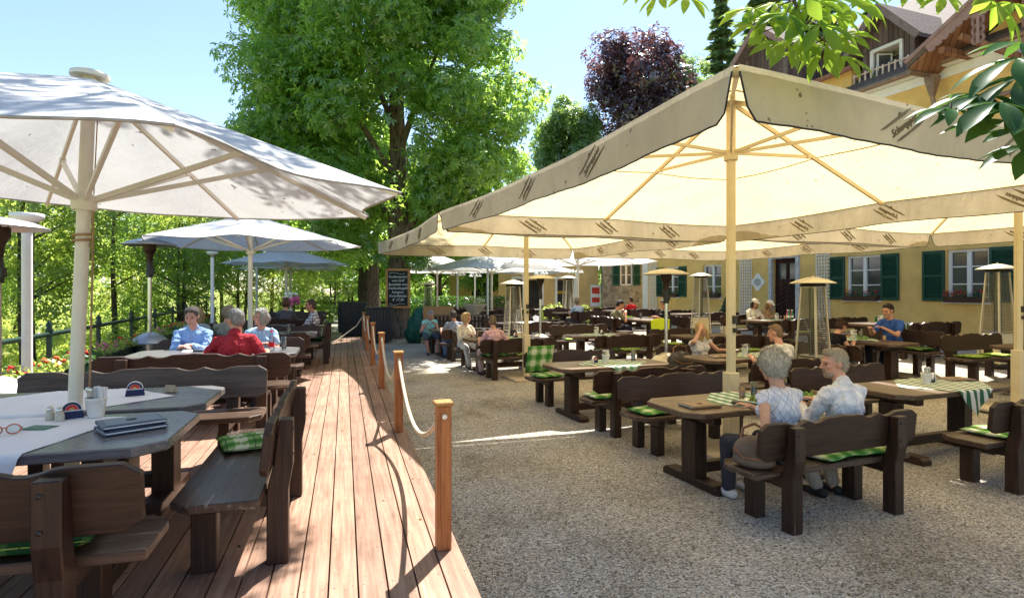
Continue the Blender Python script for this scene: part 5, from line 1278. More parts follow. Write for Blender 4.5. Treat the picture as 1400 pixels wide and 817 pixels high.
# ---- parasols of the deck
p = make_round_parasol('white_parasol', 2.13, 2.98, 2.30, 2.16, 8, WHITEF, R_(-46), .040)
p.location = (-2.97, 3.93, DZ); p.rotation_euler = (R_(0), R_(2.6), 0); tag(p, 'large off-white parasol nearest the camera on the left, on a leaning pole', None, 'round white parasols over the deck')
b = MB(); b.tube([(.06, .0, 2.12), (.09, -.03, 1.9), (.075, .0, 1.7), (.085, .01, .9), (.075, .0, .78)], .007, 6); b.tube([(.058 * math.cos(a * .7), .058 * math.sin(a * .7), 1.86 + .004 * a) for a in range(20)], .008, 6); b.tube([(.062, .0, 2.2), (.064, .0, 2.85)], .004, 5); b.obj('pull_cord', ROPEB, p)
P_R2 = make_round_parasol('white_parasol', 2.02, 2.98, 2.42, 2.30, 8, fabric('bluish_canopy', (.76, .79, .83), .36, stain=(.66, .69, .73)), R_(12), .042)
P_R2.name = 'deck_parasol'
for (x, y, s, lab) in ((-4.92, 11.0, 1., 'second white parasol along the deck, above the man in red'), (-7.45, 19.3, 1.0, 'third white parasol along the deck, partly behind the second'), (-9.1, 24.0, .98, 'farthest white parasol beyond the deck, lowest of the row')):
    q = place(P_R2, USED, (x, y, DZ), R_(7) * s, lab, 'round white parasols over the deck')

# ---- left heaters, lamp posts, fence
place(P_MUSHW, USED, (-4.88, 5.55, DZ), 0, 'steel mushroom heater cropped by the left edge of the photo', 'mushroom patio heaters')
h2 = place(P_MUSHW, USED, (-6.44, 10.4, DZ), 0, 'steel mushroom heater by the flower fence, left of the man in light blue', 'mushroom patio heaters'); h2.scale = (1.08, 1.08, 1.1)
def lamp_post(x, y, h, lab):
    r = thing('lamp_post', lab, 'lamp post', (x, y, DZ), DA, 'white lamp posts along the fence')
    b = MB(); b.tube([(0, 0, 0), (0, 0, h)], .048, 14); b.lathe([(.11, 0), (.11, .03), (.06, .06)], n=14); b.obj('pole', WHITEM, r)
    b = MB(); b.lathe([(.05, h - .02), (.10, h + .0), (.15, h + .05), (.15, h + .09), (.001, h + .10)], n=16); b.obj('lamp_head', WHITEM, r)
    b = MB(); b.lathe([(.001, h - .07), (.08, h - .06), (.10, h - .0)], n=14); b.obj('lens', GLASS, r); return r
lamp_post(-5.18, 6.25, 2.28, 'white lamp post left of the leaning parasol pole'); lamp_post(-8.4, 16.4, 2.55, 'white lamp post seen above the man in light blue'); lamp_post(-9.6, 22.0, 2.6, 'thin white lamp post farthest along the fence')
FU = Vector((-.345, .9386)); F0 = Vector((-5.40, 6.2)); FA = math.atan2(FU.y, FU.x)
fe = thing('railing', 'green iron railing hung with planter boxes along the left of the deck', 'railing', (F0.x, F0.y, DZ), FA)
b = MB(); b.tube([(-5, 0, 1.0), (15, 0, 1.0)], .030, 8); b.tube([(-5, 0, .18), (15, 0, .18)], .02, 8); b.obj('rail', GREENM, fe)
for k in range(11):
    x = -4.6 + 1.95 * k; b = MB(); b.box((x, 0, .5), (.05, .05, 1.06)); b.lathe([(.045, 1.03), (.05, 1.05), (.03, 1.08), (.04, 1.12), (.0005, 1.18)], (x, 0, 0), 8); b.obj('fence_post', GREENM, fe)
for k in range(20):
    x = -4.6 + .985 * k; cx = x + .49
    pb = thing('planter_box', 'dark green planter box of red and orange geraniums hung on the railing', 'planter', (F0.x + FU.x * cx, F0.y + FU.y * cx, DZ), FA, 'planter boxes along the railing')
    b = MB(); b.box((0, -.16, .46), (.93, .22, .24)); b.box((0, -.16, .585), (.96, .25, .025)); b.obj('trough', GREENM, pb, .006)
    n = 300; P = np.stack([RNG.uniform(-.47, .47, n), RNG.normal(-.17, .085, n), .60 + np.abs(RNG.normal(.03, .055, n))], 1); link('plant', leaf_mesh('plant', P, RNG.normal(0, 1, P.shape) + np.array([0, -.5, .8]), .062, LEAFS['bright'] if k % 3 else LEAFS['hedge'], 'quad'), pb)
    b = MB(); flower_cluster(b, (-.2 + .1 * (k % 5), -.17, .67), (.34, .10, .09), 11, .028, k); b.obj('geranium', FLW[('red', 'orange', 'red', 'pink')[k % 4]], pb)
# unique labels for the planters by their place in the row
ORD = ['first', 'second', 'third', 'fourth', 'fifth', 'sixth', 'seventh', 'eighth', 'ninth', 'tenth', 'eleventh', 'twelfth', 'thirteenth', 'fourteenth', 'fifteenth', 'sixteenth', 'seventeenth', 'eighteenth', 'nineteenth', 'twentieth']
# ==== gravel garden: tables with a bench on either side, rows at an angle to the deck
def plates_and(root): pass
T1 = gtable(2.30, 5.85, 'table of the white-haired couple, with salad plate and drinks')
b11 = gbench(2.66, 4.68, 0, 'bench under the white-haired couple, back to the camera')
b12 = gbench(2.02, 7.14, PI, 'empty bench facing the camera across from the white-haired couple, cushion on its left')
T2 = gtable(1.42, 8.78, 'table with a white cutlery pot and pale checked cloth, left of the couple')
b21 = gbench(1.83, 7.60, 0, 'bench back to back with the empty bench opposite the couple, cushion at its left end')
b22 = gbench(.98, 9.92, PI, 'bench with one plaid cushion propped upright against its back')
T3 = gtable(-.18, 13.5, 'table of the woman in pink, around the pole of the middle square parasol')
b31 = gbench(.16, 12.3, 0, 'bench under the woman in the pink top, back to the camera')
b32 = gbench(-.68, 14.65, PI, 'bench under the woman in the cream hooded jacket')
T4 = gtable(-1.40, 16.65, 'small table of the man in the grey tee and the woman in the turquoise vest')
b41 = gbench(-1.02, 15.50, 0, 'bench under the man in the grey tee, back to the camera')
b42 = gbench(-1.95, 17.75, PI, 'bench under the woman in the turquoise vest')
T5 = gtable(4.78, 6.75, 'table with the green striped cloth at the right')
b51 = gbench(5.12, 5.56, 0, 'nearest bench at the right edge, back to the camera, one plaid cushion on it')
b52 = gbench(4.40, 7.92, PI, 'bench behind the striped-cloth table, facing the camera')
T6 = gtable(3.80, 9.75, 'table of the blonde woman leaning on her hand, menus on it')
b61 = gbench(4.22, 8.62, 0, 'bench under the man in the white tee, back to the camera')
b62 = gbench(3.40, 10.90, PI, 'bench under the blonde woman, with a bag beside her')
T7 = gtable(6.95, 11.6, 'table between the woman in black and the man in the blue tee', R_(90))
b71 = gbench(8.00, 12.0, R_(90), 'side-on bench under the man in the blue tee')
b72 = gbench(5.85, 11.15, R_(-90), 'side-on bench under the woman in the black vest')
T8 = gtable(8.75, 9.55, 'table corner at the far right edge below the flame heater')
b81 = gbench(8.42, 10.75, PI, 'bench facing the camera at the right edge with two olive cushions')
T9 = gtable(9.15, 14.3, 'table with a pot, green box and striped cloth under the right-hand window')
b91 = gbench(9.55, 13.15, 0, 'bench right of the man in the blue tee, back to the camera')
b92 = gbench(8.75, 15.45, PI, 'bench against the wall under the right-hand window')
T10 = gtable(2.22, 14.5, 'checked-cloth table between the two mushroom heaters')
b101 = gbench(2.66, 13.34, 0, 'bench before the checked-cloth table between the mushroom heaters, back to the camera')
b102 = gbench(1.78, 15.65, PI, 'bench behind the checked-cloth table between the mushroom heaters')
T11 = gtable(3.75, 17.3, 'table between the man in the olive tee and the woman in the spotted top', R_(90))
b111 = gbench(4.85, 17.7, R_(90), 'side-on bench under the woman in the spotted top')
b112 = gbench(2.65, 16.9, R_(-90), 'side-on bench under the man in the olive tee')
T12 = gtable(4.75, 14.1, 'table with glasses left of the big cream pole, before the flame heater')
b121 = gbench(5.15, 12.95, 0, 'bench before the table with glasses, back to the camera, right of the near mushroom heater')
b122 = gbench(4.30, 15.25, PI, 'bench with olive cushion behind the table with glasses')
T13 = gtable(7.25, 16.2, 'table of the two women in white caps by the door')
b131 = gbench(7.62, 15.1, 0, 'bench before the table of the women in white caps, back to the camera')
b132 = gbench(6.85, 17.35, PI, 'bench under the two women in white caps')
T14 = gtable(.35, 17.6, 'table with a napkin bundle behind the left mushroom heater')
b141 = gbench(.78, 16.45, 0, 'bench before the napkin bundle table, back to the camera')
b142 = gbench(-.1, 18.75, PI, 'bench behind the napkin bundle table, before the picket fence')
T15 = gtable(6.3, 20.2, 'empty table near the white corner pilaster of the inn')
b151 = gbench(6.75, 19.1, 0, 'bench before the empty table near the white corner pilaster, back to the camera')
b152 = gbench(5.95, 21.3, PI, 'bench behind the empty table near the white corner pilaster')
FB = {}
far = [(2.4, 21.3, 'beneath the broad bright parasol'), (4.6, 23.6, 'in front of the stone wall building'), (-.3, 23.8, 'beside the stone flower urn'), (2.2, 26.5, 'farthest from the camera on the terrace'), (-2.2, 26.0, 'behind the low picket fence')]
for x, y, where in far:
    gtable(x, y, 'distant dark table ' + where); FB[where] = gbench(x + .42, y - 1.12, 0, 'distant bench, back to the camera, ' + where); gbench(x - .42, y + 1.12, PI, 'distant bench facing the camera ' + where)

# cushions
cushion(b12, .55, P_CUSH, 'bright plaid cushion on the empty bench opposite the couple', rot=.06)
cushion(b21, -.56, P_CUSH, 'bright plaid cushion at the left end of the bench behind that empty bench', rot=-.1)
c = cushion(b22, .56, P_CUSH, 'flat plaid cushion beneath the upright one, left of the pale checked table', rot=.1)
c = on(b22, P_CUSH, .60, .13, .72, 0, 'plaid cushion propped upright against the backrest', CUSHG); c.rotation_euler = (R_(76), 0, GA + PI + .12); c.scale = (1.1, 1.15, 1)
cushion(b51, -.36, P_CUSH, 'bright plaid cushion on the nearest bench at the right edge', rot=.05)
cushion(b11, .08, P_CUSH, 'crumpled striped cushion showing beneath the backrest, between the couple', rot=.2); cushion(b11, .46, P_CUSH, 'green cushion under the old man in the white shirt', rot=-.1)
cushion(b52, -.3, P_CUSH3, 'olive cushion on the bench behind the striped-cloth table'); cushion(b71, -.45, P_CUSH2, 'dark plaid cushion under the man in the blue tee'); cushion(b91, -.45, P_CUSH3, 'olive cushion right of the man in the blue tee')
cushion(b81, .4, P_CUSH3, 'left olive cushion on the bench at the right edge'); cushion(b81, -.30, P_CUSH3, 'right olive cushion on the bench at the right edge, half out of frame')
cushion(b101, -.4, P_CUSH2, 'dark cushion on the bench between the mushroom heaters, left'); cushion(b101, .2, P_CUSH3, 'olive cushion on the bench between the mushroom heaters, right'); cushion(b102, .3, P_CUSH3, 'olive cushion on the bench behind the checked-cloth table')
cushion(b31, .25, P_CUSH3, 'folded olive cushion right of the woman in pink'); cushion(b31, -.45, P_CUSH2, 'dark plaid cushion under the woman in pink'); cushion(b32, .15, P_CUSH, 'pale plaid cushion beside the woman in the cream jacket')
cushion(b121, .45, P_CUSH3, 'olive cushion on the bench before the table with glasses'); cushion(b122, .3, P_CUSH3, 'olive cushion on the bench behind the table with glasses, left'); cushion(b122, -.4, P_CUSH3, 'olive cushion on the bench behind the table with glasses, right')
cushion(b131, .3, P_CUSH3, 'olive cushion on the bench before the women in white caps'); cushion(bE, .05, P_CUSH2, 'dark plaid cushion under the man in the checked shirt'); cushion(b61, .3, P_CUSH3, 'olive cushion beside the man in the white tee')

# cloths and table ware
cloth(T1, CHECKC, 'pale green checked cloth on the table of the white-haired couple', w=.8, d=.8, rot=R_(45), off=(.08, -.03), seed=3)
cloth(T2, CHECKC, 'pale green checked cloth on the table left of the couple', w=.85, d=.85, rot=R_(42), off=(.08, -.04), seed=4)
cloth(T5, STRIPE, 'green and white striped cloth hanging over the table edge at the right', w=.92, d=.92, rot=R_(40), off=(.18, -.06), seed=5)
cloth(T6, CHECKC, 'checked cloth on the table of the blonde woman, hanging at its right', w=.8, d=.8, rot=R_(45), off=(.42, -.08), seed=6)
cloth(T10, CHECKC, 'checked cloth on the table between the mushroom heaters', w=.8, d=.8, rot=R_(45), off=(-.1, 0), seed=7)
cloth(T9, STRIPE, 'striped cloth on the table under the right-hand window', w=.85, d=.85, rot=R_(44), off=(.2, -.1), seed=8)
cloth(T7, CHECKC, 'checked cloth on the table of the man in the blue tee', w=.8, d=.8, rot=R_(45), off=(.2, 0), seed=9)
cloth(T3, CHECKC, 'pale checked cloth on the table of the woman in pink', w=.75, d=.75, rot=R_(45), off=(.2, 0), seed=10)
cloth(T14, CLOTHW, 'white cloth on the napkin bundle table', w=.85, d=.7, rot=R_(10), off=(.1, 0), seed=11)
cloth(T13, CHECKC, 'checked cloth on the table of the women in white caps', w=.8, d=.8, rot=R_(45), off=(.1, 0), seed=12)
for t_, x, y, w in ((T2, .02, .06, 'pale checked table left of the couple'), (T5, .12, .08, 'green striped cloth'), (T10, -.12, .05, 'checked cloth between the mushroom heaters'), (T3, .02, -.16, 'table of the woman in pink'), (T6, .12, .02, 'table of the blonde woman'), (T9, -.35, -.1, 'striped cloth under the right-hand window'), (T12, .5, .1, 'table with glasses'), (T7, .15, .05, 'table of the man in the blue tee'), (T13, .1, 0, 'table of the women in white caps')):
    on(t_, P_POT, x, y, .765, x * 3, 'white cutlery pot on the ' + w, POTG)
for t_, x, y, w in ((T2, -.16, .08, 'pale checked table left of the couple'), (T5, .32, .14, 'green striped cloth'), (T10, .03, .03, 'checked cloth between the mushroom heaters'), (T3, .28, 0, 'table of the woman in pink'), (T9, .0, .1, 'striped cloth under the right-hand window')):
    on(t_, P_COAST, x, y, .766, R_(30), 'coaster holder beside the pot on the ' + w, COG)
on(T2, P_SALT, -.24, .0, .766, 0, 'salt shaker left of the coasters on the pale checked table', 'salt shakers on the gravel tables'); on(T5, P_SALT, .45, .2, .766, 0, 'salt shaker right of the coasters on the striped cloth', 'salt shakers on the gravel tables')
on(T5, P_MENUB, .72, .12, .762, R_(75), 'brown menu folder on the striped-cloth table', 'brown menus'); on(T1, P_MENUB, -.62, -.12, .762, R_(86), 'brown menu folder at the left end of the couple\'s table', 'brown menus'); on(T6, P_MENUB, -.45, -.05, .762, R_(80), 'brown menu folder before the blonde woman', 'brown menus'); on(T10, P_MENUB, .6, 0, .762, R_(80), 'brown menu folder on the table between the mushroom heaters', 'brown menus')
pl = make_plate(); tag(pl, 'white plate heaped with green salad before the old woman', None, 'plates of food'); pl.location = rel(T1, .02, -.22, .766); pl.scale = (1.1, 1.1, 1.1)
for t_, x, y, l in ((T7, -.2, .22, 'plate of the woman in the black vest'), (T7, .25, -.2, 'plate of the man in the blue tee'), (T1, .58, -.2, 'plate before the old man in the white shirt'), (T11, .2, .2, 'plate of the man in the olive tee'), (T4, -.4, .15, 'plate of the woman in the turquoise vest')):
    q = copy_tree(pl); q.location = rel(t_, x, y, .766); q['label'] = l; q.rotation_euler = (0, 0, x * 9)
on(T1, P_JUICE, .02, .02, .766, 0, 'glass of orange drink behind the salad plate'); on(T1, P_GLASS, .20, .05, .766, 0, 'tall clear glass beside the orange drink', 'drinking glasses').scale = (1.1, 1.1, 1.1)
on(T1, P_GLASS, .60, .05, .766, 0, 'clear glass before the old man in the white shirt', 'drinking glasses').scale = (1.1, 1.1, 1.2)
for t_, x, y, pr, l in ((T3, -.35, -.1, P_GLASS, 'tumbler before the woman in pink'), (T3, -.6, .15, P_GLASS, 'tumbler before the woman in the cream jacket'), (T4, .1, -.1, P_GLASS, 'tumbler of the man in the grey tee'), (T7, .0, .05, P_GLASS, 'tall glass between the woman in black and the man in blue'), (T7, -.45, .0, P_JUICE, 'orange drink near the woman in black'), (T11, -.1, .0, P_GLASS, 'glass between the olive tee and the spotted top'), (T6, .38, -.1, P_JUICE, 'orange drink of the man in the white tee'), (T6, .3, .15, P_GLASS, 'clear glass on the blonde woman\'s table'), (T13, .3, -.1, P_JUICE, 'orange drink of the women in white caps'), (T2, .5, .05, P_GLASS, 'lone clear glass at the right end of the pale checked table')): on(t_, pr, x, y, .765, 0, l, 'drinking glasses')
b = MB(); b.lathe([(.001, .0), (.055, 0), (.06, .02), (.05, .028), (.001, .02)], n=18); o = b.obj('ashtray', BLACKP); tag(o, 'black ashtray on the couple\'s table left of the salad', 'ashtray'); o.location = rel(T1, -.22, -.18, .766)
b = MB(); b.lathe([(.045, .0), (.052, .06), (.04, .062), (.001, .05)], n=18); o = b.obj('sauce_bowl', BLACKP); tag(o, 'small dark bowl behind the salad plate', 'bowl'); o.location = rel(T1, .32, .02, .766)
on(T12, P_GLASS, -.5, .0, .765, 0, 'left tumbler on the table before the flame heater', 'drinking glasses'); on(T12, P_GLASS, -.2, .1, .765, 0, 'right tumbler on the table before the flame heater', 'drinking glasses')
for k, (x, pr, l) in enumerate(((.55, P_BOTG, 'left green bottle by the women in white caps'), (.68, P_BOTG, 'right green bottle by the women in white caps'), (.60, P_BOTR, 'left pink-topped bottle by the women in white caps'), (.76, P_BOTR, 'right pink-topped bottle by the women in white caps'))): on(T13, pr, x, .0 + .1 * (k > 1), .765, 0, l, 'bottles on the tables')
on(T6, P_BOTG, .1, .3, .765, 0, 'green bottle behind the pot on the blonde woman\'s table', 'bottles on the tables')
b = MB(); b.box((0, 0, .055), (.13, .13, .11)); b.box((0, 0, .115), (.14, .14, .02)); o = b.obj('condiment_box', plain('green_box', (.01, .16, .05), .5), None, .006); tag(o, 'small green box on the table under the right-hand window', 'box'); o.location = rel(T9, .15, .3, .766)
b = MB(); b.prism([(.0, 0), (.12, 0), (.15, .16), (.02, .2), (-.05, .15)], -.05, .05, XZ); o = b.obj('napkin_bundle', NAPK, None, .01); tag(o, 'bundle of white napkins standing on a table behind the mushroom heater', 'napkins'); o.location = rel(T14, .35, 0, .766)
o = MB(); tw = o.sheet(lambda u, v: ((u - .5) * .62 * (1 - .35 * max(0, v - .3)), -.02 - .12 * v * .3 + .025 * math.sin(u * 9) * v, .77 - .62 * v + .05 * math.sin(u * 3)), 24, 14).obj('towel', LIME); 
md = tw.modifiers.new('thickness', 'SOLIDIFY'); md.thickness = .012; tag(tw, 'lime green towel hanging over the table edge before the man in olive', 'towel'); tw.location = rel(T11, -.95, -.05, 0); tw.rotation_euler = (0, 0, T11.rotation_euler.z - R_(90))
# bags
def bag(loc, rot, label, mat, w=.42, h=.34, d=.2):
    r = thing('handbag', label, 'bag', loc, rot); b = MB(); b.ell((0, 0, h * .42), (w / 2, d / 2, h * .46), None, 18, 12); b.ell((0, 0, h * .18), (w * .52, d * .55, h * .22)); link('bag_body', remesh(b, 'bag_body', .012, mat, 3), r)
    b = MB(); b.tube([(-w * .3, .0, h * .72), (-w * .26, .02, h * 1.05), (0, .03, h * 1.2), (w * .26, .02, h * 1.05), (w * .3, 0, h * .72)], .012, 8); b.obj('strap', plain('bag_leather', (.22, .11, .06), .45), r)
    b = MB(); b.tube([(-w * .42, -d * .3, h * .5), (-w * .2, -d * .52, h * .3), (w * .2, -d * .52, h * .3), (w * .42, -d * .3, h * .5)], .008, 6); b.obj('trim', plain('bag_trim', (.26, .13, .07), .45), r); return r
bag(rel(b11, -.72, .22, .46), GA - .9, 'grey-brown handbag with tan straps on the couple\'s bench', BAGM, .32, .28, .18)
bag(rel(b62, .55, .3, .46), GA + .2, 'dark grey bag on the bench beside the blonde woman', plain('charcoal_cloth', (.07, .06, .055), .8, .2, 0, .3, 8, .6, 30, .01), .62, .36, .3)
bag(rel(b31, .05, .32, .46), GA, 'patterned shoulder bag beside the woman in pink', plaid('bag_pattern', .08, (.25, .2, .12), (.5, .45, .3), (.75, .72, .6), (.2, .3, .15)), .4, .3, .2)

# ---- square parasols
SA = R_(21.4); S1 = Vector((math.cos(SA), math.sin(SA))); S2 = Vector((-math.sin(SA), math.cos(SA))); SR = Vector((2.50, 6.68))
for (i, j, lab) in ((0, 0, 'nearest cream square parasol, filling the upper right'), (0, 1, 'cream square parasol beyond the nearest one, above the woman in pink'), (1, 0, 'cream square parasol at the right, its pole at the photo edge'), (1, 1, 'farthest cream square parasol, in front of the inn windows')):
    p = SR + S1 * (5.33 * i) + S2 * (6.03 * j); place(P_BIG, USED, on_g(p.x, p.y), SA, lab, 'cream square parasols over the gravel')
# ---- bright parasols in the sun at the back
P_FAR = make_round_parasol('bright_parasol', 2.85, 3.50, 2.72, 2.60, 8, WHITEF2, R_(10), .045); P_FAR.name = 'bright_parasol'
for (x, y, z, s, lab) in ((-3.40, 26.6, 0, .80, 'bright white parasol just right of the thick tree trunk'), (-.85, 24.5, 0, 1., 'bright white parasol above the stone flower urn'), (2.45, 21.8, .18, 1.02, 'broad bright white parasol reaching towards the inn corner'), (.6, 30.5, .1, 1., 'small far white parasol seen between two heaters')):
    q = place(P_FAR, USED, (x, y, z), s * 5, lab, 'bright white parasols in the sun'); q.scale = (s, s, 1.)
# ---- heaters on the gravel
place(P_MUSH, USED, on_g(2.78, 10.55), 0, 'mushroom heater with a cream hood in the middle of the gravel garden', 'mushroom patio heaters'); place(P_MUSH, USED, on_g(.72, 14.9), 1., 'mushroom heater beside the pole of the middle square parasol', 'mushroom patio heaters')
FH = 'pyramid flame heaters'
for (x, y, a, s, l) in ((5.22, 10.15, .5, 1., 'flame heater behind the white-haired couple'), (9.75, 11.75, .2, 1.0, 'flame heater at the right edge, in front of the right-hand window'), (6.0, 18.6, .3, 1.02, 'flame heater before the inn window, left of the big cream pole'), (.03, 15.7, .4, 1.02, 'flame heater left of the middle parasol pole'), (2.4, 25.0, .3, 1.05, 'distant flame heater under the broad bright parasol'), (-3.55, 24.8, .1, 1.05, 'distant flame heater just right of the tree trunk')):
    q = place(P_PYR, USED, on_g(x, y), a, l, FH); q.scale = (s,) * 3
# ---- left middle: picket fence, bins, tarp, board, urn
pf = thing('picket_fence', 'low brown picket fence behind the table of the woman in turquoise', 'fence', (-2.55, 19.6, 0), R_(6))
b = MB()
for k in range(25): b.box((.13 * k, 0, .52), (.095, .022, .95))
b.obj('pickets', W_['z'], pf, .004); b = MB(); b.box((1.56, .03, .30), (3.3, .04, .08)); b.box((1.56, .03, .82), (3.3, .04, .08)); b.box((1.56, 0, 1.02), (3.35, .10, .03)); b.obj('fence_rail', BKD, pf)
def slat_bin(x, y, rot, w, h, label):
    r = thing('slatted_bin', label, 'bin', (x, y, 0), rot, 'dark slatted bins by the tree'); b = MB(); n = int(w / .10)
    for k in range(4):
        b.T = Matrix.Rotation(k * PI / 2, 4, 'Z')
        for i in range(n): b.box(((i + .5) * w / n - w / 2, -w / 2, h / 2 + .05), (w / n - .022, .022, h - .1))
    b.T = Matrix.Identity(4); b.obj('slats', DARKSL, r, .003); b = MB(); b.box((0, 0, h / 2), (w - .08, w - .08, h - .12)); b.obj('liner', BLACKP, r); b = MB(); b.box((0, 0, h + .02), (w + .08, w + .08, .05)); b.obj('lid', DARKSL, r, .01); return r
slat_bin(-4.75, 20.9, .3, .85, 1.22, 'dark slatted bin leaning close to the chalkboard trunk'); slat_bin(-6.3, 23.4, .2, .9, 1.35, 'dark slatted bin left of the last rope post'); slat_bin(-7.1, 25.6, .2, .9, 1.3, 'farther dark slatted bin by the second trunk')
b = MB(); b.ell((0, 0, .55), (.34, .3, .56)); b.ell((.1, 0, .95), (.2, .2, .3)); b.ell((-.12, .05, .3), (.32, .3, .32)); me = remesh(b, 'tarp', .03, TARP, 2)
from mathutils import noise as _nz
for v in me.vertices: v.co += v.normal * .10 * _nz.noise(Vector((v.co.x * 6, v.co.y * 6, v.co.z * 1.6)))
o = link('tarp_cover', me); o.location = (-3.35, 20.6, 0); tag(o, 'dark green tarpaulin bundled over something beside the trunk', 'tarp')
b = MB(); b.box((0, 0, .66), (1.05, .03, 1.3)); o = b.obj('plywood_board', PLY, None, .004); o.location = (-2.55, 20.3, 0); o.rotation_euler = (R_(-6), 0, R_(8)); tag(o, 'upright plywood board behind the woman in turquoise', 'board')
ur = thing('flower_urn', 'cast stone flower urn on a pedestal with white blossoms', 'urn', (-1.42, 22.2, 0))
b = MB(); b.box((0, 0, .08), (.6, .6, .16)); b.box((0, 0, .5), (.42, .42, .7)); b.box((0, 0, .87), (.54, .54, .06)); b.obj('pedestal', STONE, ur, .01)
b = MB(); b.lathe([(.14, .9), (.16, .95), (.30, 1.08), (.42, 1.28), (.46, 1.34), (.40, 1.34), (.2, 1.2), (.001, 1.18)], n=20); b.obj('bowl', STONE, ur)
P = RNG.normal(0, .17, (220, 3)) * np.array([1, 1, .5]) + np.array([0, 0, 1.42]); link('plant', leaf_mesh('plant', P, RNG.normal(0, 1, P.shape) + np.array([0, 0, 1]), .08, LEAFS['bright']), ur); b = MB(); flower_cluster(b, (0, 0, 1.44), (.36, .36, .12), 40, .03, 5); b.obj('blossom', FLW['white'], ur)
# white railing behind the bright parasols
wr = thing('white_railing', 'thin white railing behind the stone flower urn', 'railing', (-4.2, 26.0, 0), R_(4))
b = MB()
for z in (.55, 1.0): b.tube([(0, 0, z), (7.5, 0, z)], .028, 6)
b.obj('rail', WHITEM, wr)
for k in range(6): b = MB(); b.tube([(1.5 * k, 0, 0), (1.5 * k, 0, 1.02)], .03, 6); b.obj('railing_post', WHITEM, wr)
def globe_lamp(x, y, h, lab):
    r = thing('street_lamp', lab, 'street lamp', on_g(x, y), 0, 'white lamps with leaf-shaped shades'); b = MB(); b.tube([(0, 0, 0), (0, 0, h)], .04, 10); b.lathe([(.1, 0), (.1, .1), (.05, .2)], n=10); b.obj('pole', WHITEM, r)
    for k in range(5):
        a = k * 2 * PI / 5; b = MB(); c = Vector((math.cos(a) * .26, math.sin(a) * .26, h + .02)); b.tube([(0, 0, h - .05), c * .6 + Vector((0, 0, h * .4 + .12)), c + Vector((0, 0, .05))], .012, 6); b.lathe([(.001, .06), (.05, .03), (.10, -.06)], c, 10); b.obj('lamp_shade', WHITEM, r)
    return r
globe_lamp(-2.35, 25.2, 2.35, 'white lamp nearest the tree trunk side'); globe_lamp(-.95, 22.9, 2.5, 'white lamp behind the woman in the cream jacket'); globe_lamp(-1.9, 30.0, 2.3, 'small white lamp farthest back'); globe_lamp(1.35, 27.5, 2.35, 'white lamp between the two heaters'); globe_lamp(2.95, 27.0, 2.4, 'white lamp right of the distant flame heater')
# garden shrubs at the back
def bush(x, y, z, r, mat, lab, n=900, size=.12, h=None):
    t = thing('bush', lab, 'bush', (x, y, z), 0); h = h or r; bl = crown_blobs((0, 0, h * .9), (r, r, h), 9, .5, abs(int(x * 10 + y))); link('foliage', shrub_mesh('foliage', bl, n, size, LEAFS[mat]), t); b = MB(); b.tube([(0, 0, -.05), (0, 0, h)], .03, 6); b.obj('stem', TWIG, t); return t
bush(1.9, 26.2, 0, .75, 'bright', 'pale green bush left of the distant flame heater'); bush(3.3, 25.9, .1, .7, 'bright', 'pale green bush right of the distant flame heater'); bush(-2.9, 22.6, 0, .5, 'bright', 'low pale bush in front of the white railing', 500, .1)
def conifer_small(x, y, lab):
    t = thing('potted_conifer', lab, 'shrub', on_g(x, y)); g = np.random.default_rng(3); n = 1600; q = g.uniform(0, 1, n) ** .8; a = g.uniform(0, 6.28, n); rr = .5 * (1 - q) * g.uniform(.5, 1, n); P = np.stack([rr * np.cos(a), rr * np.sin(a), .32 + 1.15 * q], 1)
    link('foliage', leaf_mesh('foliage', P, P * np.array([1, 1, 0]) + g.normal(0, .4, (n, 3)) * .3 + np.array([0, 0, .25]), .10, LEAFS['dark'], 'quad', -.3), t); b = MB(); b.lathe([(.18, 0), (.25, .32), (.27, .34), (.2, .33)], n=14); b.obj('pot', BLACKP, t); return t
conifer_small(7.75, 21.0, 'small cone-shaped conifer against the yellow wall')
# ==== guests
def seat_on(bench, x, fwd=.27): p, a = on_bench(bench, x, fwd); return p, a
def sit(bench, x, label, fwd=.27, **kw): p, a = seat_on(bench, x, fwd); return person(label, p, a + kw.pop('yaw', 0.), **kw)
FAR_V = .012
W = (.78, .78, .80)
sit(b11, -.34, 'old woman with full white hair in a pale lattice-print top, from behind', male=False, lean=10, head=(-8, 8, 0), hands=((-.30, .05, .56), (.10, .46, .80)), hand_dirs=((( -.2, .7, -.5), (0, 0, -1)), None), tone=(.52, .29, .20), hair=(.66, .61, .50), style='full', top=((.66, .67, .74), .5, ('lattice', (.20, .21, .25), .055)), sleeves='none', bottom=(.05, .05, .06), shoe=(.6, .58, .55), s=1.06, voxel=.0075, elbow=(.0, -.5, -.9))
sit(b11, .40, 'old man with grey hair and beard in a white shirt, turned to the woman', lean=11, head=(66, 4, 0), hands=((-.12, .42, .80), (.16, .44, .80)), tone=(.54, .28, .19), hair=(.56, .47, .34), style='thin', top=((.76, .76, .80), .9), sleeves='long', bottom=(.36, .32, .26), shoe=(.02, .02, .022), collar=True, beard=(.33, .26, .19), s=1.04, voxel=.007, belly=.03, feet=(.08, .24))
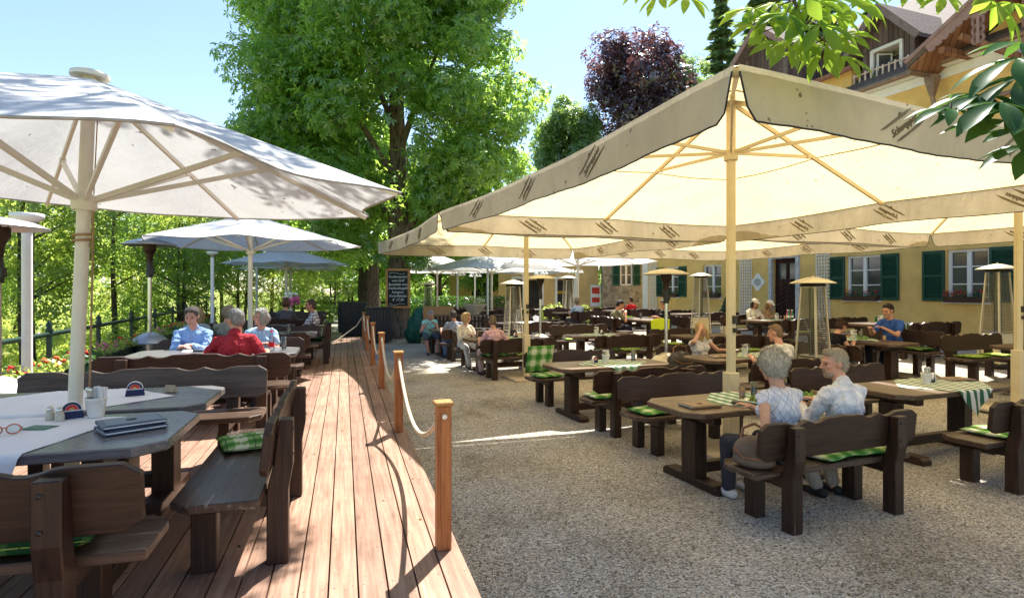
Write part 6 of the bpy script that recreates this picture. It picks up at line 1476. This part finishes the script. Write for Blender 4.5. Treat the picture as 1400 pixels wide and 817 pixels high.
# deck
sit(bC1, .38, 'grey-haired man in a red polo shirt, back to the camera', lean=10, side=-3, head=(38, 6, 0), hands=((-.42, .44, .80), (.30, .30, .79)), tone=(.55, .27, .18), hair=(.34, .33, .32), style='short', top=((.42, .035, .05), .8), sleeves='short', bottom=(.08, .08, .1), collar=True, s=1.04, extra=glasses(), belly=.03)
sit(bC2, .46, 'man in a light blue shirt with hands clasped on the table', lean=12, head=(-4, 10, 0), hands=((-.05, .46, .815), (.06, .47, .80)), hand_dirs=(((.7, .5, 0), (0, .0, -1)), ((-.7, .5, 0), (0, 0, -1))), tone=(.56, .29, .21), hair=(.13, .11, .10), style='short', top=((.30, .46, .78), .7), sleeves='long', bottom=(.1, .12, .2), collar=True, s=1.03, belly=.02, voxel=.0075)
sit(bC2, -.42, 'grey-haired woman in a pale blue top, facing left', male=False, lean=10, head=(-52, 2, 0), hands=((-.14, .40, .80), (.14, .42, .80)), tone=(.54, .29, .21), hair=(.42, .40, .36), style='bob', top=((.36, .52, .72), .6, ('dots', (.75, .8, .85), .05)), sleeves='short', bottom=(.3, .3, .35), s=1.)
sit(bD1, -.34, 'person with ash blond bob in a grey-green jacket, from behind', male=False, lean=8, head=(-10, 4, 0), hands=((-.14, .42, .80), (.14, .42, .80)), hair=(.30, .24, .16), style='bob', top=((.26, .25, .20), .7), sleeves='long', s=1.0, voxel=FAR_V)
sit(bD1, -.80, 'person with light brown hair behind the man in light blue, mostly hidden', male=False, lean=8, head=(10, 4, 0), hands=((-.14, .42, .80), (.14, .42, .80)), hair=(.34, .24, .12), style='long', top=((.28, .33, .34), .7), sleeves='long', s=.98, voxel=FAR_V)
sit(bF1, .2, 'person with auburn brown hair seen from behind, farther along the deck', male=False, lean=4, head=(8, 4, 0), hands=((-.14, .42, .80), (.14, .42, .80)), hair=(.13, .055, .025), style='bob', top=((.1, .09, .1), .7), sleeves='long', s=1.06, voxel=FAR_V)
sit(bE, .02, 'man in a checked shirt and khaki trousers in profile on the side-on bench', lean=3, head=(4, 2, 0), hands=((-.07, .42, .66), (.05, .45, .64)), tone=(.46, .21, .13), hair=(.10, .065, .045), style='short', top=((.70, .68, .70), .6, ('check', (.035, .035, .10), .062)), sleeves='short', bottom=(.22, .18, .11), collar=True, s=1.05, knees=.13, feet=(.10, .56))
# gravel, left group
sit(b31, -.46, 'woman with short brown hair in a pink top, back to the camera', male=False, lean=10, head=(-14, 6, 0), hands=((-.22, .38, .80), (.40, .30, .82)), tone=(.55, .29, .21), hair=(.22, .15, .09), style='short', top=((.66, .40, .44), .6), sleeves='short', bottom=(.55, .42, .40), s=1.02)
sit(b32, .62, 'blonde woman with glasses in a cream hooded jacket', male=False, lean=8, head=(46, 6, 0), yaw=R_(10), hands=((-.10, .40, .80), (.12, .42, .80)), tone=(.56, .30, .22), hair=(.52, .37, .17), style='bob', top=((.66, .60, .52), .8), sleeves='long', bottom=(.5, .5, .5), s=1.02, extra=glasses(), collar=True)
sit(b41, -.42, 'man with short dark hair in a grey-blue tee, from behind', lean=14, head=(-10, 12, 0), hands=((-.30, .36, .80), (.22, .36, .80)), tone=(.50, .25, .17), hair=(.09, .07, .06), style='short', top=((.26, .29, .36), .6), sleeves='short', bottom=(.12, .22, .42), blen='long', s=1.02)
sit(b42, .66, 'grey-haired woman in a turquoise vest bent over her plate', male=False, lean=26, head=(8, 22, 0), hands=((-.10, .38, .88), (.16, .36, .86)), tone=(.54, .29, .21), hair=(.36, .35, .33), style='short', top=((.30, .68, .66), .5), sleeves='none', bottom=(.10, .12, .16), blen='knee', s=1.05)
# centre
sit(b112, .0, 'dark-haired man in an olive tee eating', lean=22, head=(-22, 22, 0), hands=((-.14, .42, .86), (.10, .40, .92)), tone=(.55, .27, .17), hair=(.03, .022, .018), style='short', top=((.21, .20, .13), .6), sleeves='short', bottom=(.03, .03, .05), s=1.06)
sit(b111, -.05, 'woman with a bun in a black spotted top and dark shorts', male=False, lean=6, head=(10, 10, 0), hands=((-.13, .40, .82), (.14, .34, .80)), tone=(.58, .30, .20), hair=(.08, .04, .022), style='bun', top=((.018, .016, .018), .5, ('dots', (.6, .6, .58), .05)), sleeves='short', bottom=(.02, .022, .05), blen='knee', s=1.02, knees=.14)
sit(b62, .10, 'blonde long-haired woman in a white vest leaning her head on her hand', male=False, lean=12, side=10, head=(-16, 6, 14), hands=((-.26, .40, .80), (.21, .27, 1.16)), hand_dirs=(None, ((-.45, -.25, .8), (-.6, -.3, -.2))), tone=(.60, .33, .22), hair=(.62, .42, .15), style='long', top=((.74, .70, .64), .5), sleeves='none', bottom=(.1, .1, .14), s=1., elbow=(.4, .5, -.9))
sit(b61, .02, 'man with fair cropped hair in a white tee, back to the camera', lean=14, head=(30, 10, 0), hands=((-.24, .42, .80), (.20, .42, .80)), tone=(.56, .28, .19), hair=(.30, .19, .10), style='thin', top=((.72, .68, .60), .8), sleeves='short', bottom=(.05, .035, .03), s=1.04)
sit(b72, .0, 'woman in a black vest with dark hair tied back, eating', male=False, lean=26, head=(-12, 14, 0), hands=((-.05, .46, .90), (.18, .42, .80)), tone=(.56, .29, .19), hair=(.07, .032, .02), style='bun', top=((.012, .012, .014), .5), sleeves='none', bottom=(.15, .16, .19), s=1.03)
sit(b71, .0, 'dark-haired man in a blue tee eating opposite the woman in black', lean=10, head=(2, 16, 0), hands=((-.16, .46, .88), (.15, .46, .86)), tone=(.55, .28, .18), hair=(.018, .014, .013), style='short', top=((.035, .095, .34), .7), sleeves='short', bottom=(.03, .03, .04), s=1.08)
sit(b132, -.10, 'left woman in a white cap and white jacket by the inn door', male=False, lean=8, head=(6, 16, 0), yaw=R_(-10), hands=((-.16, .42, .80), (.16, .42, .80)), hair=(.035, .02, .015), style='cap', top=((.70, .66, .58), .7), sleeves='long', cap=(.74, .70, .62), s=1.04, voxel=FAR_V)
sit(b132, -.60, 'right woman in a white cap with long fair hair by the inn door', male=False, lean=14, head=(10, 18, 0), yaw=R_(-6), hands=((-.16, .42, .80), (.16, .42, .80)), hair=(.30, .17, .07), style='cap', top=((.36, .24, .13), .6), sleeves='short', cap=(.74, .72, .68), s=1.0, voxel=FAR_V)
sit(FB['in front of the stone wall building'], -.3, 'distant guest in a bright red top under the bright parasols', male=False, head=(20, 6, 0), hands=((-.14, .42, .80), (.14, .42, .80)), hair=(.06, .035, .02), style='short', top=((.72, .03, .03), .6), sleeves='short', voxel=FAR_V)
sit(FB['beneath the broad bright parasol'], -.45, 'distant guest in a pale blue top under the broad bright parasol', male=False, head=(-20, 6, 0), hands=((-.14, .42, .80), (.14, .42, .80)), hair=(.30, .22, .12), style='bob', top=((.55, .66, .78), .6), sleeves='short', voxel=FAR_V)
# ==== the inn and what is fixed to it
INN, wA, wB, wC, wD, DR = build_inn()
IM = Matrix.Translation(BO) @ Matrix.Rotation(BA, 4, 'Z')
trellis(bx(889), bx(889) + .62, .55, 3.2, 'white trellis next to the corner pilaster, farthest away', IM); trellis(bx(1013), bx(1013) + .62, .55, 3.2, 'white trellis right of the big cream parasol pole', IM); trellis(bx(1117), bx(1117) + .55, .55, 3.2, 'white trellis between the door and the green shutters', IM)
sg = thing('wall_sign', 'ornate white oval sign on the yellow wall left of the door', 'sign', (0, 0, 0)); sg.matrix_world = IM @ Matrix.Translation((bx(1037), -.03, 2.18))
b = MB(); n = 24; b.prism([((.30 + .05 * math.cos(4 * a * 2 * PI / n)) * math.cos(a * 2 * PI / n), (.30 + .05 * math.cos(4 * a * 2 * PI / n)) * math.sin(a * 2 * PI / n)) for a in range(n)], -.02, .02, XZ); b.obj('shield', WHITEM, sg, .006)
b = MB(); b.prism([(.18 * math.cos(a * PI / 10), .15 * math.sin(a * PI / 10)) for a in range(20)], .02, .026, XZ); b.obj('oval_panel', plain('sign_grey', (.36, .38, .40), .5), sg)
# stone-walled house and its ochre neighbour, end on to the garden
sh = thing('stone_house', 'rubble stone house wall with one small green-shuttered window', 'building', (5.15, 33.5, 0), 0)
b = MB(); wx0, wx1 = 1.05, 1.75; wall_holes(b, 0, 3.6, -.2, 6, [(wx0, wx1, 2.15, 3.35)], .3); b.add([(0, .3, -.2), (3.6, .3, -.2), (3.6, .3, 6), (0, .3, 6)], [(0, 1, 2, 3)]); b.obj('wall', MASON, sh); window(sh, wx0, wx1, 2.15, 3.35, shutters=True, sill=False, bars=1, sash=2, sw=.42)
b = MB(); b.box((1.8, 2., 6.2), (4.2, 5., .3)); b.obj('roof', ROOF, sh)
oh = thing('ochre_house', 'pale ochre house with a wide doorway beside the stone wall', 'building', (-.8, 34.5, 0), 0)
b = MB(); wall_holes(b, 0, 5.9, -.2, 6, [(3.4, 4.5, 0, 2.55), (.9, 2.6, 0, 2.5)], .5); b.add([(0, 1.5, -.2), (5.9, 1.5, -.2), (5.9, 1.5, 6), (0, 1.5, 6)], [(0, 1, 2, 3)]); b.obj('wall', OCH, oh)
b = MB()
for a, c in ((3.4, 4.5), (.9, 2.6)):
    for x in (a, c): b.box((x, -.02, 1.3), (.14, .1, 2.6))
    b.box(((a + c) / 2, -.022, 2.6), (c - a + .3, .11, .14))
b.obj('door_frame', WHITEM, oh); b = MB(); b.box((2.95, 3, 6.2), (6.4, 7., .3)); b.obj('roof', ROOF, oh); b = MB(); b.box((3.95, 1.46, 1.2), (1.3, .05, 2.5)); b.box((1.75, 1.46, 1.2), (1.8, .05, 2.5)); b.obj('door', DARKSL, oh); b = MB(); b.box((3.95, 1.42, 1.75), (1.0, .03, .18)); b.obj('sign_band', plain('yellow_sign', (.7, .45, .03), .5), oh)
o = thing('red_poster', 'red and white poster on the ochre wall beside the stone house', 'poster', (4.72, 34.42, 1.0)); b = MB(); b.box((.2, 0, .55), (.6, .05, 1.25)); b.obj('panel', WHITEP, o); b = MB(); b.box((.2, -.03, .85), (.44, .02, .36)); b.box((.2, -.03, .30), (.44, .02, .3)); b.obj('print', REDC, o)
o2 = thing('ochre_outhouse', 'small ochre outhouse with a dark door far behind the urn', 'building', (-4.5, 42, 0), 0); b = MB(); wall_holes(b, 0, 4.2, -.2, 3.6, [(1.6, 2.6, 0, 2.3)], .4); b.add([(0, .4, -.2), (4.2, .4, -.2), (4.2, .4, 3.6), (0, .4, 3.6)], [(0, 1, 2, 3)]); b.obj('wall', OCH, o2); b = MB(); b.box((2.1, 1, 3.7), (4.8, 3.4, .25)); b.obj('roof', ROOF, o2); b = MB(); b.box((2.1, .3, 1.15), (1., .06, 2.3)); b.obj('door', DARKSL, o2)

# ==== trees
def chestnut():
    r = thing('chestnut_tree', 'huge horse chestnut with a thick trunk and the chalkboard hung on it', 'tree', (-4.45, 22.9, 0)); 
    pts, rad = trunk_pts((0, 0, -.15), (-.10, .1, 9.5), .47, .27, .12, 20, 4, 1.35); b = MB(); rough_trunk(b, pts, rad, 40, .10, 1)
    for (t, dx, dy, dz, rr) in ((.42, 2.6, -1.4, 2.6, .16), (.5, -3.4, .5, 2.6, .18), (.6, 3.6, 1.2, 3., .17), (.66, -2.4, -2.2, 3.4, .16), (.75, 2.2, -2.2, 4., .15), (.85, -2.2, 1.2, 4.2, .15), (.95, .9, .2, 5., .2), (1., -1., -.3, 5.2, .2), (.97, .1, -.6, 5.6, .18)):
        q = pts[int(t * 20)]; e = q + Vector((dx, dy, dz)); m = q.lerp(e, .5) + Vector((0, 0, .35)); b.tube([q, q.lerp(m, .5), m, e], [rr, rr * .8, rr * .6, rr * .25], 10)
        for kk in range(3): a = kk * 2.1 + dx; e2 = m + Vector((math.cos(a) * 1.5, math.sin(a) * 1.5, .8)); b.tube([m, m.lerp(e2, .5) + Vector((0, 0, .15)), e2], [rr * .4, rr * .3, rr * .1], 6)
    b.obj('trunk', BARK, r)
    g = np.random.default_rng(11); bl = []
    for k in range(230):
        z = g.uniform(4.0, 19.0); rr = 5.55 * math.sqrt(max(.05, 1 - ((z - 10.5) / 9.6) ** 2)) * (1. if z > 6 else .80 + .10 * (z - 4)); a = g.uniform(0, 2 * PI); q = rr * g.uniform(.35, .93) ** .7; s = g.uniform(.9, 1.6)
        bl.append([-.55 + q * math.cos(a), .3 + q * math.sin(a), z + .6, s * 1.1, s * 1.1, s * .72])
    for (x, y, z, s) in ((.4, -.8, 3.6, .7), (.9, -.7, 3.1, .6), (-1.1, -.6, 3.9, .8), (-1.8, -.9, 4.0, .8), (1.5, -.4, 3.9, .7), (.0, -.9, 4.6, .6), (2.4, -.8, 4.2, .9), (3.3, .2, 4.6, .9), (-2.8, -.5, 4.4, .9), (-.6, -.8, 3.2, .5), (.75, -.75, 5.6, .5), (-.5, -.9, 6.2, .6)): bl.append([x, y, z, s, s, s * .8])
    bl = [q for q in bl if not (q[0] > .6 and q[1] > 2.2)]
    def clip(P):       # the trunk stays visible through a gap on the garden side
        d = np.hypot(P[:, 0] - .15, P[:, 1]); return ~((d < .62) & (P[:, 2] < 10)) & ~((np.abs(P[:, 0] + .10 * P[:, 1]) < .42 + .10 * np.abs(P[:, 1]) - .14 * np.sin(P[:, 2] * 2.3)) & (P[:, 1] < .3) & (P[:, 2] < 8.8) & (RNG.uniform(0, 1, len(P)) < .93) & (P[:, 2] > 3.2))
    crown('crown', bl, 70000, .34, LEAFS['chestnut'], 'palm', r, .9, .35, .55, clip=clip); return r
chestnut(); chalkboard((-4.33, 22.2, 1.93), R_(-4))
r2 = thing('chestnut_tree', 'second chestnut behind, its dark trunk left of the chalkboard', 'tree', (-6.9, 28.5, 0)); pts, rad = trunk_pts((0, 0, -.1), (.1, .2, 8.5), .54, .32, .15, 14, 9, 1.2); b = MB(); rough_trunk(b, pts, rad, 30, .10, 3); b.obj('trunk', BARKD, r2)
g = np.random.default_rng(5); bl = [[-1.2 + 5.2 * math.cos(a) * q, 5.0 * math.sin(a) * q, z, 1.4, 1.4, 1.0] for a, q, z in zip(g.uniform(0, 6.28, 75), g.uniform(.1, .95, 75) ** .6, g.uniform(3.4, 13, 75))]; crown('crown', [q for q in bl if q[0] < .4], 6000, .5, LEAFS['chestnut'], 'palm', r2, .9)
cb = MB(); cb.tube([(-4.1, 22.4, 6.9), (-2.3, 21.5, 9.0), (-.5, 20.6, 11.3), (1.0, 19.8, 13.5)], .014, 6); tag(cb.obj('cable', plain('pale_cable', (.35, .36, .34), .6)), 'thin straight cable running up from the big chestnut', 'cable')
tree('beech_tree', 'tall dark copper beech behind the parasols', None, (12.2, 56, 2.2), 26, 4.7, LEAFS['beech'], .45, 'clump', 8500, .66, BARKD, 23, 90, .74, .24, 1, 'tree', .5, 16)
tree('round_tree', 'round green tree between the chestnut and the copper beech', None, (5.0, 56, 2.5), 18.4, 3.3, LEAFS['round'], .3, 'clump', 8000, .6, BARKD, 22, 46, .72, .27, 1, 'tree', .4)
tree('round_tree', 'lighter tree low down left of the tall conifer', None, (17.6, 58, 3), 22, 3.8, LEAFS['round'], .3, 'clump', 8000, .6, BARKD, 25, 34, .6, .42, 1, 'tree', .4)
fir_tree('tall pointed conifer right of the copper beech', (22.2, 62, 3), 31, 5.8, 1, 4200); fir_tree('broad conifer behind the inn dormers, leftmost', (27.5, 64, 3), 36, 8.5, 2, 5500); fir_tree('conifer behind the first dormer', (32.5, 62, 3), 35, 8., 3, 5000); fir_tree('conifer farthest right behind the inn roof', (40, 66, 3), 30, 8, 4, 4500)
tree('round_tree', 'pale blossoming tree showing above the inn roof', None, (33.5, 42, 4), 21, 4.4, LEAFS['round'], .3, 'clump', 7000, .55, BARKD, 27, 34, .6, .42)
# trees that close the garden behind the bright parasols
for k, (x, y, h, cr, l) in enumerate(((-1.6, 38, 8.5, 3.6, 'tree behind the left bright parasol'), (2.2, 41, 9.5, 4., 'tree behind the ochre house'), (-5.4, 44, 10, 4., 'tree behind the outhouse'), (-9.5, 40, 9.5, 4., 'tree behind the slatted bins'))):
    tree('garden_tree', l, 'garden trees behind the bright parasols', (x, y, 0), h, cr, LEAFS['chestnut'], .32, 'clump', 5200, .5, BARK, 40 + k, 30, .62, .40)
hd = thing('hedge', 'clipped green hedge behind the white railing', 'hedge', (-6.5, 31, 0), .05); n = 5000; P = np.stack([RNG.uniform(0, 6.5, n), RNG.normal(0, .32, n), RNG.uniform(0, 1.55, n)], 1); link('foliage', leaf_mesh('foliage', P, RNG.normal(0, 1, P.shape) + np.array([0, -.3, .6]), .17, LEAFS['hedge']), hd)
# river-bank trees: every one a thing, four shapes
BT = 'sunlit trees on the bank beyond the railing'
protos = [tree('bank_tree', '', BT, (0, 0, 0), h, cr, LEAFS[m_], tr_, 'clump', nl, sz, BARKD, sd, bl_, cz_, rz_, mu, 'tree', .4, 7) for (h, cr, m_, tr_, nl, sz, sd, bl_, cz_, rz_, mu) in
          ((8.2, 2.5, 'bright', .10, 4000, .22, 51, 26, .56, .46, 2), (7.4, 2.9, 'mid', .13, 4200, .23, 52, 28, .54, .45, 1), (9.2, 2.8, 'bright', .12, 4200, .23, 53, 30, .55, .46, 1), (6.2, 2.3, 'mid', .09, 3400, .21, 54, 22, .52, .48, 3))]
for i, p in enumerate(protos): p.name = 'bank_tree_' + ('slender', 'broad', 'tall', 'shrubby')[i]
spots = [(-13.0, 15.5, 0, .9, 'slender twin-stemmed bank tree just left of the leaning pole'), (-17.5, 17.5, 1, 1., 'broad bank tree at the left edge of the photo'), (-11.2, 19.5, 3, .85, 'shrubby tree left of the steel heater'), (-14.5, 21.5, 2, .95, 'tall bank tree behind the leaning parasol pole'), (-20.5, 22, 2, 1.1, 'tall bank tree at the far left edge'), (-11.8, 25.5, 0, .85, 'slender tree above the steel heater'), (-16.6, 26.8, 1, 1.05, 'broad bank tree behind the steel heater'),
         (-12.6, 30.5, 2, .85, 'tall tree behind the second deck parasol'), (-19.5, 30, 0, 1.1, 'slender tree farther back on the bank'), (-13.5, 36, 1, .95, 'broad tree behind the third deck parasol'), (-17.8, 36, 2, 1.05, 'tall tree farther back behind the third parasol'), (-11.5, 42, 0, 1., 'slender tree past the end of the deck'), (-16, 45, 1, 1.1, 'broad tree far past the end of the deck'), (-22.5, 40, 2, 1.2, 'tall tree farthest back on the bank'), (-24.5, 29, 1, 1.2, 'broad tree high on the bank at the left'),
         (-10.6, 33.5, 3, .8, 'shrubby tree above the far railing'), (-20, 13.5, 3, 1.05, 'shrubby tree beyond the railing by the cropped heater'), (-9.6, 47, 2, 1.0, 'tall tree far beyond the slatted bins')]
ub = {}
for x, y, k, s, l in spots:
    sd = -x - .36 * (y - 6.2) - 5.6; z = -.35 + (2.4 * sstep(7, 34, sd) if sd > 6 else 0)
    q = place(protos[k], ub, (x, y, z - .1), x * 1.7, l, BT); q.scale = (s, s, s)
n = 9000; xx = RNG.uniform(-34, -8, n); yy = RNG.uniform(8, 52, n); sd = -xx - .36 * (yy - 6.2) - 5.6; keep = (sd > 3.2) & (RNG.uniform(0, 1, n) < .30 + .7 * (np.sin(xx * 1.1) * np.sin(yy * .9 + xx * .3) > -.1) * (sd > 5.2)); xx, yy, sd = xx[keep], yy[keep], sd[keep]
zz = np.array([-.35 + (2.4 * sstep(7, 34, s) if s > 6 else 0) for s in sd]); hh = np.abs(RNG.normal(0, .45, len(xx))) * np.clip((sd - 3) / 5, .15, 1.4); P = np.stack([xx, yy, zz + hh], 1)
tag(link('undergrowth', leaf_mesh('undergrowth', P, RNG.normal(0, 1, P.shape) + np.array([0, 0, .6]), .34, LEAFS['bright'], 'clump')), kind='stuff')
n = 9000; xx = RNG.uniform(-24, -5.6, n); yy = RNG.uniform(5, 40, n); sd = -xx - .36 * (yy - 6.2) - 5.6; k = (sd > .3) & (sd < 6); P = np.stack([xx, yy, -.32 + 0 * xx], 1)[k]
N = RNG.normal(0, 1, P.shape) * np.array([1, 1, .15]); tag(link('grass', leaf_mesh('grass', P, N, .30, LEAFS['bright'], 'quad', -3.)), kind='stuff')
n = 11000; xx = RNG.uniform(-60, -14, n); yy = RNG.uniform(24, 75, n); sd = -xx - .36 * (yy - 6.2) - 5.6; k = sd > 19; xx, yy, sd = xx[k], yy[k], sd[k]; zz = np.array([2.4 * sstep(7, 34, s) + 5 * sstep(35, 120, s) for s in sd]); P = np.stack([xx, yy, zz + RNG.uniform(0, 1, len(xx)) * (4.5 + 2.0 * np.sin(xx * .5) * np.sin(yy * .4))], 1)
k = 7000; P = np.concatenate([P, np.stack([RNG.uniform(-16, 9, k), RNG.uniform(46, 60, k), RNG.uniform(-.3, 8, k)], 1)])
tag(link('far_woods', leaf_mesh('far_woods', P, RNG.normal(0, 1, P.shape) + np.array([0, -.2, .5]), .75, LEAFS['mid'], 'clump')), kind='stuff')
rf = thing('garden_fence', 'dark fence across the far end of the garden, past the deck', 'fence', (-14.5, 36.5, 0), R_(6)); b = MB()
for z in (.4, .75, 1.1): b.box((4.5, 0, z), (9., .04, .16))
b.obj('fence_rail', DARKSL, rf)
for k in range(6): b = MB(); b.box((1.8 * k, .04, .62), (.1, .1, 1.25)); b.obj('fence_post', DARKSL, rf)

# ==== chestnut branches that hang into view overhead
def px(x, y, Y): return Vector(((x - 700) / 800 * Y, Y, 1.85 - (y - 397) / 800 * Y))
OVER = thing('chestnut_tree', 'chestnut overhead whose bright leaf sprays hang in from the top and right edges', 'tree', (0, 0, 0))
b = MB(); pts, rad = trunk_pts((3.4, -3.2, -.1), (3.0, -2.2, 8.), .42, .28, .1, 10, 3, 1.3); rough_trunk(b, pts, rad, 24, .1, 5)
for e in ((-1.2, 6.6, 8.3), (-3.6, 5.2, 8.0), (2.6, 2.4, 6.0), (2.4, 1.6, 4.4), (5.5, 2.0, 7.)): e = Vector(e); q = pts[8]; m = q.lerp(e, .5) + Vector((0, 0, .9)); b.tube([q, q.lerp(m, .5) + Vector((0, 0, .4)), m, m.lerp(e, .5) + Vector((0, 0, .1)), e], [.16, .13, .10, .06, .025], 8)
b.obj('trunk', BARK, OVER)
crown('crown', [(-1.3, 6.7, 8.2, 1.2, 1.1, .6), (-3.4, 5.4, 8.0, 1.0, .9, .5), (-.5, 8.3, 8.4, .9, .8, .5), (2.2, 3.6, 6.6, 1.2, .9, .5), (-4.9, 7.0, 8.4, .8, .8, .5)], 520, .34, LEAFS['chestnut'], 'palm', OVER, .8)
def branch(name_label, stem, leaves, seed, mat='near'):
    r = OVER; g = np.random.default_rng(seed); b = MB()
    b.tube(stem, [.012 - .006 * i / max(1, len(stem) - 1) for i in range(len(stem))], 7); P = []; N = []; Y = []; S = []
    for (p, d, s, nn) in leaves:
        q = min(stem, key=lambda v: (v - p).length); b.tube([q, q.lerp(p, .5) + Vector((0, 0, .02)), p], [.005, .003, .0025], 5); P.append(p); Y.append(d); S.append(s); N.append(nn)
    st = b.obj('branch', TWIG, r); st['label'] = name_label; link('leaves', leaf_mesh('leaves', np.array(P), np.array(N), np.array(S), LEAFS[mat], 'fine', 0., np.array(Y), True), st); return st
g = np.random.default_rng(3)
def lv(x, y, Y, dx, dz, s=.30, nn=None):
    s *= 1.08
    n = nn or (g.normal(0, .35), -.55, .75); return (px(x, y, Y), (dx, g.normal(0, .25) - .1, dz), s, n)
branch('bright chestnut spray hanging from the top edge, before the dormers', [px(1080, -150, 2.9), px(1090, -60, 2.9), px(1085, 0, 2.9), px(1100, 35, 2.9), px(1125, 55, 2.9)],
       [lv(1040, 45, 2.9, -.6, -.6), lv(1075, 20, 2.85, -.4, -.8), lv(1095, 52, 2.95, -.3, -1), lv(1128, 62, 2.9, .3, -1, .32), lv(1150, 50, 2.95, .8, -.6), lv(1135, 20, 3.0, .7, -.6, .28), lv(1060, 5, 3.0, -.7, -.4, .28), lv(1110, 5, 2.9, .2, -1, .28), lv(1165, 15, 3.1, .7, -.3, .26), lv(1100, 75, 3.0, -.2, -1, .24), lv(1150, 78, 2.9, .5, -.9, .26), lv(1070, 60, 2.8, -.5, -.9, .30), lv(1120, 35, 2.8, .1, -1, .34), lv(1085, 35, 2.85, -.2, -1, .34), lv(1050, 25, 2.9, -.8, -.5, .3), lv(1145, 0, 2.9, .5, -.7, .34), lv(1175, -5, 3.0, .4, -.8, .3), lv(1030, 12, 2.95, -.7, -.5, .28), lv(1100, -10, 2.9, 0, -1, .36)], 1)
branch('leaf tips dipping in at the top, above the copper beech', [px(930, -120, 2.9), px(925, -50, 2.9), px(925, -15, 2.9)], [lv(900, -6, 2.9, -.6, -.6, .2), lv(938, -4, 2.9, .2, -1, .24), lv(875, -12, 2.9, -.9, -.2, .16)], 2)
branch('bright leaf tips at the top edge over the carved gable', [px(1360, -120, 2.7), px(1350, -50, 2.7), px(1345, -10, 2.7)], [lv(1290, -4, 2.7, -.4, -.9, .20), lv(1355, 2, 2.7, -.1, -1, .36), lv(1385, 5, 2.7, .3, -1, .34), lv(1240, -12, 2.8, .2, -1, .2), lv(1190, -14, 2.9, .2, -1, .18)], 3)
def lr(x, y, Y, dx, dz, s): return (px(x, y, Y), (dx, -.05, dz), s, (g.normal(.1, .15), -.35, .85))
branch('chestnut branch with shade painted into its dark green leaves reaching in from the right edge', [px(1560, 60, 2.2), px(1470, 110, 2.15), px(1400, 140, 2.1), px(1340, 145, 2.1), px(1300, 150, 2.05)],
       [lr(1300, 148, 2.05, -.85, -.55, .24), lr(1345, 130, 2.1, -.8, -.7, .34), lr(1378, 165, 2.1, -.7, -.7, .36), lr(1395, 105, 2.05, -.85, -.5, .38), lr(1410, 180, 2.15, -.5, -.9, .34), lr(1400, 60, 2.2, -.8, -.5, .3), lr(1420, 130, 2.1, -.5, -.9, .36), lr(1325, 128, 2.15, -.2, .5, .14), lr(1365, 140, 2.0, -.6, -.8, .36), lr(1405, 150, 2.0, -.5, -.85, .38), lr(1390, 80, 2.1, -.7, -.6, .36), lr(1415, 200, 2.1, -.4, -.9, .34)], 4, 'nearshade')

# ==== litter and loose leaves on the ground
n = 420; a = RNG.uniform(-1, 15, n); bb = RNG.uniform(-2.4, 7, n) ; P = []
for i in range(n):
    q = D0 + DU * a[i] + DV * bb[i]; z = DZ + .004 if bb[i] < -.05 else gz(q.x, q.y) + .012
    if bb[i] < .03 or RNG.uniform() < .9: P.append((q.x, q.y, z))
P = np.array(P); N = np.array([0, 0, 1.]) + RNG.normal(0, .18, P.shape); tag(link('fallen_leaves', leaf_mesh('fallen_leaves', P, N, .030, foliage('dry_leaves', (.05, .03, .015), (.20, .14, .05), (.1, .06, .02), .1, .02), 'quad')), kind='stuff')

# ==== planters get their own labels
ps = sorted([o for o in bpy.data.objects if o.parent is None and o.name.startswith('planter_box')], key=lambda o: o.location.y)
for k, o in enumerate(ps): o['label'] = 'dark green geranium planter, ' + ORD[k] + ' along the railing from the near end'

# ==== light, sky, camera
SUN_AZ, SUN_EL = R_(17.5), R_(57)                         # azimuth from +Y towards +X
w = bpy.data.worlds.new('World'); SC.world = w; w.use_nodes = True; nt = w.node_tree; bg = nt.nodes['Background']
sky = nt.nodes.new('ShaderNodeTexSky'); sky.sky_type = 'NISHITA'; sky.sun_disc = False; sky.sun_elevation = SUN_EL; sky.sun_rotation = SUN_AZ; sky.altitude = 400; sky.air_density = 1.0; sky.dust_density = .5; sky.ozone_density = 1.0
nt.links.new(sky.outputs[0], bg.inputs[0]); bg.inputs[1].default_value = .076
sl = bpy.data.lights.new('sun', 'SUN'); sl.energy = 3.95; sl.angle = R_(.55); sl.color = (1., .94, .84); so = bpy.data.objects.new('sun', sl); COL.objects.link(so)
sd = Vector((math.sin(SUN_AZ) * math.cos(SUN_EL), math.cos(SUN_AZ) * math.cos(SUN_EL), math.sin(SUN_EL))); so.rotation_euler = sd.to_track_quat('Z', 'Y').to_euler(); so.location = sd * 60
cd = bpy.data.cameras.new('camera'); cd.sensor_width = 36.; cd.lens = 36. * 800 / 1400; cd.clip_end = 800; cd.clip_start = .05; cd.shift_y = -(408.5 - 397) / 1400 * -1 * -1
co = bpy.data.objects.new('camera', cd); COL.objects.link(co); co.location = (0, 0, 1.85); co.rotation_euler = (R_(90), 0, 0); SC.camera = co
SC.view_settings.view_transform = 'Standard'; SC.view_settings.look = 'None'; SC.view_settings.gamma = 1.; SC.view_settings.exposure = 1.8; SC.view_settings.use_curve_mapping = False
cy = SC.cycles; cy.max_bounces = 8; cy.diffuse_bounces = 4; cy.glossy_bounces = 3; cy.transmission_bounces = 4; cy.transparent_max_bounces = 16; cy.use_denoising = True; cy.sample_clamp_indirect = 6.; cy.caustics_reflective = False; cy.caustics_refractive = False
# prototypes that were never placed would be stray objects
for o in list(bpy.data.objects):
    if o.parent is None and o.type in ('EMPTY', 'MESH') and 'label' in o.keys() and not o['label']: bpy.data.objects.remove(o)
